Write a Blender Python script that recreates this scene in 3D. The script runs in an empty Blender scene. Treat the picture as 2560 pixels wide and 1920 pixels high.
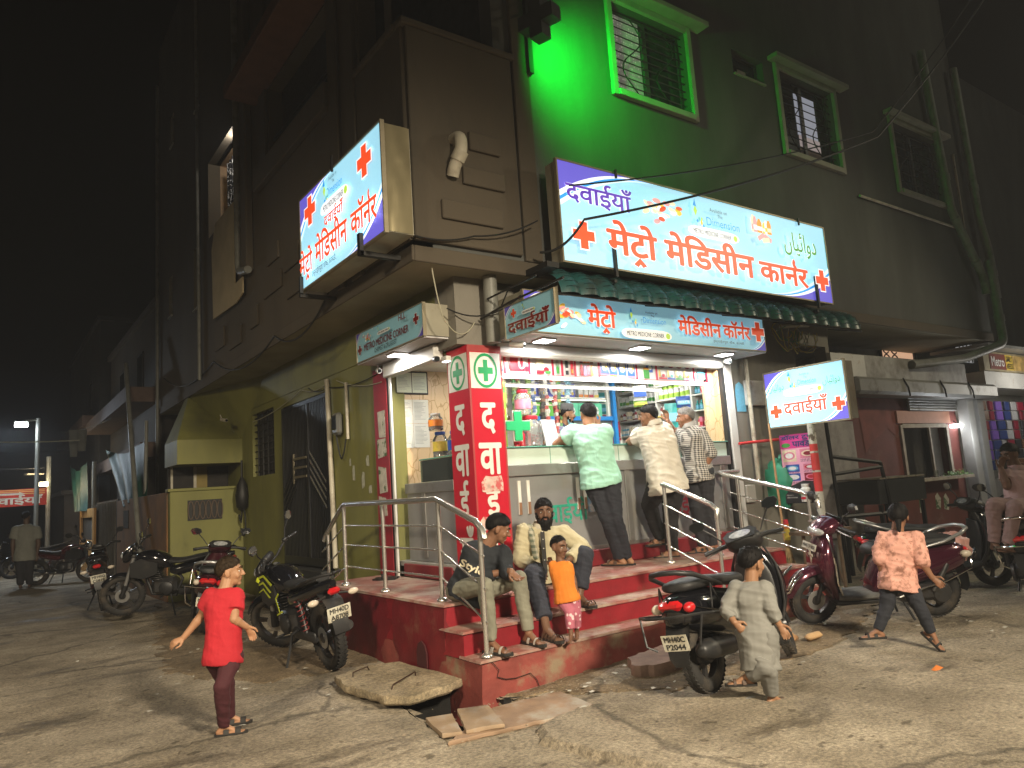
import bpy, bmesh, math, random
from mathutils import Vector, Matrix, Quaternion
R_ = math.radians
rng = random.Random(7)
sc = bpy.context.scene
COL = sc.collection

# ------------------------------------------------------------------ camera
cam = bpy.data.cameras.new('camera'); cam.sensor_width = 36; cam.lens = 36*1852.4/2560
cam.clip_start = 0.05; cam.clip_end = 900
camo = bpy.data.objects.new('camera', cam); COL.objects.link(camo); sc.camera = camo
def _cam():
    y, p, r = R_(54.095), R_(8.035), R_(-3.868)
    f = Vector((math.cos(y)*math.cos(p), math.sin(y)*math.cos(p), math.sin(p)))
    rt = Vector((math.sin(y), -math.cos(y), 0)); up = rt.cross(f)
    r2 = rt*math.cos(r)+up*math.sin(r); u2 = -rt*math.sin(r)+up*math.cos(r)
    m = Matrix((r2, u2, -f)).transposed().to_4x4(); m.translation = (0, 0, 1.6)
    return m
camo.matrix_world = _cam()
# ------------------------------------------------------------------ world, lamps, exposure
w = bpy.data.worlds.new('World'); sc.world = w; w.use_nodes = True
nt = w.node_tree; bg = nt.nodes['Background']
sky = nt.nodes.new('ShaderNodeTexSky'); sky.sky_type = 'NISHITA'; sky.sun_disc = False
sky.sun_elevation = R_(-6.5); sky.sun_rotation = R_(215); sky.altitude = 200
nt.links.new(sky.outputs[0], bg.inputs[0]); bg.inputs[1].default_value = 0.9
sc.view_settings.view_transform = 'Standard'; sc.view_settings.look = 'None'
sc.view_settings.exposure = 0; sc.view_settings.gamma = 1; sc.view_settings.use_curve_mapping = False
cy = sc.cycles
cy.use_denoising = True; cy.max_bounces = 7; cy.diffuse_bounces = 3; cy.glossy_bounces = 4
cy.transmission_bounces = 6; cy.transparent_max_bounces = 12; cy.sample_clamp_indirect = 4
cy.caustics_reflective = False; cy.caustics_refractive = False; cy.use_light_tree = True
def lamp(name, loc, energy, col, size=0.1, kind='POINT', aim=None, sy=None, spot=None, blend=.5):
    l = bpy.data.lights.new(name, kind); l.energy = energy; l.color = col
    if kind == 'AREA':
        l.size = size
        if sy: l.shape = 'RECTANGLE'; l.size_y = sy
    else: l.shadow_soft_size = size
    if kind == 'SPOT': l.spot_size = R_(spot); l.spot_blend = blend
    o = bpy.data.objects.new(name, l); COL.objects.link(o); o.location = loc
    if aim is not None:
        o.rotation_euler = (Vector(aim)-Vector(loc)).to_track_quat('-Z', 'Y').to_euler()
    return o
lamp('street_and_fill_light', (2.2, -4.6, 5.6), 7600, (1, .86, .64), .5, 'SPOT', (2.6, 3.2, 0), spot=78, blend=.8)
lamp('street_and_fill_light', (-5.2, .5, 5.6), 2700, (1, .85, .62), .5, 'SPOT', (-.6, 7.0, 0), spot=84, blend=.8)  # unseen second lamp, added to brighten the ground on the left
lamp('lane_lamp_light', (15.5, -1.5, 7.2), 1300, (1, .88, .62), .4, 'SPOT', (9.0, 4.2, .2), spot=92, blend=.7)
lamp('side_fill_light', (-5.5, 9.5, 5.2), 130, (1, .84, .58), .4, 'SPOT', (3.8, 10.0, 1.2), spot=76, blend=.8)  # weak unseen fill, added so the green side wall is not dark
lamp('corner_lamp_light', (18.5, .2, 10.8), 130, (1, .95, .7), .3)
lamp('far_lamp_light', (.75, 25.2, 4.1), 260, (.75, .87, 1), .12, 'SPOT', (.6, 22, 0), spot=150, blend=.4)

# ------------------------------------------------------------------ materials
MATS = {}
def mat(name, col, rough=.6, metal=0., noise=.12, scale=6., bump=0., bscale=60., emit=0., ecol=None, spec=.5, alpha=1., coat=0., trans=0., dirt=None, dscale=1.2, dlo=.45, dhi=.65, stretch=None, sheen=0.):
    """procedural material: base colour with noise variation, optional dirt patches and bump"""
    if name in MATS: return MATS[name]
    m = bpy.data.materials.new(name); m.use_nodes = True
    t = m.node_tree; b = t.nodes['Principled BSDF']; L = t.links.new
    b.inputs['Roughness'].default_value = rough; b.inputs['Metallic'].default_value = metal
    b.inputs['Specular IOR Level'].default_value = spec
    if coat: b.inputs['Coat Weight'].default_value = coat; b.inputs['Coat Roughness'].default_value = .08
    if trans: b.inputs['Transmission Weight'].default_value = trans; b.inputs['IOR'].default_value = 1.45
    if sheen: b.inputs['Sheen Weight'].default_value = sheen
    if alpha < 1: b.inputs['Alpha'].default_value = alpha
    c4 = (*col, 1)
    co = t.nodes.new('ShaderNodeTexCoord')
    src = co.outputs['Object']
    if stretch:
        mp = t.nodes.new('ShaderNodeMapping'); mp.inputs['Scale'].default_value = stretch
        L(src, mp.inputs[0]); src = mp.outputs[0]
    out = None
    if noise > 0:
        n = t.nodes.new('ShaderNodeTexNoise'); n.inputs['Scale'].default_value = scale; n.inputs['Detail'].default_value = 5
        L(src, n.inputs['Vector'])
        r = t.nodes.new('ShaderNodeValToRGB')
        r.color_ramp.elements[0].position = .3; r.color_ramp.elements[1].position = .7
        r.color_ramp.elements[0].color = tuple(max(0, c*(1-noise)) for c in col)+(1,)
        r.color_ramp.elements[1].color = tuple(min(1, c*(1+noise)) for c in col)+(1,)
        L(n.outputs['Fac'], r.inputs[0]); out = r.outputs[0]
    if dirt is not None:
        n2 = t.nodes.new('ShaderNodeTexNoise'); n2.inputs['Scale'].default_value = dscale; n2.inputs['Detail'].default_value = 8; n2.inputs['Roughness'].default_value = .65
        L(src, n2.inputs['Vector'])
        r2 = t.nodes.new('ShaderNodeMapRange'); r2.inputs[1].default_value = dlo; r2.inputs[2].default_value = dhi
        L(n2.outputs['Fac'], r2.inputs[0])
        mx = t.nodes.new('ShaderNodeMix'); mx.data_type = 'RGBA'
        if out: L(out, mx.inputs[6])
        else: mx.inputs[6].default_value = c4
        mx.inputs[7].default_value = (*dirt, 1); L(r2.outputs[0], mx.inputs[0]); out = mx.outputs[2]
    if out: L(out, b.inputs['Base Color'])
    else: b.inputs['Base Color'].default_value = c4
    if bump:
        nb = t.nodes.new('ShaderNodeTexNoise'); nb.inputs['Scale'].default_value = bscale; nb.inputs['Detail'].default_value = 6
        L(src, nb.inputs['Vector']); bp = t.nodes.new('ShaderNodeBump'); bp.inputs['Strength'].default_value = bump; bp.inputs['Distance'].default_value = .01
        L(nb.outputs['Fac'], bp.inputs['Height']); L(bp.outputs[0], b.inputs['Normal'])
    if emit:
        b.inputs['Emission Strength'].default_value = emit
        if ecol is None and out: L(out, b.inputs['Emission Color'])
        else: b.inputs['Emission Color'].default_value = (*(ecol or col), 1)
    MATS[name] = m
    return m
def wave_mat(name, c1, c2, scale, axis='Z', rough=.8, kind='BANDS', sharp=(.45, .55), checker=False, thr=.5):
    """cloth with woven stripes or checks"""
    if name in MATS: return MATS[name]
    m = bpy.data.materials.new(name); m.use_nodes = True; t = m.node_tree; b = t.nodes['Principled BSDF']; L = t.links.new
    b.inputs['Roughness'].default_value = rough
    co = t.nodes.new('ShaderNodeTexCoord')
    def band(ax):
        wv = t.nodes.new('ShaderNodeTexWave'); wv.wave_type = 'BANDS'; wv.bands_direction = ax
        wv.inputs['Scale'].default_value = scale; wv.inputs['Distortion'].default_value = 0; wv.inputs['Detail Scale'].default_value = 1.
        L(co.outputs['Object'], wv.inputs[0])
        r = t.nodes.new('ShaderNodeMapRange'); r.inputs[1].default_value = sharp[0]; r.inputs[2].default_value = sharp[1]
        L(wv.outputs['Fac'], r.inputs[0]); return r.outputs[0]
    f = band(axis)
    if checker:
        f2 = band('X' if axis == 'Z' else 'Z')
        mu = t.nodes.new('ShaderNodeMath'); mu.operation = 'ADD'; L(f, mu.inputs[0]); L(f2, mu.inputs[1]); mv = t.nodes.new('ShaderNodeMath'); mv.operation = 'MULTIPLY'; mv.inputs[1].default_value = .5; L(mu.outputs[0], mv.inputs[0]); f = mv.outputs[0]
    mx = t.nodes.new('ShaderNodeMix'); mx.data_type = 'RGBA'; mx.inputs[6].default_value = (*c1, 1); mx.inputs[7].default_value = (*c2, 1)
    L(f, mx.inputs[0]); L(mx.outputs[2], b.inputs['Base Color'])
    MATS[name] = m
    return m
def glow(name, col, s):
    return mat(name, col, .5, noise=0, emit=s)

# ------------------------------------------------------------------ mesh builder
class MB:
    def __init__(s): s.v = []; s.f = []; s.smooth = False
    def add(s, vs, fs):
        o = len(s.v); s.v += [tuple(v) for v in vs]; s.f += [tuple(i+o for i in f) for f in fs]; return s
    def box(s, c, d, rz=0., m=None, bev=0.):
        x, y, z = (k/2 for k in d)
        if bev > 0:
            return s.bbox(c, d, bev, rz, m)
        vs = [Vector((sx*x, sy*y, sz*z)) for sz in (-1, 1) for sx, sy in ((-1, -1), (1, -1), (1, 1), (-1, 1))]
        fs = [(3, 2, 1, 0), (4, 5, 6, 7), (0, 1, 5, 4), (1, 2, 6, 5), (2, 3, 7, 6), (3, 0, 4, 7)]
        return s._put(vs, fs, c, rz, m)
    def bbox(s, c, d, b, rz=0., m=None):
        x, y, z = (k/2 for k in d); b = min(b, x*.95, y*.95, z*.95)
        vs = []; 
        def ring(xx, yy, zz, bb):
            return [Vector(p) for p in ((-xx+bb, -yy, zz), (xx-bb, -yy, zz), (xx, -yy+bb, zz), (xx, yy-bb, zz), (xx-bb, yy, zz), (-xx+bb, yy, zz), (-xx, yy-bb, zz), (-xx, -yy+bb, zz))]
        vs += ring(x-b, y-b, -z, b*.3)+ring(x, y, -z+b, b)+ring(x, y, z-b, b)+ring(x-b, y-b, z, b*.3)
        fs = [tuple(range(7, -1, -1)), tuple(range(24, 32))]
        for k in range(3):
            for i in range(8):
                j = (i+1) % 8; fs.append((k*8+i, k*8+j, k*8+8+j, k*8+8+i))
        return s._put(vs, fs, c, rz, m)
    def _put(s, vs, fs, c, rz, m):
        q = Matrix.Rotation(rz, 3, 'Z') if rz else None
        if m is not None: q = m if q is None else m @ q
        c = Vector(c)
        return s.add([(q @ v if q is not None else v)+c for v in vs], fs)
    def bx(s, x0, x1, y0, y1, z0, z1, bev=0.):
        return s.box(((x0+x1)/2, (y0+y1)/2, (z0+z1)/2), (abs(x1-x0), abs(y1-y0), abs(z1-z0)), bev=bev)
    def quad(s, a, b, c, d): return s.add([a, b, c, d], [(0, 1, 2, 3)])
    def poly(s, pts): return s.add(pts, [tuple(range(len(pts)))])
    def tube(s, pts, r, n=8, cap=True, closed=False):
        pts = [Vector(p) for p in pts]; k = len(pts)
        rs = r if isinstance(r, (list, tuple)) else [r]*k
        vs = []; prev = None
        for i, p in enumerate(pts):
            if closed: t = pts[(i+1) % k]-pts[i-1]
            else: t = (pts[min(i+1, k-1)]-pts[max(i-1, 0)])
            if t.length < 1e-9: t = Vector((0, 0, 1))
            t.normalize()
            if prev is None:
                a = Vector((0, 0, 1)) if abs(t.z) < .9 else Vector((1, 0, 0))
                u = t.cross(a).normalized()
            else:
                u = prev-t*prev.dot(t)
                if u.length < 1e-6: u = t.orthogonal()
                u.normalize()
            prev = u; v = t.cross(u)
            for j in range(n):
                a = 2*math.pi*j/n; vs.append(p+(u*math.cos(a)+v*math.sin(a))*rs[i])
        fs = []
        for i in range(k if closed else k-1):
            i2 = (i+1) % k
            for j in range(n):
                j2 = (j+1) % n; fs.append((i*n+j, i*n+j2, i2*n+j2, i2*n+j))
        if cap and not closed: fs += [tuple(range(n-1, -1, -1)), tuple((k-1)*n+j for j in range(n))]
        return s.add(vs, fs)
    def loft(s, rings, cap=True, closed=True):
        n = len(rings[0]); vs = [p for r in rings for p in r]; fs = []
        for i in range(len(rings)-1):
            for j in range(n if closed else n-1):
                j2 = (j+1) % n; fs.append((i*n+j, i*n+j2, (i+1)*n+j2, (i+1)*n+j))
        if cap and closed: fs += [tuple(range(n-1, -1, -1)), tuple((len(rings)-1)*n+j for j in range(n))]
        return s.add(vs, fs)
    def lathe(s, prof, c=(0, 0, 0), axis=(0, 0, 1), n=20, cap=True):
        """prof: (radius, distance along axis)"""
        ax = Vector(axis).normalized(); u = ax.orthogonal().normalized(); v = ax.cross(u); c = Vector(c)
        rings = [[c+ax*h+(u*math.cos(2*math.pi*j/n)+v*math.sin(2*math.pi*j/n))*max(r, 1e-4) for j in range(n)] for r, h in prof]
        return s.loft(rings, cap)
    def torus(s, c, Rr, r, axis=(0, 1, 0), n=32, k=8, sq=1.):
        ax = Vector(axis).normalized(); u = ax.orthogonal().normalized(); v = ax.cross(u); c = Vector(c); vs = []; fs = []
        for i in range(n):
            a = 2*math.pi*i/n; d = u*math.cos(a)+v*math.sin(a)
            for j in range(k):
                b = 2*math.pi*j/k; vs.append(c+d*(Rr+r*math.cos(b))+ax*(r*sq*math.sin(b)))
        for i in range(n):
            for j in range(k):
                fs.append((i*k+j, ((i+1) % n)*k+j, ((i+1) % n)*k+(j+1) % k, i*k+(j+1) % k))
        return s.add(vs, fs)
    def prism(s, poly, o, u, v, th):
        """polygon (a,b) in plane o + a*u + b*v, extruded th along u x v"""
        o, u, v = Vector(o), Vector(u), Vector(v); w_ = u.cross(v).normalized()*th; n = len(poly)
        vs = [o+u*a+v*b for a, b in poly]+[o+u*a+v*b+w_ for a, b in poly]
        fs = [tuple(range(n-1, -1, -1)), tuple(range(n, 2*n))]+[(i, (i+1) % n, n+(i+1) % n, n+i) for i in range(n)]
        return s.add(vs, fs)
    def ball(s, c, r, n=10, k=7):
        rx, ry, rz = r if isinstance(r, (tuple, list)) else (r, r, r); c = Vector(c)
        vs = [c+Vector((0, 0, -rz))]; 
        for i in range(1, k):
            a = -math.pi/2+math.pi*i/k
            for j in range(n):
                b = 2*math.pi*j/n; vs.append(c+Vector((rx*math.cos(a)*math.cos(b), ry*math.cos(a)*math.sin(b), rz*math.sin(a))))
        vs.append(c+Vector((0, 0, rz))); fs = []
        for j in range(n): fs.append((0, 1+(j+1) % n, 1+j)); fs.append((len(vs)-1, 1+(k-2)*n+j, 1+(k-2)*n+(j+1) % n))
        for i in range(k-2):
            for j in range(n): fs.append((1+i*n+j, 1+i*n+(j+1) % n, 1+(i+1)*n+(j+1) % n, 1+(i+1)*n+j))
        return s.add(vs, fs)
    def xf(s, m):
        s.v = [tuple(m @ Vector(p)) for p in s.v]; return s
    def mesh(s, name):
        me = bpy.data.meshes.new(name); me.from_pydata(s.v, [], s.f); me.update(); return me
    def build(s, name, m, parent=None, smooth=None, fix=True, loc=None):
        me = s.mesh(name)
        if fix:
            b = bmesh.new(); b.from_mesh(me); bmesh.ops.recalc_face_normals(b, faces=b.faces); b.to_mesh(me); b.free()
        if smooth is not None:
            me.shade_smooth() if hasattr(me, 'shade_smooth') else None
            me.set_sharp_from_angle(angle=R_(smooth))
        me.materials.append(m)
        o = bpy.data.objects.new(name, me); COL.objects.link(o)
        if loc is not None: o.location = loc
        if parent: o.parent = parent
        return o
def tag(o, label=None, cat=None, group=None, kind=None):
    if label: o['label'] = label
    if cat: o['category'] = cat
    if group: o['group'] = group
    if kind: o['kind'] = kind
    return o
def thing(name, label, cat, loc=(0, 0, 0), rz=0., group=None):
    o = bpy.data.objects.new(name, None); COL.objects.link(o); o.empty_display_size = .1
    o.location = loc; o.rotation_euler = (0, 0, rz)
    return tag(o, label, cat, group)
KIDS = {}
def copy_tree(o, loc=None, rz=None, label=None, group=None):
    def rec(x, par):
        c = x.copy(); COL.objects.link(c)
        if par is not None: c.parent = par
        for ch in x.children: rec(ch, c)
        return c
    r = rec(o, None)
    if loc is not None: r.location = loc
    if rz is not None: r.rotation_euler = (0, 0, rz)
    if label: r['label'] = label
    if group: r['group'] = group
    return r
def inst(src, loc, rz=0., parent=None, label=None, scale=None, rot=None):
    c = src.copy(); COL.objects.link(c); c.location = loc; c.rotation_euler = rot if rot else (0, 0, rz)
    if parent: c.parent = parent
    if scale: c.scale = scale
    if label: c['label'] = label
    return c
def evalmesh(o, name):
    """bake modifiers of a temporary object into a plain mesh and remove the temporary"""
    dg = bpy.context.evaluated_depsgraph_get(); dg.update()
    me = bpy.data.meshes.new_from_object(o.evaluated_get(dg)); me.name = name
    d = o.data; bpy.data.objects.remove(o)
    return me

# ------------------------------------------------------------------ lettering
_TW = {}
def text_mesh(body, offset=0., res=3, extrude=0.):
    c = bpy.data.curves.new('lettering', 'FONT'); c.body = body; c.offset = offset; c.resolution_u = res; c.extrude = extrude
    o = bpy.data.objects.new('lettering', c); COL.objects.link(o)
    dg = bpy.context.evaluated_depsgraph_get(); dg.update()
    me = bpy.data.meshes.new_from_object(o.evaluated_get(dg)); bpy.data.objects.remove(o); bpy.data.curves.remove(c)
    return me
def text_mb(body, offset=0., marks=True):
    """flat lettering in the xy plane, each letter a hair in front of the one before; caret below a letter written ^, hook above written ~"""
    plain = body.replace('^', '').replace('~', '')
    me = text_mesh(plain, 0.)
    mb = MB()
    b = bmesh.new(); b.from_mesh(me); b.verts.ensure_lookup_table()
    seen = set(); k = 0; pos = {}
    for v in b.verts:
        if v.index in seen: continue
        st = [v]; isl = []; seen.add(v.index)
        while st:
            q = st.pop(); isl.append(q)
            for e in q.link_edges:
                o = e.other_vert(q)
                if o.index not in seen: seen.add(o.index); st.append(o)
        for q in isl: pos[q.index] = (q.co.x, q.co.y, (k % 4)*.00015)
        k += 1
    mb.v = [pos[i] for i in range(len(b.verts))]
    mb.f = [tuple(v.index for v in f.verts) for f in b.faces]
    b.free(); bpy.data.meshes.remove(me)
    if offset > 0:
        v0, f0 = list(mb.v), list(mb.f)
        for q in range(8):
            a = math.pi*q/4; mb.add([(x+offset*math.cos(a), y+offset*math.sin(a)*.8, z+.00004*(q+1)) for x, y, z in v0], f0)
    if marks:
        for mk in '^~':
            start = 0
            while True:
                i = body.find(mk, start)
                if i < 0: break
                start = i+1
                pre = body[:i].replace('^', '').replace('~', '')
                x1 = text_width(pre); x0 = text_width(pre[:-1]) if len(pre) > 1 else 0.
                xc = (x0+x1)/2
                t = .07+offset
                if mk == '^':
                    y = -.02
                    for sx in (-1, 1):
                        mb.add([(xc, y, .0008), (xc+sx*.19, y-.2, .0008), (xc+sx*.19-sx*t*1.2, y-.2-t*.6, .0008), (xc, y-t*1.8, .0008)], [(0, 1, 2, 3) if sx < 0 else (3, 2, 1, 0)])
                else:
                    pts = [Vector((x1-.07-.02*k_, .63, 0)) for k_ in (0,)]
                    arc = []
                    cx, cyy, rr = x1-.02, .79, .115
                    for a in range(-90, 61, 15):
                        arc.append((cx-rr*math.cos(R_(a))*.95, cyy+rr*math.sin(R_(a))*1.25))
                    ring = []
                    for q, (ax_, ay) in enumerate(arc):
                        w_ = t*.62
                        nx, ny = (ax_-cx), (ay-cyy); ln = math.hypot(nx, ny) or 1
                        ring.append(((ax_+nx/ln*w_, ay+ny/ln*w_, .0009), (ax_-nx/ln*w_, ay-ny/ln*w_, .0009)))
                    for q in range(len(ring)-1):
                        mb.add([ring[q][0], ring[q][1], ring[q+1][1], ring[q+1][0]], [(0, 1, 2, 3)])
    return mb
def text_width(s):
    if s not in _TW:
        if not s: _TW[s] = 0.
        else:
            me = text_mesh(s+'|', 0.); a = max(v.co.x for v in me.vertices); bpy.data.meshes.remove(me)
            me = text_mesh('|', 0.); c = max(v.co.x for v in me.vertices); bpy.data.meshes.remove(me)
            _TW[s] = a-c
    return _TW[s]
def lettering(body, o, u, v, m, parent, height=None, width=None, off=0., center=False, name='lettering', lift=.003, label=None, box=None):
    """lay lettering on a surface: o = lower-left corner of the writing's box, u/v unit vectors of the surface; fits to width x height"""
    mb = text_mb(body, off)
    if not mb.v: return None
    xs = [p[0] for p in mb.v]; ys = [p[1] for p in mb.v]
    x0, x1, y0, y1 = min(xs), max(xs), min(ys), max(ys)
    sx = width/(x1-x0) if width else None; sy = height/(y1-y0) if height else None
    if sx is None: sx = sy
    if sy is None: sy = sx
    u, v, o = Vector(u), Vector(v), Vector(o); n = u.cross(v)
    if center: o = o-u*(x1-x0)*sx/2
    k = min(sx, sy)
    mb.v = [tuple(o+u*(p[0]-x0)*sx+v*(p[1]-y0)*sy+n*(lift+p[2])) for p in mb.v]
    ob = mb.build(name, m, parent, fix=False)
    if label: ob['label'] = label
    return ob
# ================================================================== ground
def gmat(name, c1, c2, wet, sc1=1.0):
    m = bpy.data.materials.new(name); m.use_nodes = True; t = m.node_tree; b = t.nodes['Principled BSDF']; L = t.links.new
    co = t.nodes.new('ShaderNodeTexCoord')
    def noise(s, d=8, r=.6):
        n = t.nodes.new('ShaderNodeTexNoise'); n.inputs['Scale'].default_value = s; n.inputs['Detail'].default_value = d; n.inputs['Roughness'].default_value = r
        L(co.outputs['Object'], n.inputs['Vector']); return n.outputs['Fac']
    def ramp(f, a, c, lo, hi):
        r = t.nodes.new('ShaderNodeValToRGB'); r.color_ramp.elements[0].position = lo; r.color_ramp.elements[1].position = hi
        r.color_ramp.elements[0].color = (*a, 1); r.color_ramp.elements[1].color = (*c, 1); L(f, r.inputs[0]); return r.outputs[0]
    def mix(f, a, c, bt='MIX'):
        x = t.nodes.new('ShaderNodeMix'); x.data_type = 'RGBA'; x.blend_type = bt
        if isinstance(f, float): x.inputs[0].default_value = f
        else: L(f, x.inputs[0])
        for s, k in ((a, 6), (c, 7)):
            if isinstance(s, tuple): x.inputs[k].default_value = (*s, 1)
            else: L(s, x.inputs[k])
        return x.outputs[2]
    base = ramp(noise(.55*sc1, 9, .62), c1, c2, .38, .62)
    grain = ramp(noise(38, 4, .7), (.55, .55, .55), (1.25, 1.22, 1.15), .35, .65)
    fine = ramp(noise(160, 3, .7), (.75, .75, .75), (1.2, 1.2, 1.2), .35, .65)
    c = mix(1., base, grain, 'MULTIPLY'); c = mix(1., c, fine, 'MULTIPLY')
    mp = t.nodes.new('ShaderNodeMapping'); mp.inputs['Scale'].default_value = (.5, 1.5, 1); mp.inputs['Rotation'].default_value = (0, 0, R_(-36)); L(co.outputs['Object'], mp.inputs[0])
    n3 = t.nodes.new('ShaderNodeTexNoise'); n3.inputs['Scale'].default_value = 1.1; n3.inputs['Detail'].default_value = 9; n3.inputs['Roughness'].default_value = .7; L(mp.outputs[0], n3.inputs['Vector'])
    st = t.nodes.new('ShaderNodeMapRange'); st.inputs[1].default_value = .55; st.inputs[2].default_value = .66; L(n3.outputs['Fac'], st.inputs[0])
    vo = t.nodes.new('ShaderNodeTexVoronoi'); vo.feature = 'DISTANCE_TO_EDGE'; vo.inputs['Scale'].default_value = .42; vo.inputs['Randomness'].default_value = 1
    wv = t.nodes.new('ShaderNodeMix'); wv.data_type = 'VECTOR'; wv.inputs[0].default_value = .3; nn = t.nodes.new('ShaderNodeTexNoise'); nn.inputs['Scale'].default_value = 2.5; nn.inputs['Detail'].default_value = 6; L(co.outputs['Object'], nn.inputs['Vector']); L(co.outputs['Object'], wv.inputs[4]); L(nn.outputs['Color'], wv.inputs[5]); L(wv.outputs[1], vo.inputs['Vector'])
    cr_ = t.nodes.new('ShaderNodeMapRange'); cr_.inputs[1].default_value = .002; cr_.inputs[2].default_value = .012; cr_.inputs[3].default_value = .5; cr_.inputs[4].default_value = 1; L(vo.outputs['Distance'], cr_.inputs[0])
    cm = t.nodes.new('ShaderNodeMapRange'); cm.inputs[1].default_value = .5; cm.inputs[2].default_value = .6; L(noise(.8, 4, .6), cm.inputs[0]); cx_ = t.nodes.new('ShaderNodeMath'); cx_.operation = 'MAXIMUM'; L(cm.outputs[0], cx_.inputs[0]); L(cr_.outputs[0], cx_.inputs[1])
    c = mix(1., c, cx_.outputs[0], 'MULTIPLY')
    wear = ramp(noise(1.7, 10, .72), (.72, .7, .66), (1.22, 1.2, 1.18), .36, .62); c = mix(1., c, wear, 'MULTIPLY')
    spots = ramp(noise(9, 3, .5), (1, 1, 1), (.5, .48, .45), .64, .7); c = mix(1., c, spots, 'MULTIPLY')
    # bare earth and oil stains are kept to a broad band along the kerb by their own noise
    c = mix(st.outputs[0], c, mix(1., c, wet, 'MULTIPLY'))
    L(c, b.inputs['Base Color'])
    rg = t.nodes.new('ShaderNodeMapRange'); rg.inputs[3].default_value = .92; rg.inputs[4].default_value = .55; L(st.outputs[0], rg.inputs[0]); L(rg.outputs[0], b.inputs['Roughness'])
    h = t.nodes.new('ShaderNodeMath'); h.operation = 'ADD'; L(noise(26, 6, .7), h.inputs[0])
    h2 = t.nodes.new('ShaderNodeMath'); h2.operation = 'MULTIPLY'; h2.inputs[1].default_value = .6; L(noise(95, 4, .7), h2.inputs[0]); L(h2.outputs[0], h.inputs[1])
    bp = t.nodes.new('ShaderNodeBump'); bp.inputs['Strength'].default_value = .75; bp.inputs['Distance'].default_value = .022; L(h.outputs[0], bp.inputs['Height']); L(bp.outputs[0], b.inputs['Normal'])
    MATS[name] = m; return m
m_ground = gmat('street_surface', (.25, .215, .165), (.42, .37, .295), (.36, .34, .31))
m_dirt = gmat('kerb_dirt', (.16, .12, .075), (.26, .2, .13), (.5, .48, .45), 2.)
m_conc = gmat('cast_concrete', (.3, .25, .17), (.4, .335, .235), (.6, .57, .5), 2.)
import mathutils.noise as MN
def gh(x, y):
    h = .016*MN.noise(Vector((x*.9, y*.9, 0)))+.008*MN.noise(Vector((x*2.7, y*2.7, 3)))
    # the street rises a little to the kerb beside the steps and beside the green wall
    a = max(0., min(1., (x-1.9)/1.2))*max(0., min(1., (y-6.2)/1.))
    h += .05*a
    d = max(0., 1-abs(y-4.75)/.45)*max(0., min(1., (x-3.4)/.5))*max(0., min(1, (9.5-x)/1.))
    h += d*(.03+.05*max(0, MN.noise(Vector((x*3, y*3, 7)))))
    return h
def inpoly(x, y, P):
    c = False; j = len(P)-1
    for i in range(len(P)):
        if (P[i][1] > y) != (P[j][1] > y) and x < (P[j][0]-P[i][0])*(y-P[i][1])/(P[j][1]-P[i][1])+P[i][0]: c = not c
        j = i
    return c
HOLE = [(2.55, 4.45), (2.75, 5.5), (3.33, 5.52), (3.33, 5.02), (3.72, 4.74), (3.62, 4.36)]
def axis(lo, a, b, hi, st, g):
    out = [a]; 
    while out[-1] < b: out.append(out[-1]+st)
    s = st; 
    while out[-1] < hi: s *= g; out.append(out[-1]+s)
    s = st; left = [a]
    while left[-1] > lo: s *= g; left.append(left[-1]-s)
    return left[:0:-1]+out
gx = axis(-60, -.2, 9.6, 120, .075, 1.16); gy = axis(-40, 1.2, 9.4, 140, .075, 1.16)
def inset(P, d):
    cx = sum(p[0] for p in P)/len(P); cy_ = sum(p[1] for p in P)/len(P)
    return P
b = MB(); idx = {}
for j, y in enumerate(gy):
    for i, x in enumerate(gx):
        idx[i, j] = len(b.v); b.v.append((x, y, gh(x, y)))
for j in range(len(gy)-1):
    for i in range(len(gx)-1):
        xc, yc = (gx[i]+gx[i+1])/2, (gy[j]+gy[j+1])/2
        if inpoly(xc, yc, HOLE): continue
        b.f.append((idx[i, j], idx[i+1, j], idx[i+1, j+1], idx[i, j+1]))
gobj = tag(b.build('ground', m_ground, smooth=60, fix=False), kind='structure')
# the open drain under the slabs
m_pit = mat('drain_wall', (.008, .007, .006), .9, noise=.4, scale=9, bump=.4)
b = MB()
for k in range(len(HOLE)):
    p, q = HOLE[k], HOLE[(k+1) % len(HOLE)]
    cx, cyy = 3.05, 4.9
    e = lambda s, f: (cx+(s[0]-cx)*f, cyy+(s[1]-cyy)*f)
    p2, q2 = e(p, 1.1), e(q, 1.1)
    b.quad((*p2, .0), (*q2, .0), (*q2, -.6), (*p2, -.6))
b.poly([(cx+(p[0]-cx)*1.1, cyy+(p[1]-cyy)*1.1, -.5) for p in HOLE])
tag(b.build('drain_channel', m_pit), kind='structure')
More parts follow.
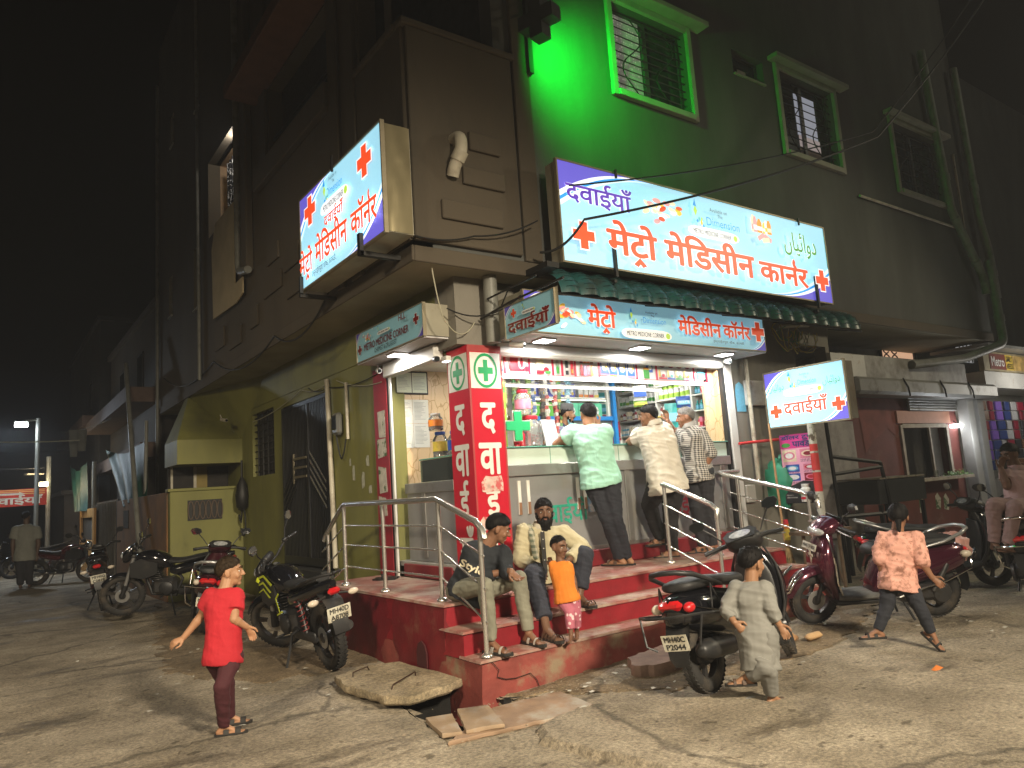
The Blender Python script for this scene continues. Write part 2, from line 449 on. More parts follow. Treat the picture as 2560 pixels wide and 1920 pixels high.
# earth strip along the foot of the steps and thin broken sheets of concrete laid over the street
def patch(name, P, top, m, seed, jag=.03, sub=5):
    r = random.Random(seed); pts = []
    for k in range(len(P)):
        a, c = Vector(P[k]), Vector(P[(k+1) % len(P)])
        n = max(2, int((c-a).length/.07))
        for s in range(n):
            q = a.lerp(c, s/n); pts.append((q.x+r.uniform(-jag, jag), q.y+r.uniform(-jag, jag)))
    bb = MB(); n = len(pts); cx = sum(p[0] for p in pts)/n; cy_ = sum(p[1] for p in pts)/n
    rings = []
    for f, z in ((1.03, -.05), (1.0, top*.75), (.992, top)):
        rings.append([(cx+(p[0]-cx)*f, cy_+(p[1]-cy_)*f, gh(*p)+z) for p in pts])
    bb.loft(rings, cap=False)
    bm = bmesh.new(); vs = [bm.verts.new(v) for v in bb.v]
    for f in bb.f: bm.faces.new([vs[i] for i in f])
    bm.faces.new(vs[2*n:3*n])
    bmesh.ops.triangulate(bm, faces=[f for f in bm.faces if len(f.verts) > 4]); bmesh.ops.recalc_face_normals(bm, faces=bm.faces)
    me = bpy.data.meshes.new(name); bm.to_mesh(me); bm.free(); me.materials.append(m)
    me.shade_smooth(); me.set_sharp_from_angle(angle=R_(35))
    o = bpy.data.objects.new(name, me); COL.objects.link(o); return tag(o, kind='structure')
patch('concrete_patch', [(3.08, 3.28), (2.96, 3.66), (2.92, 3.95), (3.06, 4.19), (3.57, 4.25), (4.1, 3.86), (5.2, 3.3), (6.5, 2.6), (7.2, 1.6), (3.6, 1.1), (3.1, 2.2)], .05, m_ground, 3, .026)
patch('concrete_patch', [(2.6, 6.75), (2.68, 5.5), (2.5, 4.45), (2.38, 4.02), (2.4, 3.4), (1.4, 3.6), (.9, 5.2), (1.6, 6.4)], .02, m_ground, 5, .02)
patch('dirt_strip', [(3.45, 5.05), (3.9, 4.55), (4.4, 4.15), (6.2, 4.05), (9, 4.9), (9.3, 5.3), (8.1, 5.1)], .012, m_dirt, 8, .06)
patch('dirt_strip', [(3.15, 6.9), (2.2, 7.1), (1.6, 8.4), (1.9, 10.5), (2.6, 14.5), (3.9, 14.5), (3.9, 9)], .01, m_dirt, 9, .1)

# ================================================================== red stepped platform
m_red = mat('red_oxide_paint', (.17, .012, .018), .45, noise=.18, scale=5, dirt=(.2, .06, .045), dscale=3.2, dlo=.56, dhi=.72, bump=.25, bscale=35)
m_tread = mat('worn_red_tread', (.3, .115, .095), .6, noise=.2, scale=8, dirt=(.4, .31, .25), dscale=3.4, dlo=.43, dhi=.6, bump=.2, bscale=50)
m_riser = mat('red_riser_paint', (.24, .014, .022), .42, noise=.15, scale=6, dirt=(.16, .05, .035), dscale=4.5, dlo=.6, dhi=.75, bump=.2, bscale=40)
m_base = mat('red_plaster_base', (.24, .05, .04), .7, noise=.25, scale=4, dirt=(.27, .2, .13), dscale=2.2, dlo=.52, dhi=.68, bump=.5, bscale=18)
steps = thing('entrance_steps', 'dark red painted concrete platform with three worn steps before the pharmacy', 'steps', (3.2, 5.09, 0))
def st(name, x0, x1, y0, y1, z0, z1, m, bev=.012):
    return MB().bx(x0-3.2, x1-3.2, y0-5.09, y1-5.09, z0, z1, bev).build(name, m, steps, smooth=40)
def rough_box(x0, x1, y0, y1, z0, z1, m, name, seed, amp=.012):
    """a rendered masonry block whose faces and edges are hand-trowelled, not true"""
    nx, ny, nz = [max(1, int(abs(q)/.12)) for q in (x1-x0, y1-y0, z1-z0)]
    bm = bmesh.new(); bmesh.ops.create_cube(bm, size=1)
    bm.free(); bb = MB(); vid = {}
    def V(i, j, k):
        if (i, j, k) not in vid:
            p = Vector((x0+(x1-x0)*i/nx, y0+(y1-y0)*j/ny, z0+(z1-z0)*k/nz))
            d = Vector((MN.noise(p*3.1+Vector((seed, 0, 0))), MN.noise(p*3.3+Vector((0, seed, 0))), .6*MN.noise(p*2.7+Vector((0, 0, seed)))))*amp
            if i in (0, nx): d.x += (.006 if i == 0 else -.006)*((k == nz)+(j in (0, ny)))
            if k == nz: d.z -= .005*((j in (0, ny))+(i in (0, nx)))
            vid[i, j, k] = len(bb.v); bb.v.append(tuple(p+d))
        return vid[i, j, k]
    for i in range(nx):
        for k in range(nz):
            bb.f.append((V(i, 0, k), V(i+1, 0, k), V(i+1, 0, k+1), V(i, 0, k+1))); bb.f.append((V(i, ny, k), V(i, ny, k+1), V(i+1, ny, k+1), V(i+1, ny, k)))
    for j in range(ny):
        for k in range(nz):
            bb.f.append((V(0, j, k), V(0, j, k+1), V(0, j+1, k+1), V(0, j+1, k))); bb.f.append((V(nx, j, k), V(nx, j+1, k), V(nx, j+1, k+1), V(nx, j, k+1)))
    for i in range(nx):
        for j in range(ny):
            bb.f.append((V(i, j, nz), V(i+1, j, nz), V(i+1, j+1, nz), V(i, j+1, nz)))
    bb.v = [(p[0]-3.2, p[1]-5.09, p[2]) for p in bb.v]
    return bb.build(name, m, steps, smooth=50)
# body of each level, then its tread slab a few mm proud
rough_box(3.2, 8.0, 5.09, 6.9, -.25, .27, m_base, 'lower_body', 2, .016)
rough_box(3.2, 8.0, 5.34, 6.9, .27, .46, m_riser, 'riser', 3, .008)
rough_box(3.2, 8.0, 5.62, 6.9, .46, .65, m_riser, 'riser', 4, .008)
rough_box(3.19, 8.0, 5.08, 5.4, .272, .3, m_tread, 'tread', 5, .006)
rough_box(3.19, 8.0, 5.325, 5.7, .462, .49, m_tread, 'tread', 6, .006)
rough_box(3.19, 8.0, 5.605, 6.5, .652, .68, m_tread, 'tread', 7, .006)
rough_box(3.2, 4.04, 6.5, 8.48, -.25, .65, m_red, 'side_body', 8, .012)
rough_box(3.19, 4.04, 6.48, 8.47, .652, .68, m_tread, 'tread', 9, .006)
rough_box(3.195, 3.3, 5.62, 6.6, -.25, .648, m_red, 'side_skin', 10, .004)
# arched weep hole low in the side
b = MB(); b.prism([(-.09, 0), (.09, 0), (.09, .12), (.06, .19), (0, .22), (-.06, .19), (-.09, .12)], (3.186-3.2, 6.0-5.09, .12), (0, -1, 0), (0, 0, 1), .012)
b.build('weep_hole', mat('hole_dark', (.06, .008, .01), .9), steps)
m_crack = mat('crack_dark', (.025, .012, .01), .9, noise=.3)
def crack(pts, parent, w_=.006, m=m_crack, name='crack'):
    return MB().tube(pts, w_, 5).build(name, m, parent)
crack([(3.3-3.2, 5.073-5.09, .27), (3.36-3.2, 5.073-5.09, .2), (3.34-3.2, 5.073-5.09, .15), (3.42-3.2, 5.072-5.09, .12), (3.52-3.2, 5.072-5.09, .11), (3.66-3.2, 5.072-5.09, .12), (3.72-3.2, 5.072-5.09, .06), (3.74-3.2, 5.07-5.09, 0)], steps, .0035)
# loose cover slab over the drain, broken tiles, stepping block
def slab(name, P, z0, z1, m, label, cat, seed, jag=.012, group=None, tilt=0.):
    r = random.Random(seed); pts = []
    for k in range(len(P)):
        a, c = Vector(P[k]), Vector(P[(k+1) % len(P)]); n = max(2, int((c-a).length/.06))
        for s in range(n):
            q = a.lerp(c, s/n); pts.append((q.x+r.uniform(-jag, jag), q.y+r.uniform(-jag, jag)))
    cx = sum(p[0] for p in pts)/len(pts); cy_ = sum(p[1] for p in pts)/len(pts)
    bb = MB(); h = z1-z0
    for_r = [[((p[0]-cx)*f, (p[1]-cy_)*f, z+tilt*(p[0]-cx)+r.uniform(-.003, .003)) for p in pts] for f, z in ((.97, 0), (1., h*.25), (1., h*.8), (.985, h))]
    bb.loft(for_r); o = bb.build(name, m, smooth=35, loc=(cx, cy_, z0)); tag(o, label, cat, group); return o
cov = slab('drain_cover', [(2.52, 6.36), (2.85, 6.5), (3.16, 6.4), (3.17, 5.9), (3.3, 5.44), (3.05, 5.3), (2.66, 5.24), (2.53, 5.4), (2.46, 6.0)], .05, .115, m_conc, 'thick cracked concrete slab with wire lifting loops over the open drain', 'slab', 11, .01)
for q in (((2.66, 5.55), (2.68, 5.56), (2.99, 5.78), (3.0, 5.79)), ((2.62, 6.2), (2.63, 6.22), (2.8, 6.3), (2.82, 6.31))):
    o = cov.location; (x0, y0), (x1, y1), (x2, y2), (x3, y3) = q
    MB().tube([(x0-o.x, y0-o.y, .06), (x1-o.x, y1-o.y, .095), (x2-o.x, y2-o.y, .1), (x3-o.x, y3-o.y, .06)], .006, 6).build('lifting_loop', mat('rusty_rod', (.07, .04, .025), .7, .4), cov, smooth=60)
m_tile = mat('paving_tile', (.33, .235, .15), .75, noise=.2, scale=6, dirt=(.36, .31, .26), dscale=5, dlo=.5, dhi=.65, bump=.3, bscale=40)
m_plank = mat('long_flagstone', (.3, .2, .13), .75, noise=.25, scale=5, dirt=(.4, .36, .3), dscale=3, dlo=.5, dhi=.66, bump=.3, bscale=40)
slab('flagstone', [(2.48, 4.38), (3.1, 4.8), (3.7, 4.74), (3.64, 4.3), (3.3, 4.26)], .0, .03, m_plank, 'long pale flagstone lying over the open drain', 'paving stone', 21, .004)
slab('flagstone', [(2.84, 4.87), (3.04, 4.77), (2.88, 4.32), (2.64, 4.42)], .032, .062, m_tile, 'square brown tile tipped on top of the long flagstone', 'paving stone', 22, .003, tilt=.03)
slab('flagstone', [(2.6, 4.9), (2.8, 4.87), (2.62, 4.44), (2.5, 4.5)], .012, .045, m_tile, 'broken brown tile at the black mouth of the drain', 'paving stone', 23, .005, tilt=-.03)
slab('step_block', [(4.55, 4.86), (5.3, 5.02), (5.25, 4.62), (4.95, 4.5), (4.5, 4.5), (4.36, 4.62)], 0, .11, mat('red_grey_block', (.26, .17, .13), .8, noise=.3, scale=6, bump=.5, bscale=25), 'low concrete doorstep block at the foot of the red steps', 'step', 25, .015)
# ================================================================== corner apartment building
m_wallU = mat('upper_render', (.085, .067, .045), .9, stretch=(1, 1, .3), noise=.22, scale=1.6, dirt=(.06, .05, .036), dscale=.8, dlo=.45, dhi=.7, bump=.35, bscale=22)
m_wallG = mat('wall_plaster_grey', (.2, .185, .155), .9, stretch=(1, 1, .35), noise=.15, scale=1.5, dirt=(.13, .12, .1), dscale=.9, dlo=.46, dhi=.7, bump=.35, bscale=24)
m_green = mat('olive_green_paint', (.2, .195, .05), .6, stretch=(1, 1, .35), noise=.13, scale=2, dirt=(.13, .125, .045), dscale=1.3, dlo=.5, dhi=.72, bump=.15, bscale=20)
m_soff = mat('soffit_plaster', (.26, .24, .17), .9, noise=.15, scale=2, bump=.2, bscale=20)
m_dark = mat('dark_interior', (.03, .027, .024), .95, noise=.3)
m_trim = mat('window_trim', (.3, .29, .24), .8, noise=.12, scale=5, bump=.15)
m_alu = mat('window_aluminium', (.06, .06, .06), .45, .3, noise=.15)
m_bar = mat('window_bar', (.015, .014, .013), .5, .3, noise=.1)
m_glassd = mat('dark_window_glass', (.02, .024, .026), .08, noise=.3, scale=3, spec=.6)
bld = thing('apartment_building', 'brown plastered corner apartment block with overhanging upper floors above the pharmacy', 'building', (3.36, 6.12, 0))
def fp(ax, c, a, z, d=0.):
    return (c-d, a, z) if ax == 'L' else (a, c-d, z)
def wall(name, ax, c, th, a0, a1, z0, z1, holes, m, parent=None, d0=0.):
    A = sorted({a0, a1, *[h[0] for h in holes], *[h[1] for h in holes]}); Z = sorted({z0, z1, *[h[2] for h in holes], *[h[3] for h in holes]})
    solid = {}
    for i in range(len(A)-1):
        for k in range(len(Z)-1):
            am, zm = (A[i]+A[i+1])/2, (Z[k]+Z[k+1])/2
            solid[i, k] = not any(h[0] < am < h[1] and h[2] < zm < h[3] for h in holes)
    b = MB()
    P = lambda i, k, d: fp(ax, c, A[i], Z[k], d)
    for (i, k), s in solid.items():
        if not s: continue
        for d in (d0, d0-th): b.quad(P(i, k, d), P(i+1, k, d), P(i+1, k+1, d), P(i, k+1, d))
        if not solid.get((i-1, k)): b.quad(P(i, k, d0), P(i, k+1, d0), P(i, k+1, d0-th), P(i, k, d0-th))
        if not solid.get((i+1, k)): b.quad(P(i+1, k, d0), P(i+1, k+1, d0), P(i+1, k+1, d0-th), P(i+1, k, d0-th))
        if not solid.get((i, k-1)): b.quad(P(i, k, d0), P(i+1, k, d0), P(i+1, k, d0-th), P(i, k, d0-th))
        if not solid.get((i, k+1)): b.quad(P(i, k+1, d0), P(i+1, k+1, d0), P(i+1, k+1, d0-th), P(i, k+1, d0-th))
    o = b.build(name, m, fix=True)
    if parent: place(o, parent)
    return o
def place(o, parent):
    """parent a mesh given in world coordinates to an unrotated thing"""
    o.parent = parent; o.location = tuple(-Vector(parent.location)); return o
def bp(name, m, fn, parent=None, smooth=None):
    b = MB(); fn(b); o = b.build(name, m, smooth=smooth); return place(o, parent or bld)
def fbox(b, ax, c, a0, a1, z0, z1, d0, d1, bev=0.):
    """box on a facade: from d0 to d1 metres proud of the wall plane"""
    if ax == 'L': b.bx(c-d1, c-d0, a0, a1, z0, z1, bev)
    else: b.bx(a0, a1, c-d1, c-d0, z0, z1, bev)
# --- upper walls
LH = [(6.5, 7.15, 6.36, 8.3), (8.0, 10.35, 6.66, 7.76), (12.02, 13.98, 6.6, 8.08), (14.62, 15.02, 9.6, 10.35), (17.0, 17.4, 9.85, 10.6), (14.75, 15.2, 5.5, 6.75), (17.2, 17.6, 5.9, 6.8)]
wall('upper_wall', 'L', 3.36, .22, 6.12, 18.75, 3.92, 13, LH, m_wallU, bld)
RH = [(3.58, 4.48, 6.4, 8.3), (6.34, 7.75, 6.44, 7.66), (8.8, 9.54, 7.4, 7.78), (9.88, 11.38, 6.42, 7.76), (13.28, 15.06, 6.45, 7.75)]
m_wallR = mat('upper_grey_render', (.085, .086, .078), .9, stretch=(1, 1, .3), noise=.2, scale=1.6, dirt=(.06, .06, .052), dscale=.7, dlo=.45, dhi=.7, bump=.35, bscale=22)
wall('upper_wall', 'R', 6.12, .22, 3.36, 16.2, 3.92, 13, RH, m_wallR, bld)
bp('upper_wall', m_wallU, lambda b: b.bx(3.36, 16.2, 18.55, 18.75, 3.9, 13).bx(16.0, 16.2, 6.12, 18.75, 3.9, 13))
# overhanging floor slab and its lip
bp('floor_slab', m_soff, lambda b: b.bx(3.36, 16.2, 6.12, 18.75, 3.86, 3.918))
bp('slab_lip', m_wallU, lambda b: (b.bx(3.33, 3.359, 6.09, 18.75, 3.84, 4.0, .008), b.bx(3.36, 16.2, 6.09, 6.119, 3.84, 4.0, .008)))
# dark rooms behind the openings
bp('room_shell', m_dark, lambda b: (b.bx(4.7, 4.8, 6.5, 18.5, 4, 12.9), b.bx(3.6, 16, 8.3, 8.38, 4, 12.9), b.bx(3.58, 16, 6.34, 18.5, 6.2, 6.26), b.bx(3.58, 16, 6.34, 18.5, 8.5, 8.56), b.bx(3.58, 16, 6.34, 18.5, 5.0, 5.05), b.bx(3.6, 4.7, 10.6, 10.66, 4, 12.9), b.bx(3.6, 4.7, 14.2, 14.26, 4, 12.9), b.bx(9.1, 9.2, 6.35, 8.3, 4, 12.9), b.bx(12.4, 12.5, 6.35, 8.3, 4, 12.9)))
# corner bay: thicker parapet, copings, plastered panels
bp('bay_face', m_wallU, lambda b: (fbox(b, 'R', 6.12, 3.36, 4.66, 4.05, 6.3, .0015, .06, .01), fbox(b, 'L', 3.36, 6.1, 7.2, 4.05, 6.3, .0015, .045, .01)))
bp('coping', m_wallU, lambda b: (fbox(b, 'R', 6.12, 3.3, 4.7, 6.3, 6.37, -.1, .09, .01), fbox(b, 'L', 3.36, 6.2, 7.22, 6.3, 6.37, -.1, .08, .01)))
for (a0, a1, z0, z1) in ((4.03, 4.42, 5.1, 5.3), (3.66, 4.4, 4.3, 4.5), (3.93, 4.45, 4.71, 4.9)):
    bp('plaster_block', m_wallU, lambda b: fbox(b, 'R', 6.12, a0, a1, z0, z1, .059, .1, .008))
bp('pilaster', m_wallU, lambda b: fbox(b, 'R', 6.12, 4.7, 4.93, 4.0, 13, .0015, .05, .008))
bp('pilaster', m_wallU, lambda b: fbox(b, 'L', 3.36, 7.22, 7.48, 4.0, 13, .0015, .06, .008))
bp('pilaster', m_wallU, lambda b: fbox(b, 'L', 3.36, 7.72, 7.98, 4.0, 13, .0015, .05, .008))
bp('pilaster', m_wallU, lambda b: fbox(b, 'L', 3.36, 10.4, 10.7, 6.36, 13, .0015, .05, .008))
bp('pilaster', m_wallU, lambda b: fbox(b, 'L', 3.36, 11.2, 11.5, 5.2, 13, .0015, .12, .02))
for (a0, a1, z0, z1) in ((9.2, 9.8, 4.75, 5.05), (8.9, 9.7, 4.35, 4.6), (10.0, 10.5, 5.05, 5.3), (9.9, 10.7, 4.6, 4.85), (11.0, 11.4, 4.3, 4.62), (11.9, 12.6, 4.2, 4.5), (12.9, 13.5, 4.35, 4.7)):
    bp('plaster_block', m_wallU, lambda b: fbox(b, 'L', 3.36, a0, a1, z0, z1, .0015, .035, .006))
# recess over the left street with its terracotta beam and a dark rail
bp('painted_beam', mat('terracotta_paint', (.11, .045, .022), .75, noise=.15, bump=.1), lambda b: fbox(b, 'L', 3.36, 8.0, 10.95, 7.78, 7.98, .0015, .5, .01))
bp('recess_rail', m_bar, lambda b: [fbox(b, 'L', 3.36, 8.0, 10.35, z, z+.03, -.08, -.05) for z in (6.75, 6.85, 6.95)])
bp('recess_sill', m_wallU, lambda b: fbox(b, 'L', 3.36, 7.99, 10.9, 6.32, 6.655, .0015, .1, .01))
bp('veranda_screen', mat('mesh_screen', (.02, .02, .022), .7, noise=.4, scale=30), lambda b: fbox(b, 'L', 3.36, 8.05, 10.3, 6.66, 7.75, -.2, -.19))
# lit recess with patterned curtain
bp('recess_lining', mat('recess_ochre', (.3, .2, .12), .8), lambda b: (b.bx(3.58, 4.6, 13.98, 14.05, 6.55, 8.1), b.bx(3.5, 4.6, 11.95, 12.02, 6.55, 8.1), b.bx(3.5, 4.6, 11.95, 14.05, 8.08, 8.14)))
def curtain_mat():
    m = bpy.data.materials.new('branch_curtain'); m.use_nodes = True; t = m.node_tree; b = t.nodes['Principled BSDF']; L = t.links.new
    co = t.nodes.new('ShaderNodeTexCoord'); v = t.nodes.new('ShaderNodeTexVoronoi'); v.feature = 'DISTANCE_TO_EDGE'; v.inputs['Scale'].default_value = 9
    L(co.outputs['Object'], v.inputs['Vector']); r = t.nodes.new('ShaderNodeMapRange'); r.inputs[1].default_value = .02; r.inputs[2].default_value = .05
    L(v.outputs['Distance'], r.inputs[0]); mx = t.nodes.new('ShaderNodeMix'); mx.data_type = 'RGBA'; mx.inputs[6].default_value = (.75, .75, .75, 1); mx.inputs[7].default_value = (.03, .03, .035, 1)
    L(r.outputs[0], mx.inputs[0]); L(mx.outputs[2], b.inputs['Base Color']); return m
m_curt = curtain_mat()
def fold_sheet(y0, y1, z0, z1, x, amp, n, m, name, parent):
    b = MB(); K = n*6
    rows = [[(x+amp*math.sin(2*math.pi*n*k/K)*(1-.3*j/4), y0+(y1-y0)*k/K, z1+(z0-z1)*j/4) for k in range(K+1)] for j in range(5)]
    b.loft(rows, cap=False, closed=False); o = b.build(name, m, smooth=180); return place(o, parent)
fold_sheet(12.5, 13.5, 6.6, 7.92, 3.6, .035, 6, m_curt, 'curtain', bld)
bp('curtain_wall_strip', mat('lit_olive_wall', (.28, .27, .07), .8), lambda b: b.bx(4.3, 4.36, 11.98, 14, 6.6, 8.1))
lamp('room_lamp', (3.5, 12.6, 7.98), 30, (1, .93, .82), .08)
# windows of the long facade
def voro_glass():
    m = bpy.data.materials.new('patterned_lit_glass'); m.use_nodes = True; t = m.node_tree; b = t.nodes['Principled BSDF']; L = t.links.new
    co = t.nodes.new('ShaderNodeTexCoord'); v = t.nodes.new('ShaderNodeTexVoronoi'); v.inputs['Scale'].default_value = 26; v.inputs['Randomness'].default_value = .25
    L(co.outputs['Object'], v.inputs['Vector'])
    r = t.nodes.new('ShaderNodeValToRGB'); r.color_ramp.elements[0].position = .1; r.color_ramp.elements[1].position = .5
    r.color_ramp.elements[0].color = (.95, .9, .7, 1); r.color_ramp.elements[1].color = (.1, .1, .08, 1); L(v.outputs['Distance'], r.inputs[0])
    b.inputs['Base Color'].default_value = (.2, .2, .2, 1); b.inputs['Emission Strength'].default_value = .75; L(r.outputs[0], b.inputs['Emission Color']); return m
m_vg = voro_glass()
m_lit = glow('lit_room_grey', (.4, .42, .5), .5)
m_litw = glow('lit_room_warm', (.85, .78, .55), .8)
def window(ax, c, a0, a1, z0, z1, trim=True, chajja=None, lit=(), bars=8, mull=True, ribbon=True, tw=.085, pr=.06):
    b = MB()
    if trim:
        fbox(b, ax, c, a0-tw, a0, z0-tw, z1+tw, .0015, pr, .006); fbox(b, ax, c, a1, a1+tw, z0-tw, z1+tw, .0015, pr, .006)
        fbox(b, ax, c, a0, a1, z0-tw, z0, .0015, pr+.02, .006); fbox(b, ax, c, a0, a1, z1, z1+tw, .0015, pr, .006)
        if chajja: fbox(b, ax, c, a0-.2, a1+.3, z1+tw+.002, z1+tw+.075, .0015, chajja, .006)
    else:
        fbox(b, ax, c, a0, a1, z0-.03, z0, -.2, .03)
    fr = b.build('window', m_trim, smooth=40); place(fr, bld)
    fb = MB(); e = .035
    fbox(fb, ax, c, a0, a0+e, z0, z1, -.16, -.11); fbox(fb, ax, c, a1-e, a1, z0, z1, -.16, -.11); fbox(fb, ax, c, a0+e, a1-e, z0, z0+e, -.16, -.11); fbox(fb, ax, c, a0+e, a1-e, z1-e, z1, -.16, -.11)
    if mull: fbox(fb, ax, c, (a0+a1)/2-.04, (a0+a1)/2+.04, z0+e, z1-e, -.16, -.1)
    o = fb.build('frame', m_alu); o.parent = fr
    for k in range(bars):
        z = z0+(z1-z0)*(k+.5)/bars
        o = MB().tube([fp(ax, c, a0, z, -.06), fp(ax, c, a1, z, -.06)], .008, 6).build('bar', m_bar, fr, smooth=60)
    if ribbon:
        for s in (.28, .72):
            am = a0+(a1-a0)*s; zm = (z0+z1)/2; q = (a1-a0)*.06; h = (z1-z0)*.42
            MB().tube([fp(ax, c, am+q*math.sin(k*.55)*2.2, zm+h-2*h*k/12, -.045) for k in range(13)], .009, 6).build('scroll_bar', m_bar, fr, smooth=60)
    gm = MB(); fbox(gm, ax, c, a0+e, a1-e, z0+e, z1-e, -.15, -.14); o = gm.build('pane', m_glassd); o.parent = fr
    for (p0, p1, q0, q1, m) in lit:
        lm = MB(); fbox(lm, ax, c, p0, p1, q0, q1, -.138, -.132); o = lm.build('lit_pane', m); o.parent = fr
    return fr
window('R', 6.12, 6.34, 7.75, 6.44, 7.66, chajja=.22, bars=11, lit=[(6.38, 6.99, 6.48, 7.62, m_vg)])
window('R', 6.12, 8.8, 9.54, 7.4, 7.78, trim=False, bars=0, mull=False, ribbon=False, lit=[(9.08, 9.28, 7.45, 7.6, mat('paper_patch', (.5, .47, .4), .8))])
window('R', 6.12, 9.88, 11.38, 6.42, 7.76, chajja=.18, bars=10, lit=[(10.5, 11.06, 6.9, 7.6, m_lit), (10.52, 11.1, 6.7, 6.9, glow('lit_bedding', (.5, .42, .42), .4)), (10.5, 11.1, 6.46, 6.7, mat('dark_clutter', (.12, .07, .06), .6))])
window('R', 6.12, 13.28, 15.06, 6.45, 7.75, chajja=.16, bars=8, lit=[(13.36, 13.66, 6.95, 7.2, m_litw), (13.3, 13.62, 7.3, 7.6, mat('dim_pane', (.1, .1, .09), .5))])
for (a0, a1, z0, z1) in ((14.62, 15.02, 9.6, 10.35), (17.0, 17.4, 9.85, 10.6), (14.75, 15.2, 5.5, 6.75), (17.2, 17.6, 5.9, 6.8)):
    window('L', 3.36, a0, a1, z0, z1, trim=False, bars=9, mull=False, ribbon=False, lit=[(a0+.02, a1-.02, z0+.04, z1-.04, glow('lit_dim_window', (.42, .42, .3), .45))])
# plywood sheet hanging below the lit recess
b = MB(); b.prism([(11.57, 5.19), (11.57, 4.93), (11.95, 4.86), (13.4, 4.92), (13.46, 6.2), (13.2, 6.62), (12.03, 6.6), (12.02, 5.19)], (3.28, 0, 0), (0, 1, 0), (0, 0, 1), .02)
tag(b.build('hanging_board', mat('pale_plywood', (.42, .34, .2), .8, noise=.1, scale=3)), 'pale torn plywood sheet hanging flat against the dark upper wall', 'board')
# --- street-level walls
SH = (6.84, 8.1, .68, 3.1)
wall('street_wall', 'L', 4.0, .22, 6.86, 14.3, -.3, 3.86, [(6.86, 8.1, -.4, 3.1), (9.96, 12.0, .5, 3.16), (12.42, 13.64, 2.12, 3.24)], m_green, bld)
wall('street_wall', 'R', 6.5, .2, 4.53, 11.0, -.3, 3.86, [(4.53, 8.27, -.4, 3.15), (10.05, 10.9, 2.75, 3.5)], m_wallG, bld)
bp('street_wall', m_wallG, lambda b: b.bx(11.7, 16.2, 7.6, 7.8, -.3, 3.86))
bp('corner_post', m_wallG, lambda b: b.bx(4.0, 4.529, 6.45, 6.859, 3.13, 3.86))
bp('upper_band', m_green, lambda b: b.bx(3.985, 3.998, 8.5, 14.2, 3.35, 3.36))
# projecting landing with sloped underside far along the green wall
b = MB(); A, B_, C_, D = (3.36, 15.7, 3.86), (4.0, 12.9, 3.86), (4.0, 14.3, 2.87), (2.86, 14.3, 2.87)
b.add([A, B_, C_, D], [(0, 1, 2), (0, 2, 3)]); b.quad(D, C_, (4.0, 14.3, 2.43), (2.86, 14.3, 2.43)); b.quad(D, (2.86, 14.3, 2.43), (2.86, 15.4, 2.43), (2.86, 15.4, 2.87)); b.add([D, (2.86, 15.4, 2.87), (3.36, 16.0, 3.86), A], [(0, 1, 2), (0, 2, 3)]); b.quad((2.86, 14.3, 2.43), (4, 14.3, 2.43), (4, 15.4, 2.43), (2.86, 15.4, 2.43)); b.quad((2.86, 15.4, 2.43), (4, 15.4, 2.43), (4, 15.4, 3.86), (2.86, 15.4, 2.87))
o = b.build('stair_landing', m_green, fix=False); place(o, bld)
wall('street_wall', 'L', 4.0, .2, 14.3, 18.7, -.3, 3.86, [(16.9, 17.7, .9, 2.1)], m_green, bld)
bp('street_wall', m_dark, lambda b: b.bx(4.6, 4.7, 14, 18.7, 0, 2.43))
# door of dark steel slats
dr = bp('door', mat('black_gate_paint', (.018, .018, .021), .38, .3, noise=.1), lambda b: (b.bx(3.98, 4.02, 9.98, 10.04, .68, 3.14), b.bx(3.98, 4.02, 11.92, 11.98, .68, 3.14), b.bx(3.98, 4.02, 10.04, 11.92, 3.08, 3.14), b.bx(3.98, 4.02, 10.04, 11.92, .68, .8), b.bx(3.97, 4.03, 10.78, 10.84, .8, 3.08), b.bx(4.04, 4.05, 10, 11.96, .7, 3.1)))
for k in range(30):
    y = 10.08+k*.062
    if abs(y-10.81) < .04: continue
    o = MB().bx(3.985, 4.015, y-.012, y+.012, .8, 3.08).build('slat', MATS['black_gate_paint'], dr)
m_steel = mat('stainless_steel', (.8, .78, .74), .26, .88, noise=.05, scale=3)
for k in range(4):
    o = MB().add([(3.968, 10.1, 1.86-.12*k), (3.968, 10.72, 2.32-.12*k), (3.968, 10.72, 2.36-.12*k), (3.968, 10.1, 1.9-.12*k), (3.975, 10.1, 1.86-.12*k), (3.975, 10.72, 2.32-.12*k), (3.975, 10.72, 2.36-.12*k), (3.975, 10.1, 1.9-.12*k)], [(0, 1, 2, 3), (7, 6, 5, 4), (0, 4, 5, 1), (3, 2, 6, 7), (0, 3, 7, 4), (1, 5, 6, 2)]).build('diagonal_bar', m_steel, dr)
    o = MB().add([(3.968, 11.9, 1.75-.12*k), (3.968, 11.3, 2.2-.12*k), (3.968, 11.3, 2.24-.12*k), (3.968, 11.9, 1.79-.12*k), (3.975, 11.9, 1.75-.12*k), (3.975, 11.3, 2.2-.12*k), (3.975, 11.3, 2.24-.12*k), (3.975, 11.9, 1.79-.12*k)], [(0, 1, 2, 3), (7, 6, 5, 4), (0, 4, 5, 1), (3, 2, 6, 7), (0, 3, 7, 4), (1, 5, 6, 2)]).build('diagonal_bar', MATS['black_gate_paint'], dr)
for z in (1.98, 2.12, 2.26): MB().bx(3.965, 3.978, 10.86, 11.4, z, z+.035).build('cross_bar', mat('gate_bronze', (.3, .26, .18), .4, .7), dr)
MB().bx(3.965, 3.978, 11.4, 11.45, 1.9, 2.36).build('cross_bar', MATS['gate_bronze'], dr)
bp('door_step', mat('black_stone', (.03, .03, .03), .5), lambda b: (b.bx(3.6, 4.0, 9.9, 12.1, -.2, .5, .01), b.bx(3.8, 3.99, 9.95, 12.05, .5, .66, .01)))
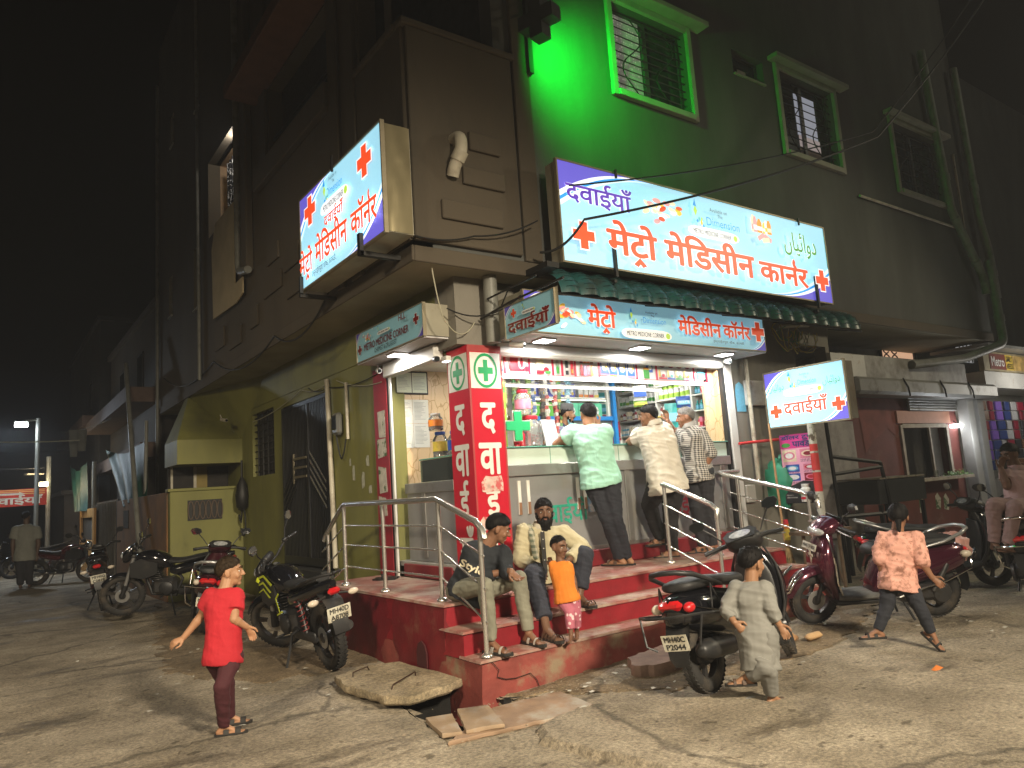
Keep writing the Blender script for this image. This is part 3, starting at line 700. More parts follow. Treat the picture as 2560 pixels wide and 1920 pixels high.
wn = bp('window', m_dark, lambda b: b.bx(4.1, 4.12, 12.42, 13.64, 2.12, 3.24))
for k in range(9):
    MB().bx(4.04, 4.06, 12.42, 13.64, 2.2+k*.12, 2.215+k*.12).build('bar', m_bar, wn)
for k in range(4): MB().bx(4.035, 4.055, 12.6+k*.28, 12.615+k*.28, 2.12, 3.24).build('bar', m_bar, wn)
# red painted strip beside the side shutter
rs = bp('red_jamb', mat('jamb_red', (.3, .014, .025), .5, noise=.12, dirt=(.2, .05, .04), dscale=4, dlo=.6, dhi=.75), lambda b: fbox(b, 'L', 4.0, 8.1, 8.47, .682, 3.18, .001, .02, .004))
m_torn = mat('torn_paper', (.5, .47, .4), .85, noise=.25, scale=10, dirt=(.07, .12, .05), dscale=5, dlo=.5, dhi=.56)
for (y0, y1, z0, z1) in ((8.16, 8.36, 2.35, 2.62), (8.15, 8.38, 2.06, 2.32), (8.17, 8.38, 1.68, 1.98), (8.2, 8.4, 1.4, 1.62)):
    r = random.Random(int(y0*100+z0*10)); pts = []
    for (a, c) in ((y0, z0), (y1, z0), (y1, z1), (y0, z1)): pts.append((a+r.uniform(-.03, .03), c+r.uniform(-.04, .04)))
    b = MB(); b.prism(pts, (3.9785, 0, 0), (0, 1, 0), (0, 0, 1), -.002); o = b.build('torn_poster', m_torn); place(o, bld)
bp('shutter_guide', mat('guide_steel', (.05, .05, .05), .4, .6), lambda b: b.bx(3.985, 4.03, 8.04, 8.1, .68, 3.12)); bp('shutter_guide', MATS['guide_steel'], lambda b: b.bx(8.22, 8.27, 6.46, 6.6, .68, 3.15))
m_white = mat('white_enamel', (.62, .61, .58), .45, noise=.08, scale=4, dirt=(.35, .25, .16), dscale=5, dlo=.6, dhi=.75)
bp('shutter_frame', m_white, lambda b: b.bx(3.975, 4.0, 7.985, 8.035, .68, 3.1, .004)); bp('shutter_frame', m_white, lambda b: b.bx(8.28, 8.42, 6.44, 6.498, .68, 3.2, .006))
# ================================================================== signs
m_box = mat('sign_sheet_metal', (.42, .39, .3), .4, .55, noise=.1, scale=4, dirt=(.3, .24, .15), dscale=3, dlo=.56, dhi=.72)
m_edge = mat('sign_edge_trim', (.3, .26, .18), .5, .5, noise=.15)
def sign_set(pre, e):
    """print colours: backlit ones give off light, plain ones do not"""
    d = {}
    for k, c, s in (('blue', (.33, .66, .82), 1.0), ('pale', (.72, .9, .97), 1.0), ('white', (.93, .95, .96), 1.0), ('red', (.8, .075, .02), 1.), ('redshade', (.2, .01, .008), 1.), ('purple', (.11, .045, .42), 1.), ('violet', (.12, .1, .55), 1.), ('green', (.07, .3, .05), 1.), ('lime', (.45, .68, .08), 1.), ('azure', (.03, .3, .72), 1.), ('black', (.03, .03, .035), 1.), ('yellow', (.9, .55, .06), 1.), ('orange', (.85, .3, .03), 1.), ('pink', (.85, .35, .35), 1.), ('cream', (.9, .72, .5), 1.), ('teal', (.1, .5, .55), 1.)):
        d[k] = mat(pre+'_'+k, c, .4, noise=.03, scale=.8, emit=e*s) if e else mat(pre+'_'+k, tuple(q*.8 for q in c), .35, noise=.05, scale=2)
    return d
LIT = sign_set('backlit', 1.02); DIM = sign_set('printed', 0); HALF = sign_set('added_glow', .34)
class Sign:
    def __init__(s, name, label, o, u, v, W, H, depth, P, cat='sign', frame=.02, box=True):
        s.u, s.v = Vector(u), Vector(v); s.n = s.u.cross(s.v); s.o = Vector(o); s.W, s.H, s.P = W, H, P
        s.t = thing(name, label, cat, o); s.k = 0
        z = Vector((0, 0, 0))
        if box:
            b = MB(); b.prism([(0, 0), (W, 0), (W, H), (0, H)], -s.n*depth, s.u, s.v, depth-.006); b.build('sign_box', m_box, s.t)
        b = MB()
        for (a0, a1, c0, c1) in ((-.004, W+.004, -frame, 0), (-.004, W+.004, H, H+frame), (-frame, 0, -frame, H+frame), (W, W+frame, -frame, H+frame)):
            b.prism([(a0, c0), (a1, c0), (a1, c1), (a0, c1)], -s.n*.03, s.u, s.v, .042)
        b.build('sign_frame', m_edge, s.t)
        b = MB(); b.quad(*[s.p(a, c, 0) for a, c in ((0, 0), (W, 0), (W, H), (0, H))]); b.build('face', P['blue'], s.t, fix=False)
    def p(s, a, c, d=0.): return s.u*a+s.v*c+s.n*d
    def lay(s): s.k += 1; return .0011*s.k
    def poly(s, name, pts, col, lift=None):
        d = lift or s.lay(); b = MB(); b.poly([s.p(a*s.W, c*s.H, d) for a, c in pts]); return b.build(name, s.P[col] if isinstance(col, str) else col, s.t, fix=False)
    def ell(s, name, cx, cyy, rx, ry, col, rot=0., n=18, pinch=1., lift=None):
        pts = []
        for k in range(n):
            a = 2*math.pi*k/n; x, y = rx*math.cos(a), ry*math.sin(a)
            if pinch != 1: x = rx*math.copysign(abs(math.cos(a))**pinch, math.cos(a))
            pts.append((cx+(x*math.cos(rot)-y*math.sin(rot))*s.H/s.W, cyy+x*math.sin(rot)+y*math.cos(rot)))
        return s.poly(name, pts, col, lift)
    def cross(s, cx, cyy, r, col='red', shade=True, t=.36):
        f = s.H/s.W
        def pts(dx, dy, r, t): return [(cx+f*(x*r)+dx*f, cyy+y*r+dy) for x, y in ((-t, -1), (t, -1), (t, -t), (1, -t), (1, t), (t, t), (t, 1), (-t, 1), (-t, t), (-1, t), (-1, -t), (-t, -t))]
        if shade: s.poly('cross_shadow', pts(.014, -.014, r, t), 'redshade')
        s.poly('cross_rim', pts(0, 0, r*1.1, t*1.12), 'white'); s.poly('cross', pts(0, 0, r, t), col)
    def text(s, body, a, c, h, wd, col, off=.012, halo=None, name='lettering'):
        o = s.p(a*s.W, c*s.H)
        if halo: lettering(body, o, s.u, s.v, s.P['white'], s.t, height=h*s.H, width=wd*s.W, off=off+halo, lift=s.lay(), name='lettering_halo'); 
        d = s.lay()+.0006
        lettering(body, o+(s.u+s.v)*(.4*(halo or 0)*h*s.H*.0), s.u, s.v, s.P[col] if isinstance(col, str) else col, s.t, height=h*s.H, width=wd*s.W, off=off, lift=d, name=name)
    def swoosh(s, k=1.):
        W = s.W/s.H; P = s.poly
        def arc(fx, fy, x0, y0): return [(x0+fx*k*.62*(math.sin(R_(a)))/W*1.6, y0+fy*.3*(1-math.sin(R_(90-a*1.)))**1) for a in range(0, 91, 9)]
        # corner flashes: a bowed wedge with pale bands beside it
        for (cx, cyy, fx, fy) in ((0, 1, 1, -1), (1, 0, -1, 1)):
            for nm, sx, sy, col in (('pale_band', .44, .42, 'pale'), ('blue_band', .41, .37, 'azure'), ('pale_band', .375, .335, 'white'), ('corner_flash', .33, .28, 'violet')):
                pts = [(cx, cyy)]
                n = 12
                for q in range(n+1):
                    t = q/n; x = sx*k*t; y = sy*(1-t)**2.1*1.15
                    pts.append((cx+fx*x*min(1, 3.2/W), cyy+fy*y*.95))
                P(nm, pts if fx*fy > 0 else pts[::-1], col)
    def logo(s, cx, cyy, q):
        f = s.H/s.W
        def dia(x, y, w_, h_, col, half=None):
            pts = [(x, y+h_), (x-w_, y), (x, y-h_), (x+w_, y)]
            s.poly('logo_diamond', [(cx+f*a*q, cyy+c*q) for a, c in pts], col)
        dia(-.28, .3, .14, .3, 'lime'); s.poly('logo_tip', [(cx+f*(-.28+a)*q, cyy+(.3+c)*q) for a, c in ((0, .62), (-.16, .24), (.1, .2))], 'azure')
        dia(-.05, -.12, .09, .16, 'teal'); dia(.1, -.3, .1, .2, 'yellow'); dia(-.2, -.24, .1, .12, 'azure'); dia(.14, -.1, .07, .14, 'lime'); dia(.22, -.5, .08, .2, 'azure')
    def tagline(s, cx, cyy, wd, h):
        s.ell('pill_badge', cx, cyy, wd/2*s.W/s.H, h*.85, 'white', pinch=.35, n=28)
        s.text('METRO MEDICINE CORNER', cx-wd*.4, cyy-h*.38, h*.76, wd*.74, 'black', .006)
        s.ell('tick_badge', cx+wd*.42, cyy, h*.5, h*.5, 'lime'); s.ell('lens_badge', cx-wd*.445, cyy, h*.35, h*.35, 'pale')
    def dimension(s, cx, cyy, wd, h):
        s.text('Available on', cx-wd*.3, cyy+h*.55, h*.16, wd*.5, 'black', 0); s.text('The', cx-wd*.09, cyy+h*.33, h*.15, wd*.15, 'black', 0)
        s.text('Dimension', cx-wd*.42, cyy-h*.08, h*.36, wd*.95, 'azure', 0)
    def pills(s, cx, cyy, q, seed=1):
        r = random.Random(seed)
        for col, n in (('cream', 5), ('yellow', 4), ('pink', 5), ('white', 4), ('red', 3), ('cream', 3)):
            for _ in range(n):
                a = r.gauss(0, .55); c = r.gauss(-.1, .25)
                s.ell('pill', cx+a*q*s.H/s.W, cyy+c*q, q*r.uniform(.14, .25), q*r.uniform(.08, .11), col, r.uniform(-.6, .6), 12)
    def bottles(s, cx, cyy, q):
        for x, wd, h, col, cap in ((-.5, .14, .75, 'cream', 'pink'), (-.38, .13, .7, 'pink', 'white'), (-.1, .16, .62, 'orange', 'white'), (.2, .12, .5, 'yellow', 'white'), (.33, .1, .6, 'white', 'yellow'), (.52, .15, .62, 'orange', 'cream')):
            f = s.H/s.W*q
            s.poly('bottle_print', [(cx+f*(x-wd), cyy), (cx+f*(x+wd), cyy), (cx+f*(x+wd), cyy+q*h*.7), (cx+f*(x+wd*.4), cyy+q*h), (cx+f*(x-wd*.4), cyy+q*h), (cx+f*(x-wd), cyy+q*h*.7)], col)
            s.poly('bottle_label', [(cx+f*(x-wd*.95), cyy+q*.1), (cx+f*(x+wd*.95), cyy+q*.1), (cx+f*(x+wd*.95), cyy+q*h*.45), (cx+f*(x-wd*.95), cyy+q*h*.45)], cap)
        for x, y, rot in ((-.1, -.18, .5), (.35, -.2, -.4), (.2, -.3, .2)):
            s.poly('blister_print', [(cx+s.H/s.W*q*(x+a*math.cos(rot)-c*math.sin(rot)), cyy+q*(y+a*math.sin(rot)+c*math.cos(rot))) for a, c in ((-.25, -.1), (.25, -.1), (.25, .1), (-.25, .1))], 'pink' if x != .2 else 'cream')
URDU = '\ufb9e\ufe8e\ufbff\ufe8b\ufe8d\ufeed\ufea9'
DAVA = '\u0926\u0935\u093e\u0908\u092f\u093e\u0901'
METRO = '\u092e\u0947\u091f^\u094b'
MEDI = '\u092e\u0947\u093f\u0921\u0938\u0940\u0928'
KORNER = '\u0915\u093e\u0928~\u0930'; KORNER2 = '\u0915\u0949\u0928~\u0930'
ADDR = '\u0907\u0938\u094d\u092e\u093e\u0908\u0932\u092a\u0941\u0930\u093e \u091a\u094c\u0915, \u0915\u093e\u092e\u0920\u0940.'
# --- long backlit sign over the shop
S = Sign('shop_sign', 'long backlit blue pharmacy signboard above the green corrugated awning', (4.95, 5.75, 3.945), (1, 0, 0), (0, 0, 1), 5.02, 1.125, .2, LIT)
S.swoosh()
S.text(DAVA, .017, .585, .27, .2, 'purple', .02, .03); S.pills(.31, .76, .26)
S.logo(.443, .74, .22); S.dimension(.522, .68, .135, .27); S.tagline(.49, .565, .195, .072); S.bottles(.685, .71, .28)
S.text(URDU, .776, .5, .32, .152, 'green', .012, .02)
S.text(METRO, .114, .025, .455, .16, 'red', .03, .035); S.text(MEDI, .296, .115, .37, .337, 'red', .03, .035); S.text(KORNER, .65, .11, .35, .22, 'red', .03, .035)
S.cross(.047, .252, .135); S.cross(.935, .248, .135)
for a, z0, z1 in ((.141, -.1, .33), (.918, -.1, .31)):
    b = MB(); b.prism([(a*5.02-.018, z0*1.125), (a*5.02+.018, z0*1.125), (a*5.02+.018, z1*1.125), (a*5.02-.018, z1*1.125)], S.n*.02, S.u, S.v, .035); b.build('bracket', m_bar, S.t)
    MB().bx(a*5.02-.018, a*5.02+.018, -.02, .4, -.17, -.135).build('bracket', m_bar, S.t)
for a in (.169, .873):
    b = MB(); b.prism([(a*5.02-.012, 1.07), (a*5.02+.012, 1.07), (a*5.02+.012, 1.17), (a*5.02-.012, 1.17)], S.n*.016, S.u, S.v, .02); b.build('hook', m_bar, S.t)
# --- backlit sign on the side street
S = Sign('side_sign', 'backlit blue signboard on the overhang above the side street, sheet metal end dented', (2.95, 8.03, 4.01), (0, -1, 0), (0, 0, 1), 2.14, 1.06, .3, LIT)
S.swoosh(1.1)
S.cross(.15, .79, .155); S.cross(.835, .775, .15); S.logo(.39, .78, .22); S.dimension(.49, .76, .2, .25); S.tagline(.49, .648, .35, .08)
S.text(DAVA, .365, .44, .16, .245, 'red', .02, .03)
S.text(METRO, .008, .045, .36, .19, 'red', .02, .03); S.text(MEDI, .238, .13, .32, .41, 'red', .02, .03); S.text(KORNER2, .69, .14, .32, .28, 'red', .02, .03)
S.text(ADDR, .19, .02, .09, .32, 'black', 0.)
for (a0, a1, c0, c1) in ((1.64, 1.7, -.1, .12), (.02, .06, -.07, .14)):
    b = MB(); b.prism([(a0, c0), (a1, c0), (a1, c1), (a0, c1)], S.n*.012, S.u, S.v, .04); b.build('bracket', m_bar, S.t)
    MB().bx(-.05, .42, -a1, -a0, -.1, -.055).build('bracket', m_bar, S.t)
b = MB(); b.prism([(1.0, 1.02), (1.025, 1.02), (1.025, 1.2), (1.0, 1.2)], S.n*.01, S.u, S.v, .02); b.build('hook', m_bar, S.t)
# dented end plate: buckled sheet
def dent():
    b = MB(); n = 9; rows = []
    for j in range(n+1):
        row = []
        for i in range(n+1):
            x = .012+.276*i/n; z = .005+1.05*j/n
            d = .004+.012*MN.noise(Vector((x*9, z*5, 2)))*(1 if .1 < i/n < .95 else 0)
            row.append((x, -2.145-d, z))
        rows.append(row)
    b.loft(rows, cap=False, closed=False); b.build('end_plate', mat('brass_toned_sheet', (.5, .43, .26), .3, .8, noise=.08, scale=3), S.t, smooth=60)
dent()
# --- printed band over the shutter, a weak glow put into its print colours
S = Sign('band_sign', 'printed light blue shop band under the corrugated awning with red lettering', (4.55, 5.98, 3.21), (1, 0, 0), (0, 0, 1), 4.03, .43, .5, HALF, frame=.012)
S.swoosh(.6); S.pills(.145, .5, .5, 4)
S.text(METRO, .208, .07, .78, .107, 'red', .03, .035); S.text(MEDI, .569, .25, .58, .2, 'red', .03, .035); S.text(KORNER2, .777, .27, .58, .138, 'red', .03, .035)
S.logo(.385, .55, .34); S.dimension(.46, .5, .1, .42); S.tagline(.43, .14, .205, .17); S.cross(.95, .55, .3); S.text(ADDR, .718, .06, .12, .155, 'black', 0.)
# --- small sign hung edge-on at the corner
S = Sign('hanging_sign', 'dim blue signboard hung edge-on under a bent iron bracket at the corner', (4.28, 5.95, 3.085), (0, -1, 0), (0, 0, 1), .8, .33, .012, DIM, frame=.006, box=False)
S.swoosh(.6); S.text(DAVA, .06, .08, .5, .85, 'redshade', .03, .03); S.cross(.2, .72, .13, shade=False); S.logo(.42, .8, .2); S.tagline(.52, .62, .28, .07)
b = MB(); b.quad((.006, 0, 0), (.006, 0, .34), (.006, -.85, .34), (.006, -.85, 0)); b.build('back_sheet', m_box, S.t)
b = MB(); b.tube([(0, .45, .32), (0, -.1, .37), (0, -.95, .39)], .012, 6).tube([(.0, .3, .5), (0, -.55, .52)], .01, 6).tube([(0, .05, .37), (0, -.1, .52)], .008, 6); b.build('iron_bracket', m_bar, S.t)
# --- small dim sign over the side shutter
S = Sign('chemist_sign', 'small unlit blue chemist sign above the side shutter', (3.7, 8.27, 3.235), (0, -1, 0), (0, 0, 1), 1.67, .345, .3, DIM, frame=.008)
S.swoosh(.4); S.text('METRO MEDICINE CORNER', .13, .3, .24, .68, 'redshade', .012); S.text('CHEMIST & DRUGGIST', .3, .1, .15, .34, 'black', 0.); S.cross(.06, .4, .16, 'redshade', False); S.cross(.92, .58, .17, 'redshade', False); S.pills(.22, .75, .25, 6); S.logo(.42, .75, .2); S.tagline(.5, .63, .2, .07)
S.text('HLL', .73, .7, .2, .1, 'redshade', .02)
# --- free-standing backlit box on posts
S = Sign('stand_sign', 'backlit blue sign box on a pole beside the red railing of the steps', (8.9, 6.27, 2.2), (0, -1, 0), (0, 0, 1), 1.17, .74, .2, LIT, frame=.022)
S.swoosh(.9); S.text(DAVA, .22, .16, .32, .56, 'red', .02, .03); S.cross(.115, .275, .12); S.cross(.905, .27, .12); S.logo(.38, .76, .24); S.dimension(.55, .72, .24, .26); S.tagline(.5, .585, .5, .085); S.text(URDU, .055, .62, .16, .21, 'green', .0); S.text(URDU, .757, .61, .17, .21, 'green', .0)
for c in ((0, -1.18, .02),):
    MB().bx(.0, .2, -1.181, -1.174, 0, .74).build('end_plate', mat('weathered_sheet', (.2, .19, .16), .55, .5, noise=.2, dirt=(.14, .1, .06)), S.t)
# --- green cross lamp box on the upper wall
t = thing('cross_lamp', 'dark pharmacy cross box throwing green light on the upper wall', 'light', (4.9, 5.72, 6.63))
m_cb = mat('cross_box_black', (.035, .04, .035), .5, noise=.1)
b = MB(); C = [(a_*.7, c_*.7) for a_, c_ in [(-.13, -.36), (.13, -.36), (.13, -.13), (.36, -.13), (.36, .13), (.13, .13), (.13, .36), (-.13, .36), (-.13, .13), (-.36, .13), (-.36, -.13), (-.13, -.13)]]
Rz = Matrix.Rotation(R_(-74), 3, 'Z'); ux = Rz @ Vector((1, 0, 0))
b.prism([(x*.9, z*.9) for x, z in C], Vector((0, 0, 0)), ux, (0, 0, 1), .17); b.build('cross_box', m_cb, t)
# its lit faces are turned to the wall: emissive panels on both broad sides
nrm = ux.cross(Vector((0, 0, 1)))
b = MB(); b.prism([(x*.84, z*.84) for x, z in C], nrm*-.008, ux, (0, 0, 1), .006); b.build('lit_face', glow('green_led', (.0, 1., .12), 1.5), t)
MB().bx(.0, .06, .3, .39, -.42, .6).build('wall_post', m_bar, t); MB().tube([(.03, .3, .3), (.03, .1, .15)], .015, 6).build('arm', m_bar, t); MB().tube([(.03, .3, .45), (.05, .05, .24)], .012, 6).build('arm', m_bar, t)
lamp('cross_glow', (5.1, 5.42, 6.62), 420, (.0, .9, .035), .1, 'SPOT', (5.75, 6.12, 6.4), spot=132, blend=1.)
# ================================================================== corner pillar
m_pr = mat('pillar_red_vinyl', (.5, .012, .03), .35, noise=.06, scale=2)
m_prd = mat('pillar_red_border', (.36, .05, .05), .5, noise=.1)
m_pw = mat('vinyl_white', (.68, .67, .62), .45, noise=.06)
m_pg = mat('vinyl_green', (.01, .3, .1), .4, noise=.05)
pl = thing('corner_pillar', 'red corner pillar with white vertical lettering and green cross roundels', 'pillar', (4.09, 6.4, .68))
MB().bx(0, .42, 0, .43, -.1, 2.44, .004).build('shaft', m_pr, pl)
def pface(o, u, n, wd, skip):
    o, u, n = Vector(o), Vector(u), Vector(n); v = Vector((0, 0, 1)); u_ = u
    b = MB(); b.quad(*[o+u*a*wd+v*c+n*.002 for a, c in ((.05, 1.98), (.95, 1.98), (.95, 2.36), (.05, 2.36))]); b.build('white_panel', m_pw, pl, fix=False)
    ring = MB(); N = 28; c0 = o+u*wd*.5+v*2.17+n*.004
    for k in range(N):
        a, c = 2*math.pi*k/N, 2*math.pi*(k+1)/N
        f = lambda r, t: c0+(u*math.cos(t)*.8+v*math.sin(t))*r
        ring.quad(f(.155, a), f(.185, a), f(.185, c), f(.155, c))
    ring.build('roundel', m_pg, pl, fix=False)
    b = MB(); b.poly([c0+(u*x*.8+v*y)*.115 for x, y in ((-.3, -1), (.3, -1), (.3, -.3), (1, -.3), (1, .3), (.3, .3), (.3, 1), (-.3, 1), (-.3, .3), (-1, .3), (-1, -.3), (-.3, -.3))]); b.build('green_cross', m_pg, pl, fix=False)
    for ch, z0, h, wf in (('\u0926', 1.5, .33, .46), ('\u0935\u093e', 1.08, .33, .68), ('\u0908', .62, .42, .42), ('\u092f\u093e\u0901', .14, .44, .66), ('\u0901', -.02, .08, .2)):
        if ch == '\u0901': continue
        lettering(ch, o+u*wd*(.5-wf/2)+v*z0, u, v, m_pw, pl, height=h, width=wd*wf, off=.03, lift=.003)
    for (a, z0, z1, w_) in skip:
        r = random.Random(int(z0*50)); b = MB(); b.poly([o+u*(wd*a+x*w_)+v*(z0+y*(z1-z0))+n*.009 for x, y in ((0, .05), (.3, 0), (.6, .06), (1, .02), (1.02, .5), (.95, .98), (.5, .93), (.2, 1), (-.03, .6))]); b.build('peeled_patch', mat('peeled_paper', (.6, .42, .36), .8, noise=.3, scale=14, dirt=(.5, .1, .1), dscale=9, dlo=.52, dhi=.58), pl, fix=False)
pface((0, 0, 0), (1, 0, 0), (0, -1, 0), .42, [(.18, .9, 1.07, .26), (.06, .52, .66, .22)])
pface((0, .43, 0), (0, -1, 0), (-1, 0, 0), .43, [(.45, -.02, .12, .2)])
b = MB()
for (x0, x1, z0, z1) in ((0, .42, 2.37, 2.44), (0, .02, 0, 2.37), (.4, .42, 0, 2.37)): b.quad((x0, -.0015, z0), (x1, -.0015, z0), (x1, -.0015, z1), (x0, -.0015, z1))
b.build('border', m_prd, pl, fix=False)
# ================================================================== pharmacy shell
shop = thing('pharmacy_interior', 'bright open pharmacy room behind the glass counter', 'shop', (4.2, 6.5, .85))
m_in = mat('white_laminate', (.7, .69, .64), .5, noise=.05, dirt=(.6, .56, .47), dscale=3, dlo=.6, dhi=.75)
def vein_mat():
    m = bpy.data.materials.new('veined_laminate'); m.use_nodes = True; t = m.node_tree; b = t.nodes['Principled BSDF']; L = t.links.new
    co = t.nodes.new('ShaderNodeTexCoord'); mp = t.nodes.new('ShaderNodeMapping'); mp.inputs['Scale'].default_value = (2.4, 2.4, 1.3); L(co.outputs['Object'], mp.inputs[0])
    n = t.nodes.new('ShaderNodeTexNoise'); n.inputs['Scale'].default_value = 2.2; n.inputs['Detail'].default_value = 3; L(mp.outputs[0], n.inputs['Vector'])
    ad = t.nodes.new('ShaderNodeMix'); ad.data_type = 'VECTOR'; ad.inputs[0].default_value = .25; L(mp.outputs[0], ad.inputs[4]); L(n.outputs['Color'], ad.inputs[5])
    v = t.nodes.new('ShaderNodeTexVoronoi'); v.feature = 'DISTANCE_TO_EDGE'; v.inputs['Scale'].default_value = 4; L(ad.outputs[1], v.inputs['Vector'])
    r = t.nodes.new('ShaderNodeValToRGB'); r.color_ramp.elements[0].position = .0; r.color_ramp.elements[1].position = .035
    r.color_ramp.elements[0].color = (.42, .26, .11, 1); r.color_ramp.elements[1].color = (.68, .5, .3, 1); L(v.outputs['Distance'], r.inputs[0]); L(r.outputs[0], b.inputs['Base Color']); b.inputs['Roughness'].default_value = .4
    MATS['veined_laminate'] = m; return m
m_vein = vein_mat()
def sp(name, m, fn, smooth=None, parent=None):
    b = MB(); fn(b); return place(b.build(name, m, smooth=smooth), parent or shop)
sp('floor_board', mat('shop_floor', (.3, .29, .27), .5), lambda b: b.bx(4.04, 8.5, 6.5, 8.55, .8, .85))
sp('back_wall', m_in, lambda b: b.bx(4.04, 8.5, 8.5, 8.55, .85, 3.3))
sp('back_lining', m_vein, lambda b: b.bx(4.04, 4.95, 8.12, 8.16, .85, 3.2))
sp('side_wall', m_in, lambda b: b.bx(8.45, 8.5, 6.7, 8.5, .85, 3.3))
sp('jamb_lining', m_vein, lambda b: (b.bx(8.0, 8.27, 6.6, 6.64, 1.86, 3.12), b.bx(8.2, 8.27, 6.52, 6.598, .86, 3.12)))
sp('shop_ceiling', m_in, lambda b: b.bx(4.04, 8.5, 6.5, 8.55, 3.14, 3.19))
sp('plinth', m_red, lambda b: (b.bx(4.52, 8.2, 6.42, 6.55, .682, .86, .01), b.bx(4.03, 4.12, 6.85, 7.95, .682, .83, .01)))
# shutter housings and soffit
sp('soffit_panel', mat('soffit_grey_white', (.5, .49, .5), .55, noise=.06), lambda b: (b.bx(4.5, 8.6, 5.99, 6.6, 3.185, 3.205), b.bx(3.71, 4.4, 6.62, 8.3, 3.215, 3.232)))
sp('shutter_box', m_white, lambda b: (b.bx(4.5, 8.4, 6.43, 6.55, 3.06, 3.18, .01), b.bx(3.94, 4.06, 6.84, 8.1, 3.03, 3.2, .01)))
rim = sp('shutter_roll', m_white, lambda b: b.tube([(4.5, 6.5, 3.1), (8.35, 6.5, 3.1)], .07, 12), 60)
# product frieze
m_frw = mat('frieze_white', (.66, .66, .66), .35, noise=.04)
m_frr = mat('frieze_red', (.5, .02, .06), .4)
fz = sp('product_frieze', m_frw, lambda b: b.bx(4.5, 8.1, 6.6, 6.62, 2.86, 3.13))
FR = [(4.5, 4.68), (4.7, 5.02), (5.05, 5.36), (5.38, 5.5), (5.53, 5.7), (5.73, 6.08), (6.1, 6.72), (6.75, 7.08), (7.12, 7.8), (7.83, 8.06)]
b = MB()
for a, c in FR: b.bx(c, c+.028, 6.592, 6.599, 2.86, 3.13)
b.bx(4.5, 8.1, 6.592, 6.599, 2.845, 2.868); b.build('red_strip', m_frr, fz)
PR = {k: mat('print_'+k, c, .35, noise=.12, scale=25) for k, c in dict(red=(.5, .02, .04), blue=(.03, .09, .4), green=(.06, .28, .06), amber=(.6, .28, .05), brown=(.16, .07, .03), white=(.7, .7, .68), navy=(.02, .04, .16), pink=(.65, .2, .3), lilac=(.4, .3, .6), yellow=(.75, .55, .08), teal=(.03, .3, .3), aqua=(.15, .45, .65), black=(.025, .025, .03), maroon=(.22, .01, .03), cream=(.7, .62, .45), orange=(.7, .22, .03), purple=(.17, .08, .4), lime=(.3, .5, .06), grey=(.35, .35, .36), silver=(.5, .5, .52)).items()}
def prn(x, z, w_, h, col, y=6.588, shape='rect'):
    b = MB()
    if shape == 'rect': P = [(-.5, 0), (.5, 0), (.5, 1), (-.5, 1)]
    elif shape == 'bottle': P = [(-.5, 0), (.5, 0), (.42, .4), (.5, .65), (.3, .85), (.3, 1), (-.3, 1), (-.3, .85), (-.5, .65), (-.42, .4)]
    elif shape == 'oval': P = [(.5*math.cos(2*math.pi*k/14), .5+.5*math.sin(2*math.pi*k/14)) for k in range(14)]
    elif shape == 'spiky': P = [(-.3, 0), (.3, 0), (.5, .7), (.2, .5), (.25, 1), (0, .6), (-.25, 1), (-.2, .5), (-.5, .7)]
    b.poly([(x+a*w_, y, z+c*h) for a, c in P]); o = b.build('printed_product', PR[col], fix=False); o.parent = fz; return o
for x in (4.54, 4.63): prn(x, 2.885, .06, .2, 'brown', shape='bottle'); prn(x, 2.94, .045, .09, 'amber', 6.586, 'oval'); prn(x, 2.89, .06, .025, 'navy', 6.586)
prn(4.86, 2.9, .2, .17, 'red'); prn(4.92, 2.92, .1, .16, 'white', 6.586, 'oval'); prn(4.92, 2.93, .045, .12, 'red', 6.584, 'oval'); prn(4.76, 2.92, .03, .08, 'maroon', 6.586, 'oval'); prn(4.99, 2.9, .05, .06, 'red')
prn(5.18, 2.88, .11, .19, 'cream'); prn(5.18, 3.05, .11, .03, 'maroon', 6.586); prn(5.18, 2.88, .11, .04, 'red', 6.586); prn(5.27, 2.9, .08, .06, 'maroon', 6.586, 'oval'); prn(5.29, 2.885, .08, .03, 'green', 6.584)
prn(5.44, 2.88, .06, .19, 'grey', shape='bottle'); prn(5.44, 2.89, .06, .13, 'green', 6.586, 'spiky')
prn(5.58, 2.88, .045, .21, 'black'); prn(5.58, 2.93, .045, .03, 'white', 6.586); prn(5.66, 2.88, .045, .2, 'red'); prn(5.66, 2.9, .03, .05, 'amber', 6.586)
for k, c in enumerate(('red', 'lilac', 'pink', 'amber')): prn(5.81+.055*k, 2.88, .05, .13, c, shape='bottle'); prn(5.81+.055*k, 3.03, .05, .06, ('maroon', 'orange', 'orange', 'brown')[k])
for k in range(4): prn(6.18+.15*k, 2.9-.005*k, .13, .2, 'blue'); prn(6.18+.15*k, 2.95-.005*k, .1, .15, 'white', 6.586, 'oval'); prn(6.18+.15*k, 2.895-.005*k, .13, .015, ('pink', 'orange', 'lilac', 'pink')[k], 6.586); prn(6.21+.15*k, 2.97, .035, .045, 'yellow', 6.584, 'oval')
prn(6.9, 2.88, .1, .13, 'green'); prn(6.9, 2.99, .1, .03, 'amber', 6.586); prn(6.96, 2.96, .12, .12, 'blue', 6.5885); prn(6.97, 2.99, .07, .06, 'white', 6.586, 'oval')
for k in range(4): prn(7.2+.16*k, 3.03, .13, .08, 'maroon', shape='oval'); prn(7.21+.16*k, 2.91, .1, .07, 'white', 6.586, 'oval'); prn(7.21+.16*k, 2.905, .06, .045, ('red', 'teal', 'green', 'orange')[k], 6.584, 'oval'); prn(7.14+.16*k, 2.91, .03, .09, 'yellow', 6.586); prn(7.2+.16*k, 2.88, .15, .022, ('red', 'blue', 'green', 'lilac')[k])
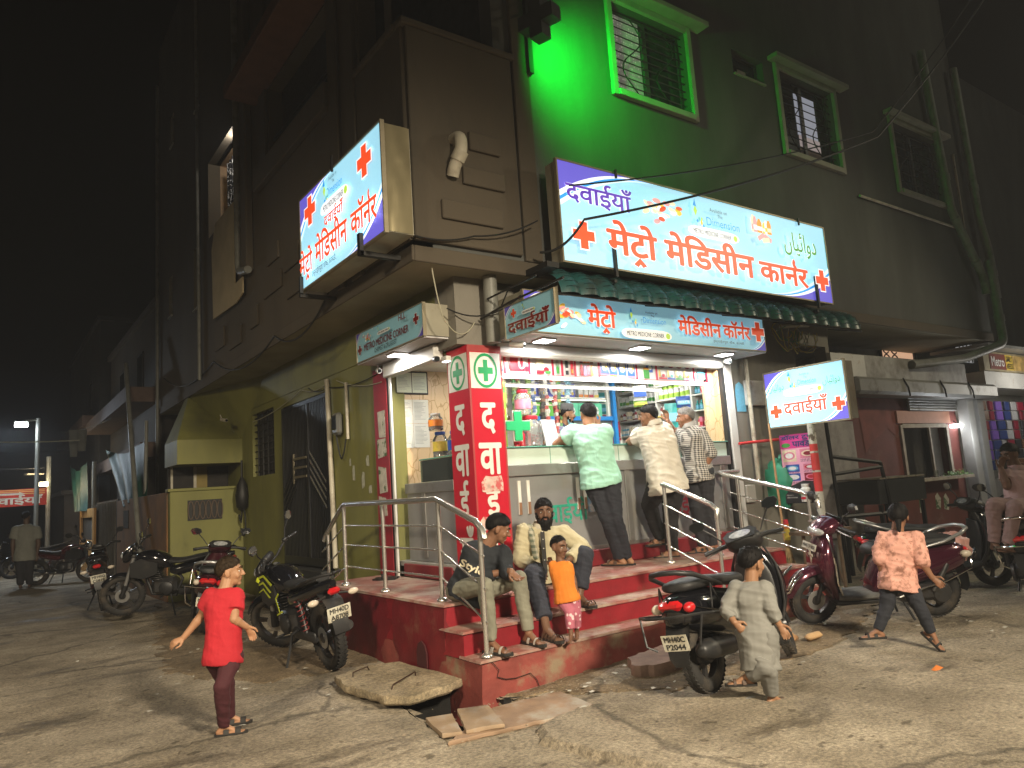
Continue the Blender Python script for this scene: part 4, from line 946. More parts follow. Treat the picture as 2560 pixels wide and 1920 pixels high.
prn(7.95, 2.9, .16, .1, 'aqua'); prn(7.98, 2.9, .1, .04, 'cream', 6.586, 'oval'); prn(7.95, 3.02, .14, .06, 'grey')
# strip lamps
m_tube = glow('lamp_white', (1., .97, .9), 6.)
def strip(x0, x1, y, z, label):
    t = thing('strip_lamp', label, 'light', ((x0+x1)/2, y, z)); L = (x1-x0)/2
    MB().bx(-L, L, .0, .04, .012, .035).build('housing', m_white, t); MB().bx(-L, L, .0, .03, -.008, .011).build('diffuser', m_tube, t)
strip(4.52, 8.1, 6.585, 2.825, 'long white strip lamp under the row of product pictures')
strip(4.7, 7.6, 7.0, 2.8, 'white strip lamp hung inside above the hanging sachets')
for x0 in (4.9, 5.9, 6.9, 7.9):
    lamp('ceiling_lamp', (x0-.1, 7.35, 3.1), 11, (1, .97, .9), .35, 'AREA', (x0-.1, 7.35, 0), sy=.5)
lamp('front_strip_light', (6.3, 6.64, 2.8), 10, (1, .97, .9), 3.4, 'AREA', (6.3, 7.6, 1.9), sy=.03)
def led(x, y, z, e, label, aim=None):
    t = thing('soffit_lamp', label, 'light', (x, y, z), 0, 'square lamps under the shop soffit')
    MB().bx(-.1, .1, -.1, .1, .0, .018, .004).build('housing', m_white, t); MB().bx(-.088, .088, -.088, .088, -.006, -.001).build('diffuser', glow('led_panel', (1, .98, .95), 14.), t)
    lamp('soffit_light', (x, y, z-.03), e, (1, .97, .92), .16, 'AREA', aim or (x, y, 0))
for k, x in enumerate((4.96, 6.42, 7.98)): led(x, 6.2, 3.166, 28, ('square white lamp under the soffit beside the hanging sign', 'square white lamp at the middle of the shop soffit', 'square white lamp at the grey wall end of the shop soffit')[k])
led(3.85, 7.5, 3.195, 20, 'square white lamp under the small chemist sign')
t = thing('bracket_lamp', 'small white lamp on the dark bracket beside the pillar top', 'light', (4.02, 6.72, 3.02)); MB().box((0, 0, 0), (.06, .1, .05)).build('housing', m_white, t); MB().box((0, 0, -.03), (.05, .09, .008)).build('diffuser', m_tube, t)
MB().bx(4.0, 4.04, 6.7, 6.73, 1, 1.01)
# --- counter
m_ss = mat('counter_steel', (.46, .45, .43), .34, .75, noise=.08, scale=2, dirt=(.34, .31, .27), dscale=3, dlo=.55, dhi=.75)
m_cp = mat('counter_grey_panel', (.3, .3, .3), .38, .3, noise=.12, scale=2.5, dirt=(.27, .25, .22), dscale=2.2, dlo=.52, dhi=.7)
def glass_mat(name, col, al, rough=.03):
    m = bpy.data.materials.new(name); m.use_nodes = True; t = m.node_tree; L = t.links.new
    for n in list(t.nodes): t.nodes.remove(n)
    o = t.nodes.new('ShaderNodeOutputMaterial'); tr = t.nodes.new('ShaderNodeBsdfTransparent'); gl = t.nodes.new('ShaderNodeBsdfGlossy'); df = t.nodes.new('ShaderNodeBsdfDiffuse'); mx = t.nodes.new('ShaderNodeMixShader'); m2 = t.nodes.new('ShaderNodeMixShader'); fr = t.nodes.new('ShaderNodeFresnel')
    tr.inputs[0].default_value = (*col, 1); df.inputs[0].default_value = (*col, 1); gl.inputs['Roughness'].default_value = rough; m2.inputs[0].default_value = al
    nz = t.nodes.new('ShaderNodeTexNoise'); nz.inputs['Scale'].default_value = 3; mr = t.nodes.new('ShaderNodeMapRange'); mr.inputs[3].default_value = al*.7; mr.inputs[4].default_value = al*1.3; L(nz.outputs['Fac'], mr.inputs[0]); L(mr.outputs[0], m2.inputs[0])
    L(tr.outputs[0], m2.inputs[1]); L(df.outputs[0], m2.inputs[2]); L(fr.outputs[0], mx.inputs[0]); L(m2.outputs[0], mx.inputs[1]); L(gl.outputs[0], mx.inputs[2]); L(mx.outputs[0], o.inputs[0]); MATS[name] = m; return m
m_glass = glass_mat('shop_glass', (.8, .92, .86), .06)
m_glassE = mat('glass_edge_green', (.12, .33, .26), .15, noise=.05, spec=.8)
m_frost = mat('frosted_glass', (.55, .66, .58), .3, noise=.08, scale=2, spec=.6)
ct = thing('counter', 'grey steel shop counter with a shallow glass case on top', 'counter', (4.55, 6.5, .86))
def cp(name, m, x0, x1, y0, y1, z0, z1, bev=.0, parent=None):
    return place(MB().bx(x0, x1, y0, y1, z0, z1, bev).build(name, m), parent or ct)
cp('front_panel', m_cp, 4.52, 8.2, 6.5, 6.54, .86, 1.73)
cp('top_rail', m_ss, 4.52, 8.26, 6.46, 7.0, 1.73, 1.85, .006)
cp('foot_rail', m_ss, 4.52, 8.2, 6.49, 6.53, .862, .9)
for x in (5.98, 6.26, 8.02): cp('front_post', m_ss, x, x+.08, 6.478, 6.499, .9, 1.73, .004)
m_wood = mat('raw_wood', (.22, .11, .055), .7, noise=.2, scale=9)
for x in (4.68, 4.8, 5.5, 5.6, 7.0, 7.62, 7.74):
    h = cp('handle_strip', m_pw, x, x+.04, 6.482, 6.5, 1.32, 1.68, .003)
    o = MB().bx(x+.002, x+.038, 6.4805, 6.4815, 1.32, 1.45).build('bare_wood', m_wood); o.parent = h
for x in (6.66, 6.72):
    for z in (1.06, 1.16): cp('socket', m_pw, x, x+.035, 6.485, 6.5, z, z+.05, .003)
lettering(DAVA, (4.92-4.55, -.004, 1.17-.86), (1, 0, 0), (0, 0, 1), mat('sprayed_green', (.02, .3, .2), .6, noise=.2, scale=20), ct, height=.3, width=.75, off=.015, lift=.001)
lettering('\u0926\u0908', (7.05-4.55, -.004, 1.12-.86), (1, 0, 0), (0, 0, 1), mat('sprayed_red', (.4, .02, .04), .6, noise=.2, scale=20), ct, height=.3, width=.32, off=.015, lift=.001)
pst = cp('poster', mat('faded_poster', (.16, .24, .33), .6, noise=.3, scale=12, dirt=(.4, .4, .38), dscale=6, dlo=.5, dhi=.6), 5.66, 5.9, 6.494, 6.498, 1.28, 1.7)
cs = cp('glass_case', m_frost, 4.55, 8.2, 6.5, 6.508, 1.852, 2.03)
for x in (5.16, 5.66, 6.2, 6.72, 7.3, 7.8): o = MB().bx(x, x+.006, 6.495, 6.499, 1.852, 2.03).build('pane_joint', m_glassE); place(o, ct)
cp('case_back', m_in, 4.55, 8.2, 6.9, 6.93, 1.852, 2.03)
cp('glass_top', m_glassE, 4.53, 8.22, 6.47, 6.98, 2.034, 2.048, .003)
cp('case_end', m_frost, 8.2, 8.208, 6.5, 6.95, 1.852, 2.03)
# left return of the counter with its own glass case
ct2 = thing('side_counter', 'grey steel return counter with a glass case of small bottles inside the side shutter', 'counter', (4.1, 6.85, .86))
place(MB().bx(4.12, 4.16, 6.86, 7.95, .86, 1.62).build('front_panel', m_cp), ct2)
place(MB().bx(4.1, 4.6, 6.85, 7.97, 1.62, 1.74, .006).build('top_rail', m_ss), ct2)
place(MB().bx(4.105, 4.118, 7.5, 7.58, .9, 1.62, .003).build('front_post', m_ss), ct2)
place(MB().bx(4.11, 4.55, 6.86, 7.6, 1.99, 2.004, .003).build('glass_top', m_glassE), ct2)
place(MB().bx(4.112, 4.117, 6.86, 7.58, 1.742, 1.985).build('front_glass', m_glass), ct2)
place(MB().bx(4.12, 4.55, 7.585, 7.59, 1.742, 1.985).build('end_glass', m_glass), ct2)
# ================================================================== goods in the pharmacy
def shelf_unit(name, label, boards, parts):
    t = thing(name, label, 'shelves', (0, 0, 0))
    for (x0, x1, y0, y1, z0, z1, n, m) in parts: MB().bx(x0, x1, y0, y1, z0, z1).build(n, m, t)
    return t
XB = 8.16
su = shelf_unit('wall_shelves', 'white wall shelves packed with medicine behind the counter', 0,
    [(XB, 8.44, y0+.012, y1-.012, z-.016, z, 'shelf', m_in) for (y0, y1) in ((6.66, 6.98), (6.98, 7.66), (7.66, 8.46)) for z in (2.06, 2.28, 2.52, 2.745, 2.96)] +
    [(XB, 8.44, y-.012, y+.012, 1.0, 3.12, 'upright', m_in) for y in (6.65, 6.98, 7.66, 8.47)])
PROTO = {}
def carton(key, w_, d, h, col, band, cap=None):
    """a printed carton: body with a band and a title block on its faces"""
    if key in PROTO: return PROTO[key]
    def mk():
        b = MB().bx(-d/2, d/2, -w_/2, w_/2, 0, h, .002); return b
    t = mk().build('carton', PR[col]); 
    b = MB()
    for s in (-1, 1):
        x = s*(d/2+.0008); b.quad((x, -w_/2*.96, h*.15), (x, w_/2*.96, h*.15), (x, w_/2*.96, h*.5), (x, -w_/2*.96, h*.5))
        y = s*(w_/2+.0008); b.quad((-d/2*.96, y, h*.15), (d/2*.96, y, h*.15), (d/2*.96, y, h*.5), (-d/2*.96, y, h*.5))
    o = b.build('printed_band', PR[band], t, fix=False); PROTO[key] = t; t['n'] = 0
    return t
def tub(key, r, h, col, cap, lab):
    if key in PROTO: return PROTO[key]
    t = MB().lathe([(r*.96, 0), (r, .004), (r, h*.74), (r*.9, h*.8)], n=14).build('tub', PR[col], smooth=40)
    MB().lathe([(r*.95, h*.8), (r*.95, h), (r*.85, h*1.02)], n=14).build('lid', PR[cap], t, smooth=40)
    MB().lathe([(r*1.012, h*.12), (r*1.012, h*.62)], n=14, cap=False).build('paper_label', PR[lab], t, smooth=40); PROTO[key] = t; return t
def bottle(key, r, h, col, cap, lab):
    if key in PROTO: return PROTO[key]
    t = MB().lathe([(r*.95, 0), (r, .004), (r, h*.58), (r*.8, h*.68), (r*.35, h*.76), (r*.35, h*.82)], n=12).build('bottle', PR[col], smooth=40)
    MB().lathe([(r*.45, h*.82), (r*.45, h)], n=10).build('cap', PR[cap], t, smooth=40)
    MB().lathe([(r*1.015, h*.12), (r*1.015, h*.5)], n=12, cap=False).build('paper_label', PR[lab], t, smooth=40); PROTO[key] = t; return t
GOODS = [
 ('carton', carton, ('c1', .055, .1, .15, 'white', 'green'), 'tall white carton with a green band on the wall shelves', 'white and green cartons on the wall shelves'),
 ('carton', carton, ('c2', .07, .1, .12, 'white', 'lime'), 'pale carton with a lime band on the wall shelves', 'white and lime cartons on the wall shelves'),
 ('carton', carton, ('c3', .06, .1, .13, 'cream', 'grey'), 'cream carton with a grey band on the wall shelves', 'cream cartons on the wall shelves'),
 ('carton', carton, ('c4', .05, .1, .14, 'pink', 'red'), 'pink carton with a red band on the wall shelves', 'pink cartons on the wall shelves'),
 ('carton', carton, ('c5', .09, .1, .08, 'white', 'aqua'), 'low white carton with a blue band on the wall shelves', 'low white and blue cartons on the wall shelves'),
 ('tub', tub, ('t1', .045, .13, 'white', 'white', 'lime'), 'round white tub with a lime paper label on the wall shelves', 'round white tubs on the wall shelves'),
 ('bottle', bottle, ('b1', .024, .13, 'brown', 'silver', 'cream'), 'small brown medicine bottle with a cream label on the wall shelves', 'small brown bottles on the wall shelves'),
 ('bottle', bottle, ('b2', .026, .15, 'maroon', 'white', 'white'), 'dark red syrup bottle with white cap on the wall shelves', 'dark red syrup bottles on the wall shelves'),
 ('bottle', bottle, ('b3', .028, .14, 'teal', 'teal', 'aqua'), 'teal bottle on the shelves beside the veined panel', 'teal bottles beside the veined panel'),
 ('bottle', bottle, ('b4', .027, .15, 'red', 'yellow', 'cream'), 'red bottle with yellow cap on the wall shelves', 'red bottles with yellow caps on the wall shelves'),
]
FIRST = {}
def goods(i, x, y, z, rz=0.):
    nm, fn, a, lab, grp = GOODS[i]
    src = fn(*a)
    if a[0] not in FIRST: FIRST[a[0]] = src; tag(src, lab, nm if nm != 'tub' else 'tub', grp); src.location = (x, y, z); src.rotation_euler = (0, 0, rz); return src
    return copy_tree(src, (x, y, z), rz)
g = random.Random(3)
def row(y0, y1, z, kinds, x=XB+.07, jit=.008, gap=.006):
    y = y1
    wd = {0: .055, 1: .07, 2: .06, 3: .05, 4: .09, 5: .092, 6: .05, 7: .054, 8: .058, 9: .056}
    i = 0
    while True:
        k = kinds[i % len(kinds)] if not isinstance(kinds, set) else g.choice(sorted(kinds)); i += 1
        w_ = wd[k]
        if y-w_ < y0: break
        goods(k, x+g.uniform(-jit, jit), y-w_/2, z, g.uniform(-.06, .06)); y -= w_+gap+g.uniform(0, .01)
row(7.68, 8.44, 2.962, (2, 0, 2, 1)); row(7.68, 8.44, 2.747, (0, 0, 1, 0, 0, 1, 3, 3)); row(7.68, 8.44, 2.522, (6, 6, 4, 6, 6, 2, 6)); row(7.68, 8.44, 2.282, (4, 2, 4, 5)); row(7.68, 8.44, 2.062, (4, 4, 1, 4))
row(7.0, 7.64, 2.962, (5,)); row(7.0, 7.64, 2.747, (5,)); row(7.0, 7.64, 2.522, (7, 5, 5, 5, 8, 8)); row(7.0, 7.64, 2.282, (3, 9, 3, 2)); row(7.0, 7.64, 2.062, (4, 2))
row(6.68, 6.96, 2.962, (8, 8, 1)); row(6.68, 6.96, 2.747, (8, 8, 3)); row(6.68, 6.96, 2.522, (8, 8, 7, 7)); row(6.68, 6.96, 2.282, (9, 3, 9, 1)); row(6.68, 6.96, 2.062, (1, 0, 4))
row(7.68, 8.44, 2.282, (4, 4, 2, 1), x=XB+.02); row(7.68, 8.44, 2.522, (6, 7, 6, 2), x=XB+.015); row(7.0, 7.64, 2.882, (5, 5)); row(7.0, 7.64, 2.362, (4, 4, 4)); row(7.0, 7.64, 2.142, (4, 1, 4)); row(7.68, 8.44, 2.362, (4, 4, 4, 4)); row(7.68, 8.44, 2.142, (4, 4, 4)); row(6.68, 6.96, 2.882, (3, 3)); row(7.0, 7.64, 2.522, (1, 3, 0, 2), x=XB+.16); row(7.68, 8.44, 2.747, (1, 2, 3), x=XB+.18)
# hanging packs in front of the wall shelves
def pack(name, label, loc, w_, h, col, band, txt=None, rz=-.6, tcol='white', th=.22, cat='packet', bag=.03):
    t = thing(name, label, cat, loc, rz)
    n = 7; rows = []
    for j in range(5):
        z = -h+h*j/4; bul = bag*math.sin(math.pi*j/4)
        rows.append([(-w_/2+w_*k/n, -bul*math.sin(math.pi*k/n)-.003, z) for k in range(n+1)]+[(w_/2-w_*k/n, bul*math.sin(math.pi*k/n)+.003, z) for k in range(n+1)])
    MB().loft(rows).build('pouch', PR[col], t, smooth=50)
    b = MB(); b.quad((-w_*.46, -bag-.006, -h*.75), (w_*.46, -bag-.006, -h*.75), (w_*.46, -bag-.006, -h*.4), (-w_*.46, -bag-.006, -h*.4)); b.build('printed_band', PR[band], t, fix=False)
    if txt: lettering(txt, (-w_*.4, -bag-.007, -h*.65), (1, 0, 0), (0, 0, 1), PR[tcol], t, height=h*th, width=w_*.8, lift=.001)
    return t
pack('teal_pack', 'teal packet with yellow corner hung before the wall shelves', (7.72, 6.98, 2.62), .17, .34, 'teal', 'aqua')
pack('blue_pack', 'blue display carton marked PROLYTE hung above the grey-haired man', (7.95, 6.95, 2.72), .2, .16, 'blue', 'azure' if 'azure' in PR else 'aqua', 'PROLYTE')
pack('display_pad', 'white and lime leaflet pad hung on the shelf upright', (7.9, 7.72, 2.98), .2, .22, 'white', 'blue', None); pack('display_pad', 'lime leaflet pad hung under the white one on the shelf upright', (7.92, 7.74, 2.77), .2, .1, 'lime', 'yellow', None)
pack('yellow_ticket', 'yellow shelf ticket behind the man in the white shirt', (7.8, 7.3, 2.48), .16, .05, 'yellow', 'black', None, bag=.004)
MBk = MB
for k, (z, c, lb) in enumerate(((2.96, 'teal', 'teal sachet card hung beside the blue cabinet post, highest of its string'), (2.78, 'teal', 'teal sachet card hung in the middle of the string beside the blue post'), (2.62, 'maroon', 'dark red sachet card hung low on the string beside the blue post'), (2.46, 'red', 'red sachet card lowest beside the blue cabinet post'))):
    pack('sachet_card', lb, (7.72, 8.3, z), .16, .15, c, 'white' if c == 'red' else 'aqua', bag=.015)
b = MB(); t = tag(MB().bx(7.66, 7.86, 8.15, 8.17, 2.12, 2.5).build('snack_strip', PR['red']), 'red snack pouches hung in a bunch at the foot of the blue post', 'snack pouches')
for k in range(14): MB().box((7.67+.04*(k % 5), 8.13-.008*(k % 3), 2.17+.09*(k//5)+g.uniform(0, .03)), (.045, .012, .07), g.uniform(-.5, .5)).build('pouch', PR[('red', 'orange', 'blue', 'maroon', 'white')[k % 5]], t)
# glass-fronted cabinet with a blue frame at the back
m_cb2 = mat('cabinet_blue', (.01, .22, .6), .4, noise=.05)
cab = thing('display_cabinet', 'glass display cabinet with bright blue frame holding baby food and nappy packs', 'cabinet', (0, 0, 0))
def kb(n, m, *a): return MB().bx(*a).build(n, m, cab)
kb('bottom_rail', m_cb2, 6.1, 7.62, 8.0, 8.04, 2.5, 2.56); kb('post', m_cb2, 7.6, 7.66, 7.98, 8.04, 1.4, 3.12); kb('inner_post', m_in, 7.52, 7.56, 8.02, 8.06, 2.56, 3.1)
kb('shelf', m_in, 6.1, 7.6, 8.04, 8.36, 2.82, 2.84); kb('shelf', m_in, 6.1, 7.6, 8.04, 8.36, 2.54, 2.56); kb('back_board', m_in, 6.1, 7.6, 8.36, 8.38, 2.5, 3.12); kb('shelf_lamp', glow('shelf_lamp_white', (1, .98, .8), 3.), 6.1, 7.5, 8.03, 8.039, 2.79, 2.805)
kb('lower_panel', m_cp, 6.1, 7.6, 8.05, 8.07, 1.0, 2.5)
for k in range(5):
    x = 6.2+.165*k+(.02 if k > 1 else 0)
    t = tag(MB().bx(-.078, .078, 0, .08, 0, .2, .003).build('milk_carton', mat('lactogen_blue', (.05, .07, .42), .35, noise=.05), loc=(x, 8.08, 2.84)), ('blue baby milk carton lettered LACTOGEN, at the sachet end of the row', 'blue LACTOGEN carton with number 2, second from the sachet end', 'blue LACTOGEN carton in the middle of the cabinet row', 'blue LACTOGEN carton next to the small white packs', 'narrow blue and white carton at the end of the baby milk row')[k], 'carton', 'baby milk cartons in the cabinet')
    b = MB(); b.poly([(.065*math.cos(a_)*(1 if math.sin(a_) > 0 else .8), -.002, .11+.075*math.sin(a_)) for a_ in [2*math.pi*q/18 for q in range(18)]]); b.build('white_shield', PR['white'], t, fix=False)
    lettering('LACTOGEN', (-.055, -.003, .125), (1, 0, 0), (0, 0, 1), PR['navy'], t, width=.11, height=.022, off=.02, lift=.001)
    b = MB(); b.poly([(.03+.022*math.cos(q*.5), -.004, .055+.024*math.sin(q*.5)) for q in range(13)]); b.build('yellow_seal', PR['yellow'], t, fix=False)
    lettering('12211'[k], (-.01, -.003, .05), (1, 0, 0), (0, 0, 1), PR['navy'], t, height=.03, off=.02, lift=.001)
for k in range(4):
    t = tag(MB().bx(-.04, .04, 0, .07, 0, .13, .003).build('small_carton', PR['white'], loc=(7.08+.1*k, 8.09, 2.84)), ('small white carton with an orange foot beside the baby milk', 'white carton with orange foot, second beside the baby milk', 'white carton with red foot in the cabinet', 'white carton with yellow foot against the blue post')[k], 'carton', 'small white cartons in the cabinet')
    MB().bx(-.041, .041, -.001, .0, .0, .05).build('printed_band', PR[('orange', 'orange', 'red', 'yellow')[k]], t)
for k in range(6):
    x = 6.2+.23*k; gr = k < 3
    t = tag(MB().bx(-.11, .11, 0, .12, 0, .2, .006).build('nappy_pack', PR['lime'] if False else mat('nappy_green', (.1, .42, .03), .4, noise=.08) if gr else mat('nappy_mint', (.1, .5, .3), .4, noise=.08), loc=(x, 8.08, 2.562)), ('green pack with a white drop at the sachet end of the lower shelf', 'green pack with a white drop behind the shopkeeper', 'green pack partly hidden by the grey cap', 'mint pack over the head of the man in mint shirt', 'mint pack lettered DOREA next to the cabinet end', 'mint pack lettered DOREA against the blue post')[k], 'pack', 'packs on the lower cabinet shelf')
    b = MB(); b.poly([(.05*math.cos(q*.45)*(.75 if math.sin(q*.45) > 0 else 1), -.002, .09+.06*math.sin(q*.45)) for q in range(14)]); b.build('white_badge', PR['white'], t, fix=False)
    if not gr: lettering('DOREA', (-.045, -.003, .08), (1, 0, 0), (0, 0, 1), PR['green'], t, width=.09, height=.025, off=.02, lift=.001)
    else: MB().bx(-.1, .1, -.002, -.001, .155, .175).build('printed_band', PR['cream'], t)
# sachet strips hung from the ceiling at the pillar end
STR = (('purple', 'silver'), ('cream', 'brown'), ('lime', 'green'), ('lime', 'red'), ('lime', 'amber'), ('blue', 'white'), ('black', 'brown'), ('white', 'red'), ('red', 'white'), ('green', 'yellow'), ('aqua', 'white'))
LBS = ('purple and silver sachet strip hung nearest the red pillar', 'cream sachet strip with brown rounds, second from the pillar', 'bright green sachet strip beside the cream one', 'lime sachet strip with red prints', 'lime sachet strip with amber prints', 'blue and white sachet strip', 'black and brown sachet strip', 'white sachet strip with red blocks', 'red sachet strip with white blocks', 'green and yellow sachet strip', 'pale blue sachet strip next to the cabinet')
PR2 = {k: mat('sachet_'+k, tuple(.55*q+.45*.3 for q in MATS['print_'+k].node_tree.nodes['Principled BSDF'].inputs['Base Color'].default_value[:3]) if False else c, .35, noise=.45, scale=55) for k, c in dict(purple=(.2, .13, .24), silver=(.45, .43, .42), cream=(.5, .42, .3), brown=(.18, .1, .06), lime=(.28, .4, .12), green=(.1, .25, .1), red=(.42, .09, .08), amber=(.45, .27, .1), blue=(.1, .16, .36), white=(.55, .54, .5), black=(.05, .045, .045), yellow=(.5, .4, .14), aqua=(.2, .38, .48)).items()}
for k, (c1, c2) in enumerate(STR):
  for rep in range(2):
    x = 5.0+.105*k+.05*rep; y = 7.15+.05*(k % 2)+.09*rep; z0 = (2.06 if k > 5 else 2.3)+.1*rep; n = int((3.08-z0)/.044)
    t = thing('sachet_strip', LBS[k] if rep == 0 else LBS[k].replace('sachet strip', 'sachet strip hung just behind its twin', 1), 'sachets', (x, y, 3.08), g.uniform(-.3, .3), 'sachet strips hung in the shop')
    if 'src%d' % k in PROTO:
        for ch in PROTO['src%d' % k].children: c_ = ch.copy(); COL.objects.link(c_); c_.parent = t
        continue
    PROTO['src%d' % k] = t
    for q in range(n):
        wv = .012*math.sin(q*.9+k)
        MB().box((wv+g.uniform(-.006, .006), .006*(q % 2), -.022-.044*q), (.06, .012, .041), g.uniform(-.3, .3), bev=.004).build('sachet', PR2[c1 if (q+k) % 3 else c2], t)
    MB().tube([(0, 0, 0), (0, 0, .06)], .002, 4).build('string', PR['grey'], t)
# jars and boxes on the counter top
m_clear = glass_mat('clear_plastic', (.9, .92, .9), .16, .08)
def jar(label, loc, r, h, cap, fill, lab=None, ribs=True, group='jars on the counter'):
    t = thing('sweet_jar', label, 'jar', loc, 0, group)
    pr = [(r*.9, 0), (r, .02)]
    n = 5
    for k in range(n): pr += [(r*(1.0 if k % 2 else .965), .03+h*.62*k/n)]
    pr += [(r*.97, h*.7), (r*.62, h*.86), (r*.6, h*.9)]
    MB().lathe(pr, n=22).build('jar_body', m_clear, t, smooth=50)
    MB().lathe([(r*.66, h*.88), (r*.68, h*.9), (r*.68, h*.99), (r*.6, h)], n=22).build('lid', PR[cap], t, smooth=40)
    b = MB()
    for q in range(46):
        a = g.uniform(0, 6.28); rr = r*.82*math.sqrt(g.random()); b.box((rr*math.cos(a), rr*math.sin(a), .02+h*.45*g.random()), (.035, .02, .02), g.uniform(0, 3))
    o = b.build('sweets', PR[fill], t); o['kind'] = 'stuff'
    if lab: MB().lathe([(r*1.012, h*.25), (r*1.012, h*.62)], n=22, cap=False).build('paper_label', PR[lab], t, smooth=40)
jar('large ribbed jar of dark sweets with red lid on the glass counter', (5.1, 6.74, 2.05), .13, .36, 'red', 'maroon')
jar('clear jar with pink label and red lid stacked on the large jar', (5.04, 6.78, 2.415), .095, .3, 'red', 'cream', 'pink')
jar('small jar with red lid behind the green cross', (4.86, 6.95, 2.4), .06, .2, 'red', 'white', 'white')
for k, (z, h) in enumerate(((2.05, .24), (2.29, .26), (2.55, .24))):
    t = tag(MB().bx(-.09, .09, -.07, .07, 0, h, .003).build('green_carton', mat('stack_green', (.2, .42, .05), .4, noise=.08), loc=(4.66+.01*k, 6.78, z)), ('lime green carton at the bottom of the stack by the pillar', 'lime green carton in the middle of the stack by the pillar', 'lime green carton on top of the stack by the pillar')[k], 'carton', 'green cartons stacked by the pillar')
    MB().bx(-.07, .07, -.072, -.0705, h*.5, h*.75).build('printed_band', PR[('pink', 'orange', 'green')[k]], t)
for k in range(3): tag(MB().lathe([(.035, 0), (.035, .15), (.02, .17), (.02, .19)], n=12).build('red_can', PR['red'], smooth=40, loc=(4.86+.08*k, 6.7, 2.05)), ('red can beside the green cartons', 'red can under the green cross', 'red can against the big jar')[k], 'can', 'red cans on the counter')
t = tag(MB().prism([(-.05, -.16), (.05, -.16), (.05, -.05), (.16, -.05), (.16, .05), (.05, .05), (.05, .16), (-.05, .16), (-.05, .05), (-.16, .05), (-.16, -.05), (-.05, -.05)], (0, 0, 0), (1, 0, 0), (0, 0, 1), .012).build('cross_board', mat('cross_board_green', (.02, .38, .14), .4, noise=.05), loc=(4.79, 6.56, 2.28)), 'green pharmacy cross cut-out with white rim standing before the jars', 'cross')
MB().prism([(x*1.1, z*1.06) for x, z in [(-.055, -.16), (.055, -.16), (.055, -.055), (.16, -.055), (.16, .055), (.055, .055), (.055, .16), (-.055, .16), (-.055, .055), (-.16, .055), (-.16, -.055), (-.055, -.055)]], (0, .013, 0), (1, 0, 0), (0, 0, 1), .005).build('white_rim', PR['white'], t)
tag(MB().box((0, 0, .16), (.2, .02, .32), 0, Matrix.Rotation(R_(-14), 3, 'X')).build('card_terminal_stand', PR['silver'], loc=(5.36, 6.72, 2.05)), 'grey leaning notice board on the counter before the shopkeeper', 'notice board')
tag(MB().bx(-.14, .14, -.1, .1, 0, .2, .004).build('cardboard_box', mat('cardboard', (.4, .27, .15), .8, noise=.1), loc=(7.62, 6.9, 2.05)), 'plain brown cardboard box on the counter behind the checked shirt', 'box')
# side counter goods
side = (('yellow', 'blue', 'plastic tub with blue lid, nearest the wall papers', 4.3, 7.42, 2.0, .09, .3), ('blue', 'blue', 'blue tub with blue lid standing before the yellow one', 4.38, 7.2, 2.0, .1, .29), ('red', 'red', 'red jar with red lid against the pillar', 4.36, 6.96, 2.3, .09, .26), ('orange', 'white', 'orange and blue tub low by the wall papers', 4.24, 7.4, 2.31, .085, .2), ('maroon', 'red', 'dark jar of sweets against the pillar', 4.3, 6.97, 2.0, .1, .28))
for c, l, lb, x, y, z, r, h in side: jar(lb, (x, y, z+.005), r, h, l, 'brown', c, group='tubs on the side counter')
for k in range(22):
    r_ = .024; src = bottle('sb%d' % (k % 3), .024, .15, ('navy', 'grey', 'black')[k % 3], ('white', 'silver', 'navy')[k % 3], ('grey', 'white', 'blue')[k % 3])
    lb = ('navy bottle with white cap in the side glass case', 'grey bottle with silver cap in the side glass case', 'black bottle with navy cap in the side glass case')[k % 3]
    p = (4.16+.06*(k % 2), 6.9+.031*k, 1.745)
    if k < 3: src.location = p; tag(src, lb, 'bottle', lb.split(' with')[0]+'s in the side glass case')
    else: copy_tree(src, p, 0)
# papers framed on the veined wall
fr = tag(MB().bx(4.1, 4.56, 8.1, 8.118, 2.84, 3.13, .004).build('certificate_frame', m_bar), 'dark framed certificates hung high on the veined wall', 'frame')
m_paper = mat('paper', (.72, .72, .66), .7, noise=.03); m_pgreen = mat('paper_green', (.6, .66, .52), .5, noise=.03); m_ink = mat('ink_grey', (.3, .32, .32), .8)
for k in range(2): MB().bx(4.12+.215*k, 4.325+.215*k, 8.096, 8.0985, 2.86, 3.11).build('certificate', m_pgreen, fr)
pb = thing('wall_papers', 'four printed licence papers pinned under the framed certificates', 'papers', (0, 0, 0))
for i in range(2):
    for j in range(2):
        x0, z0 = 4.11+.225*i, 2.18+.3*j
        p = MB().bx(x0, x0+.22, 8.114, 8.117, z0, z0+.295).build('paper', m_paper, pb); b = MB()
        for q in range(14):
            zz = z0+.05+.016*q; b.bx(x0+.02, x0+.02+g.uniform(.08, .18), 8.1125, 8.1135, zz, zz+.004)
        o = b.build('printed_lines', m_ink, p); o['kind'] = 'stuff'
for i in range(2):
    b = MB()
    for q in range(10): b.bx(4.14+.215*i, 4.14+.215*i+g.uniform(.08, .16), 8.094, 8.0955, 2.9+.018*q, 2.904+.018*q)
    o = b.build('printed_lines', m_ink, fr); o['kind'] = 'stuff'
tv = tag(MB().box((0, 0, 0), (.4, .04, .26), .35).build('monitor', PR['silver'], loc=(4.72, 7.3, 2.86)), 'flat monitor seen from behind hung beside the pillar', 'monitor'); MB().tube([(0, 0, -.1), (0, 0, .3)], .012, 6).build('hanging_pole', m_bar, tv); MB().box((0, -.03, 0), (.14, .03, .14), .35).build('back_mount', m_bar, tv)
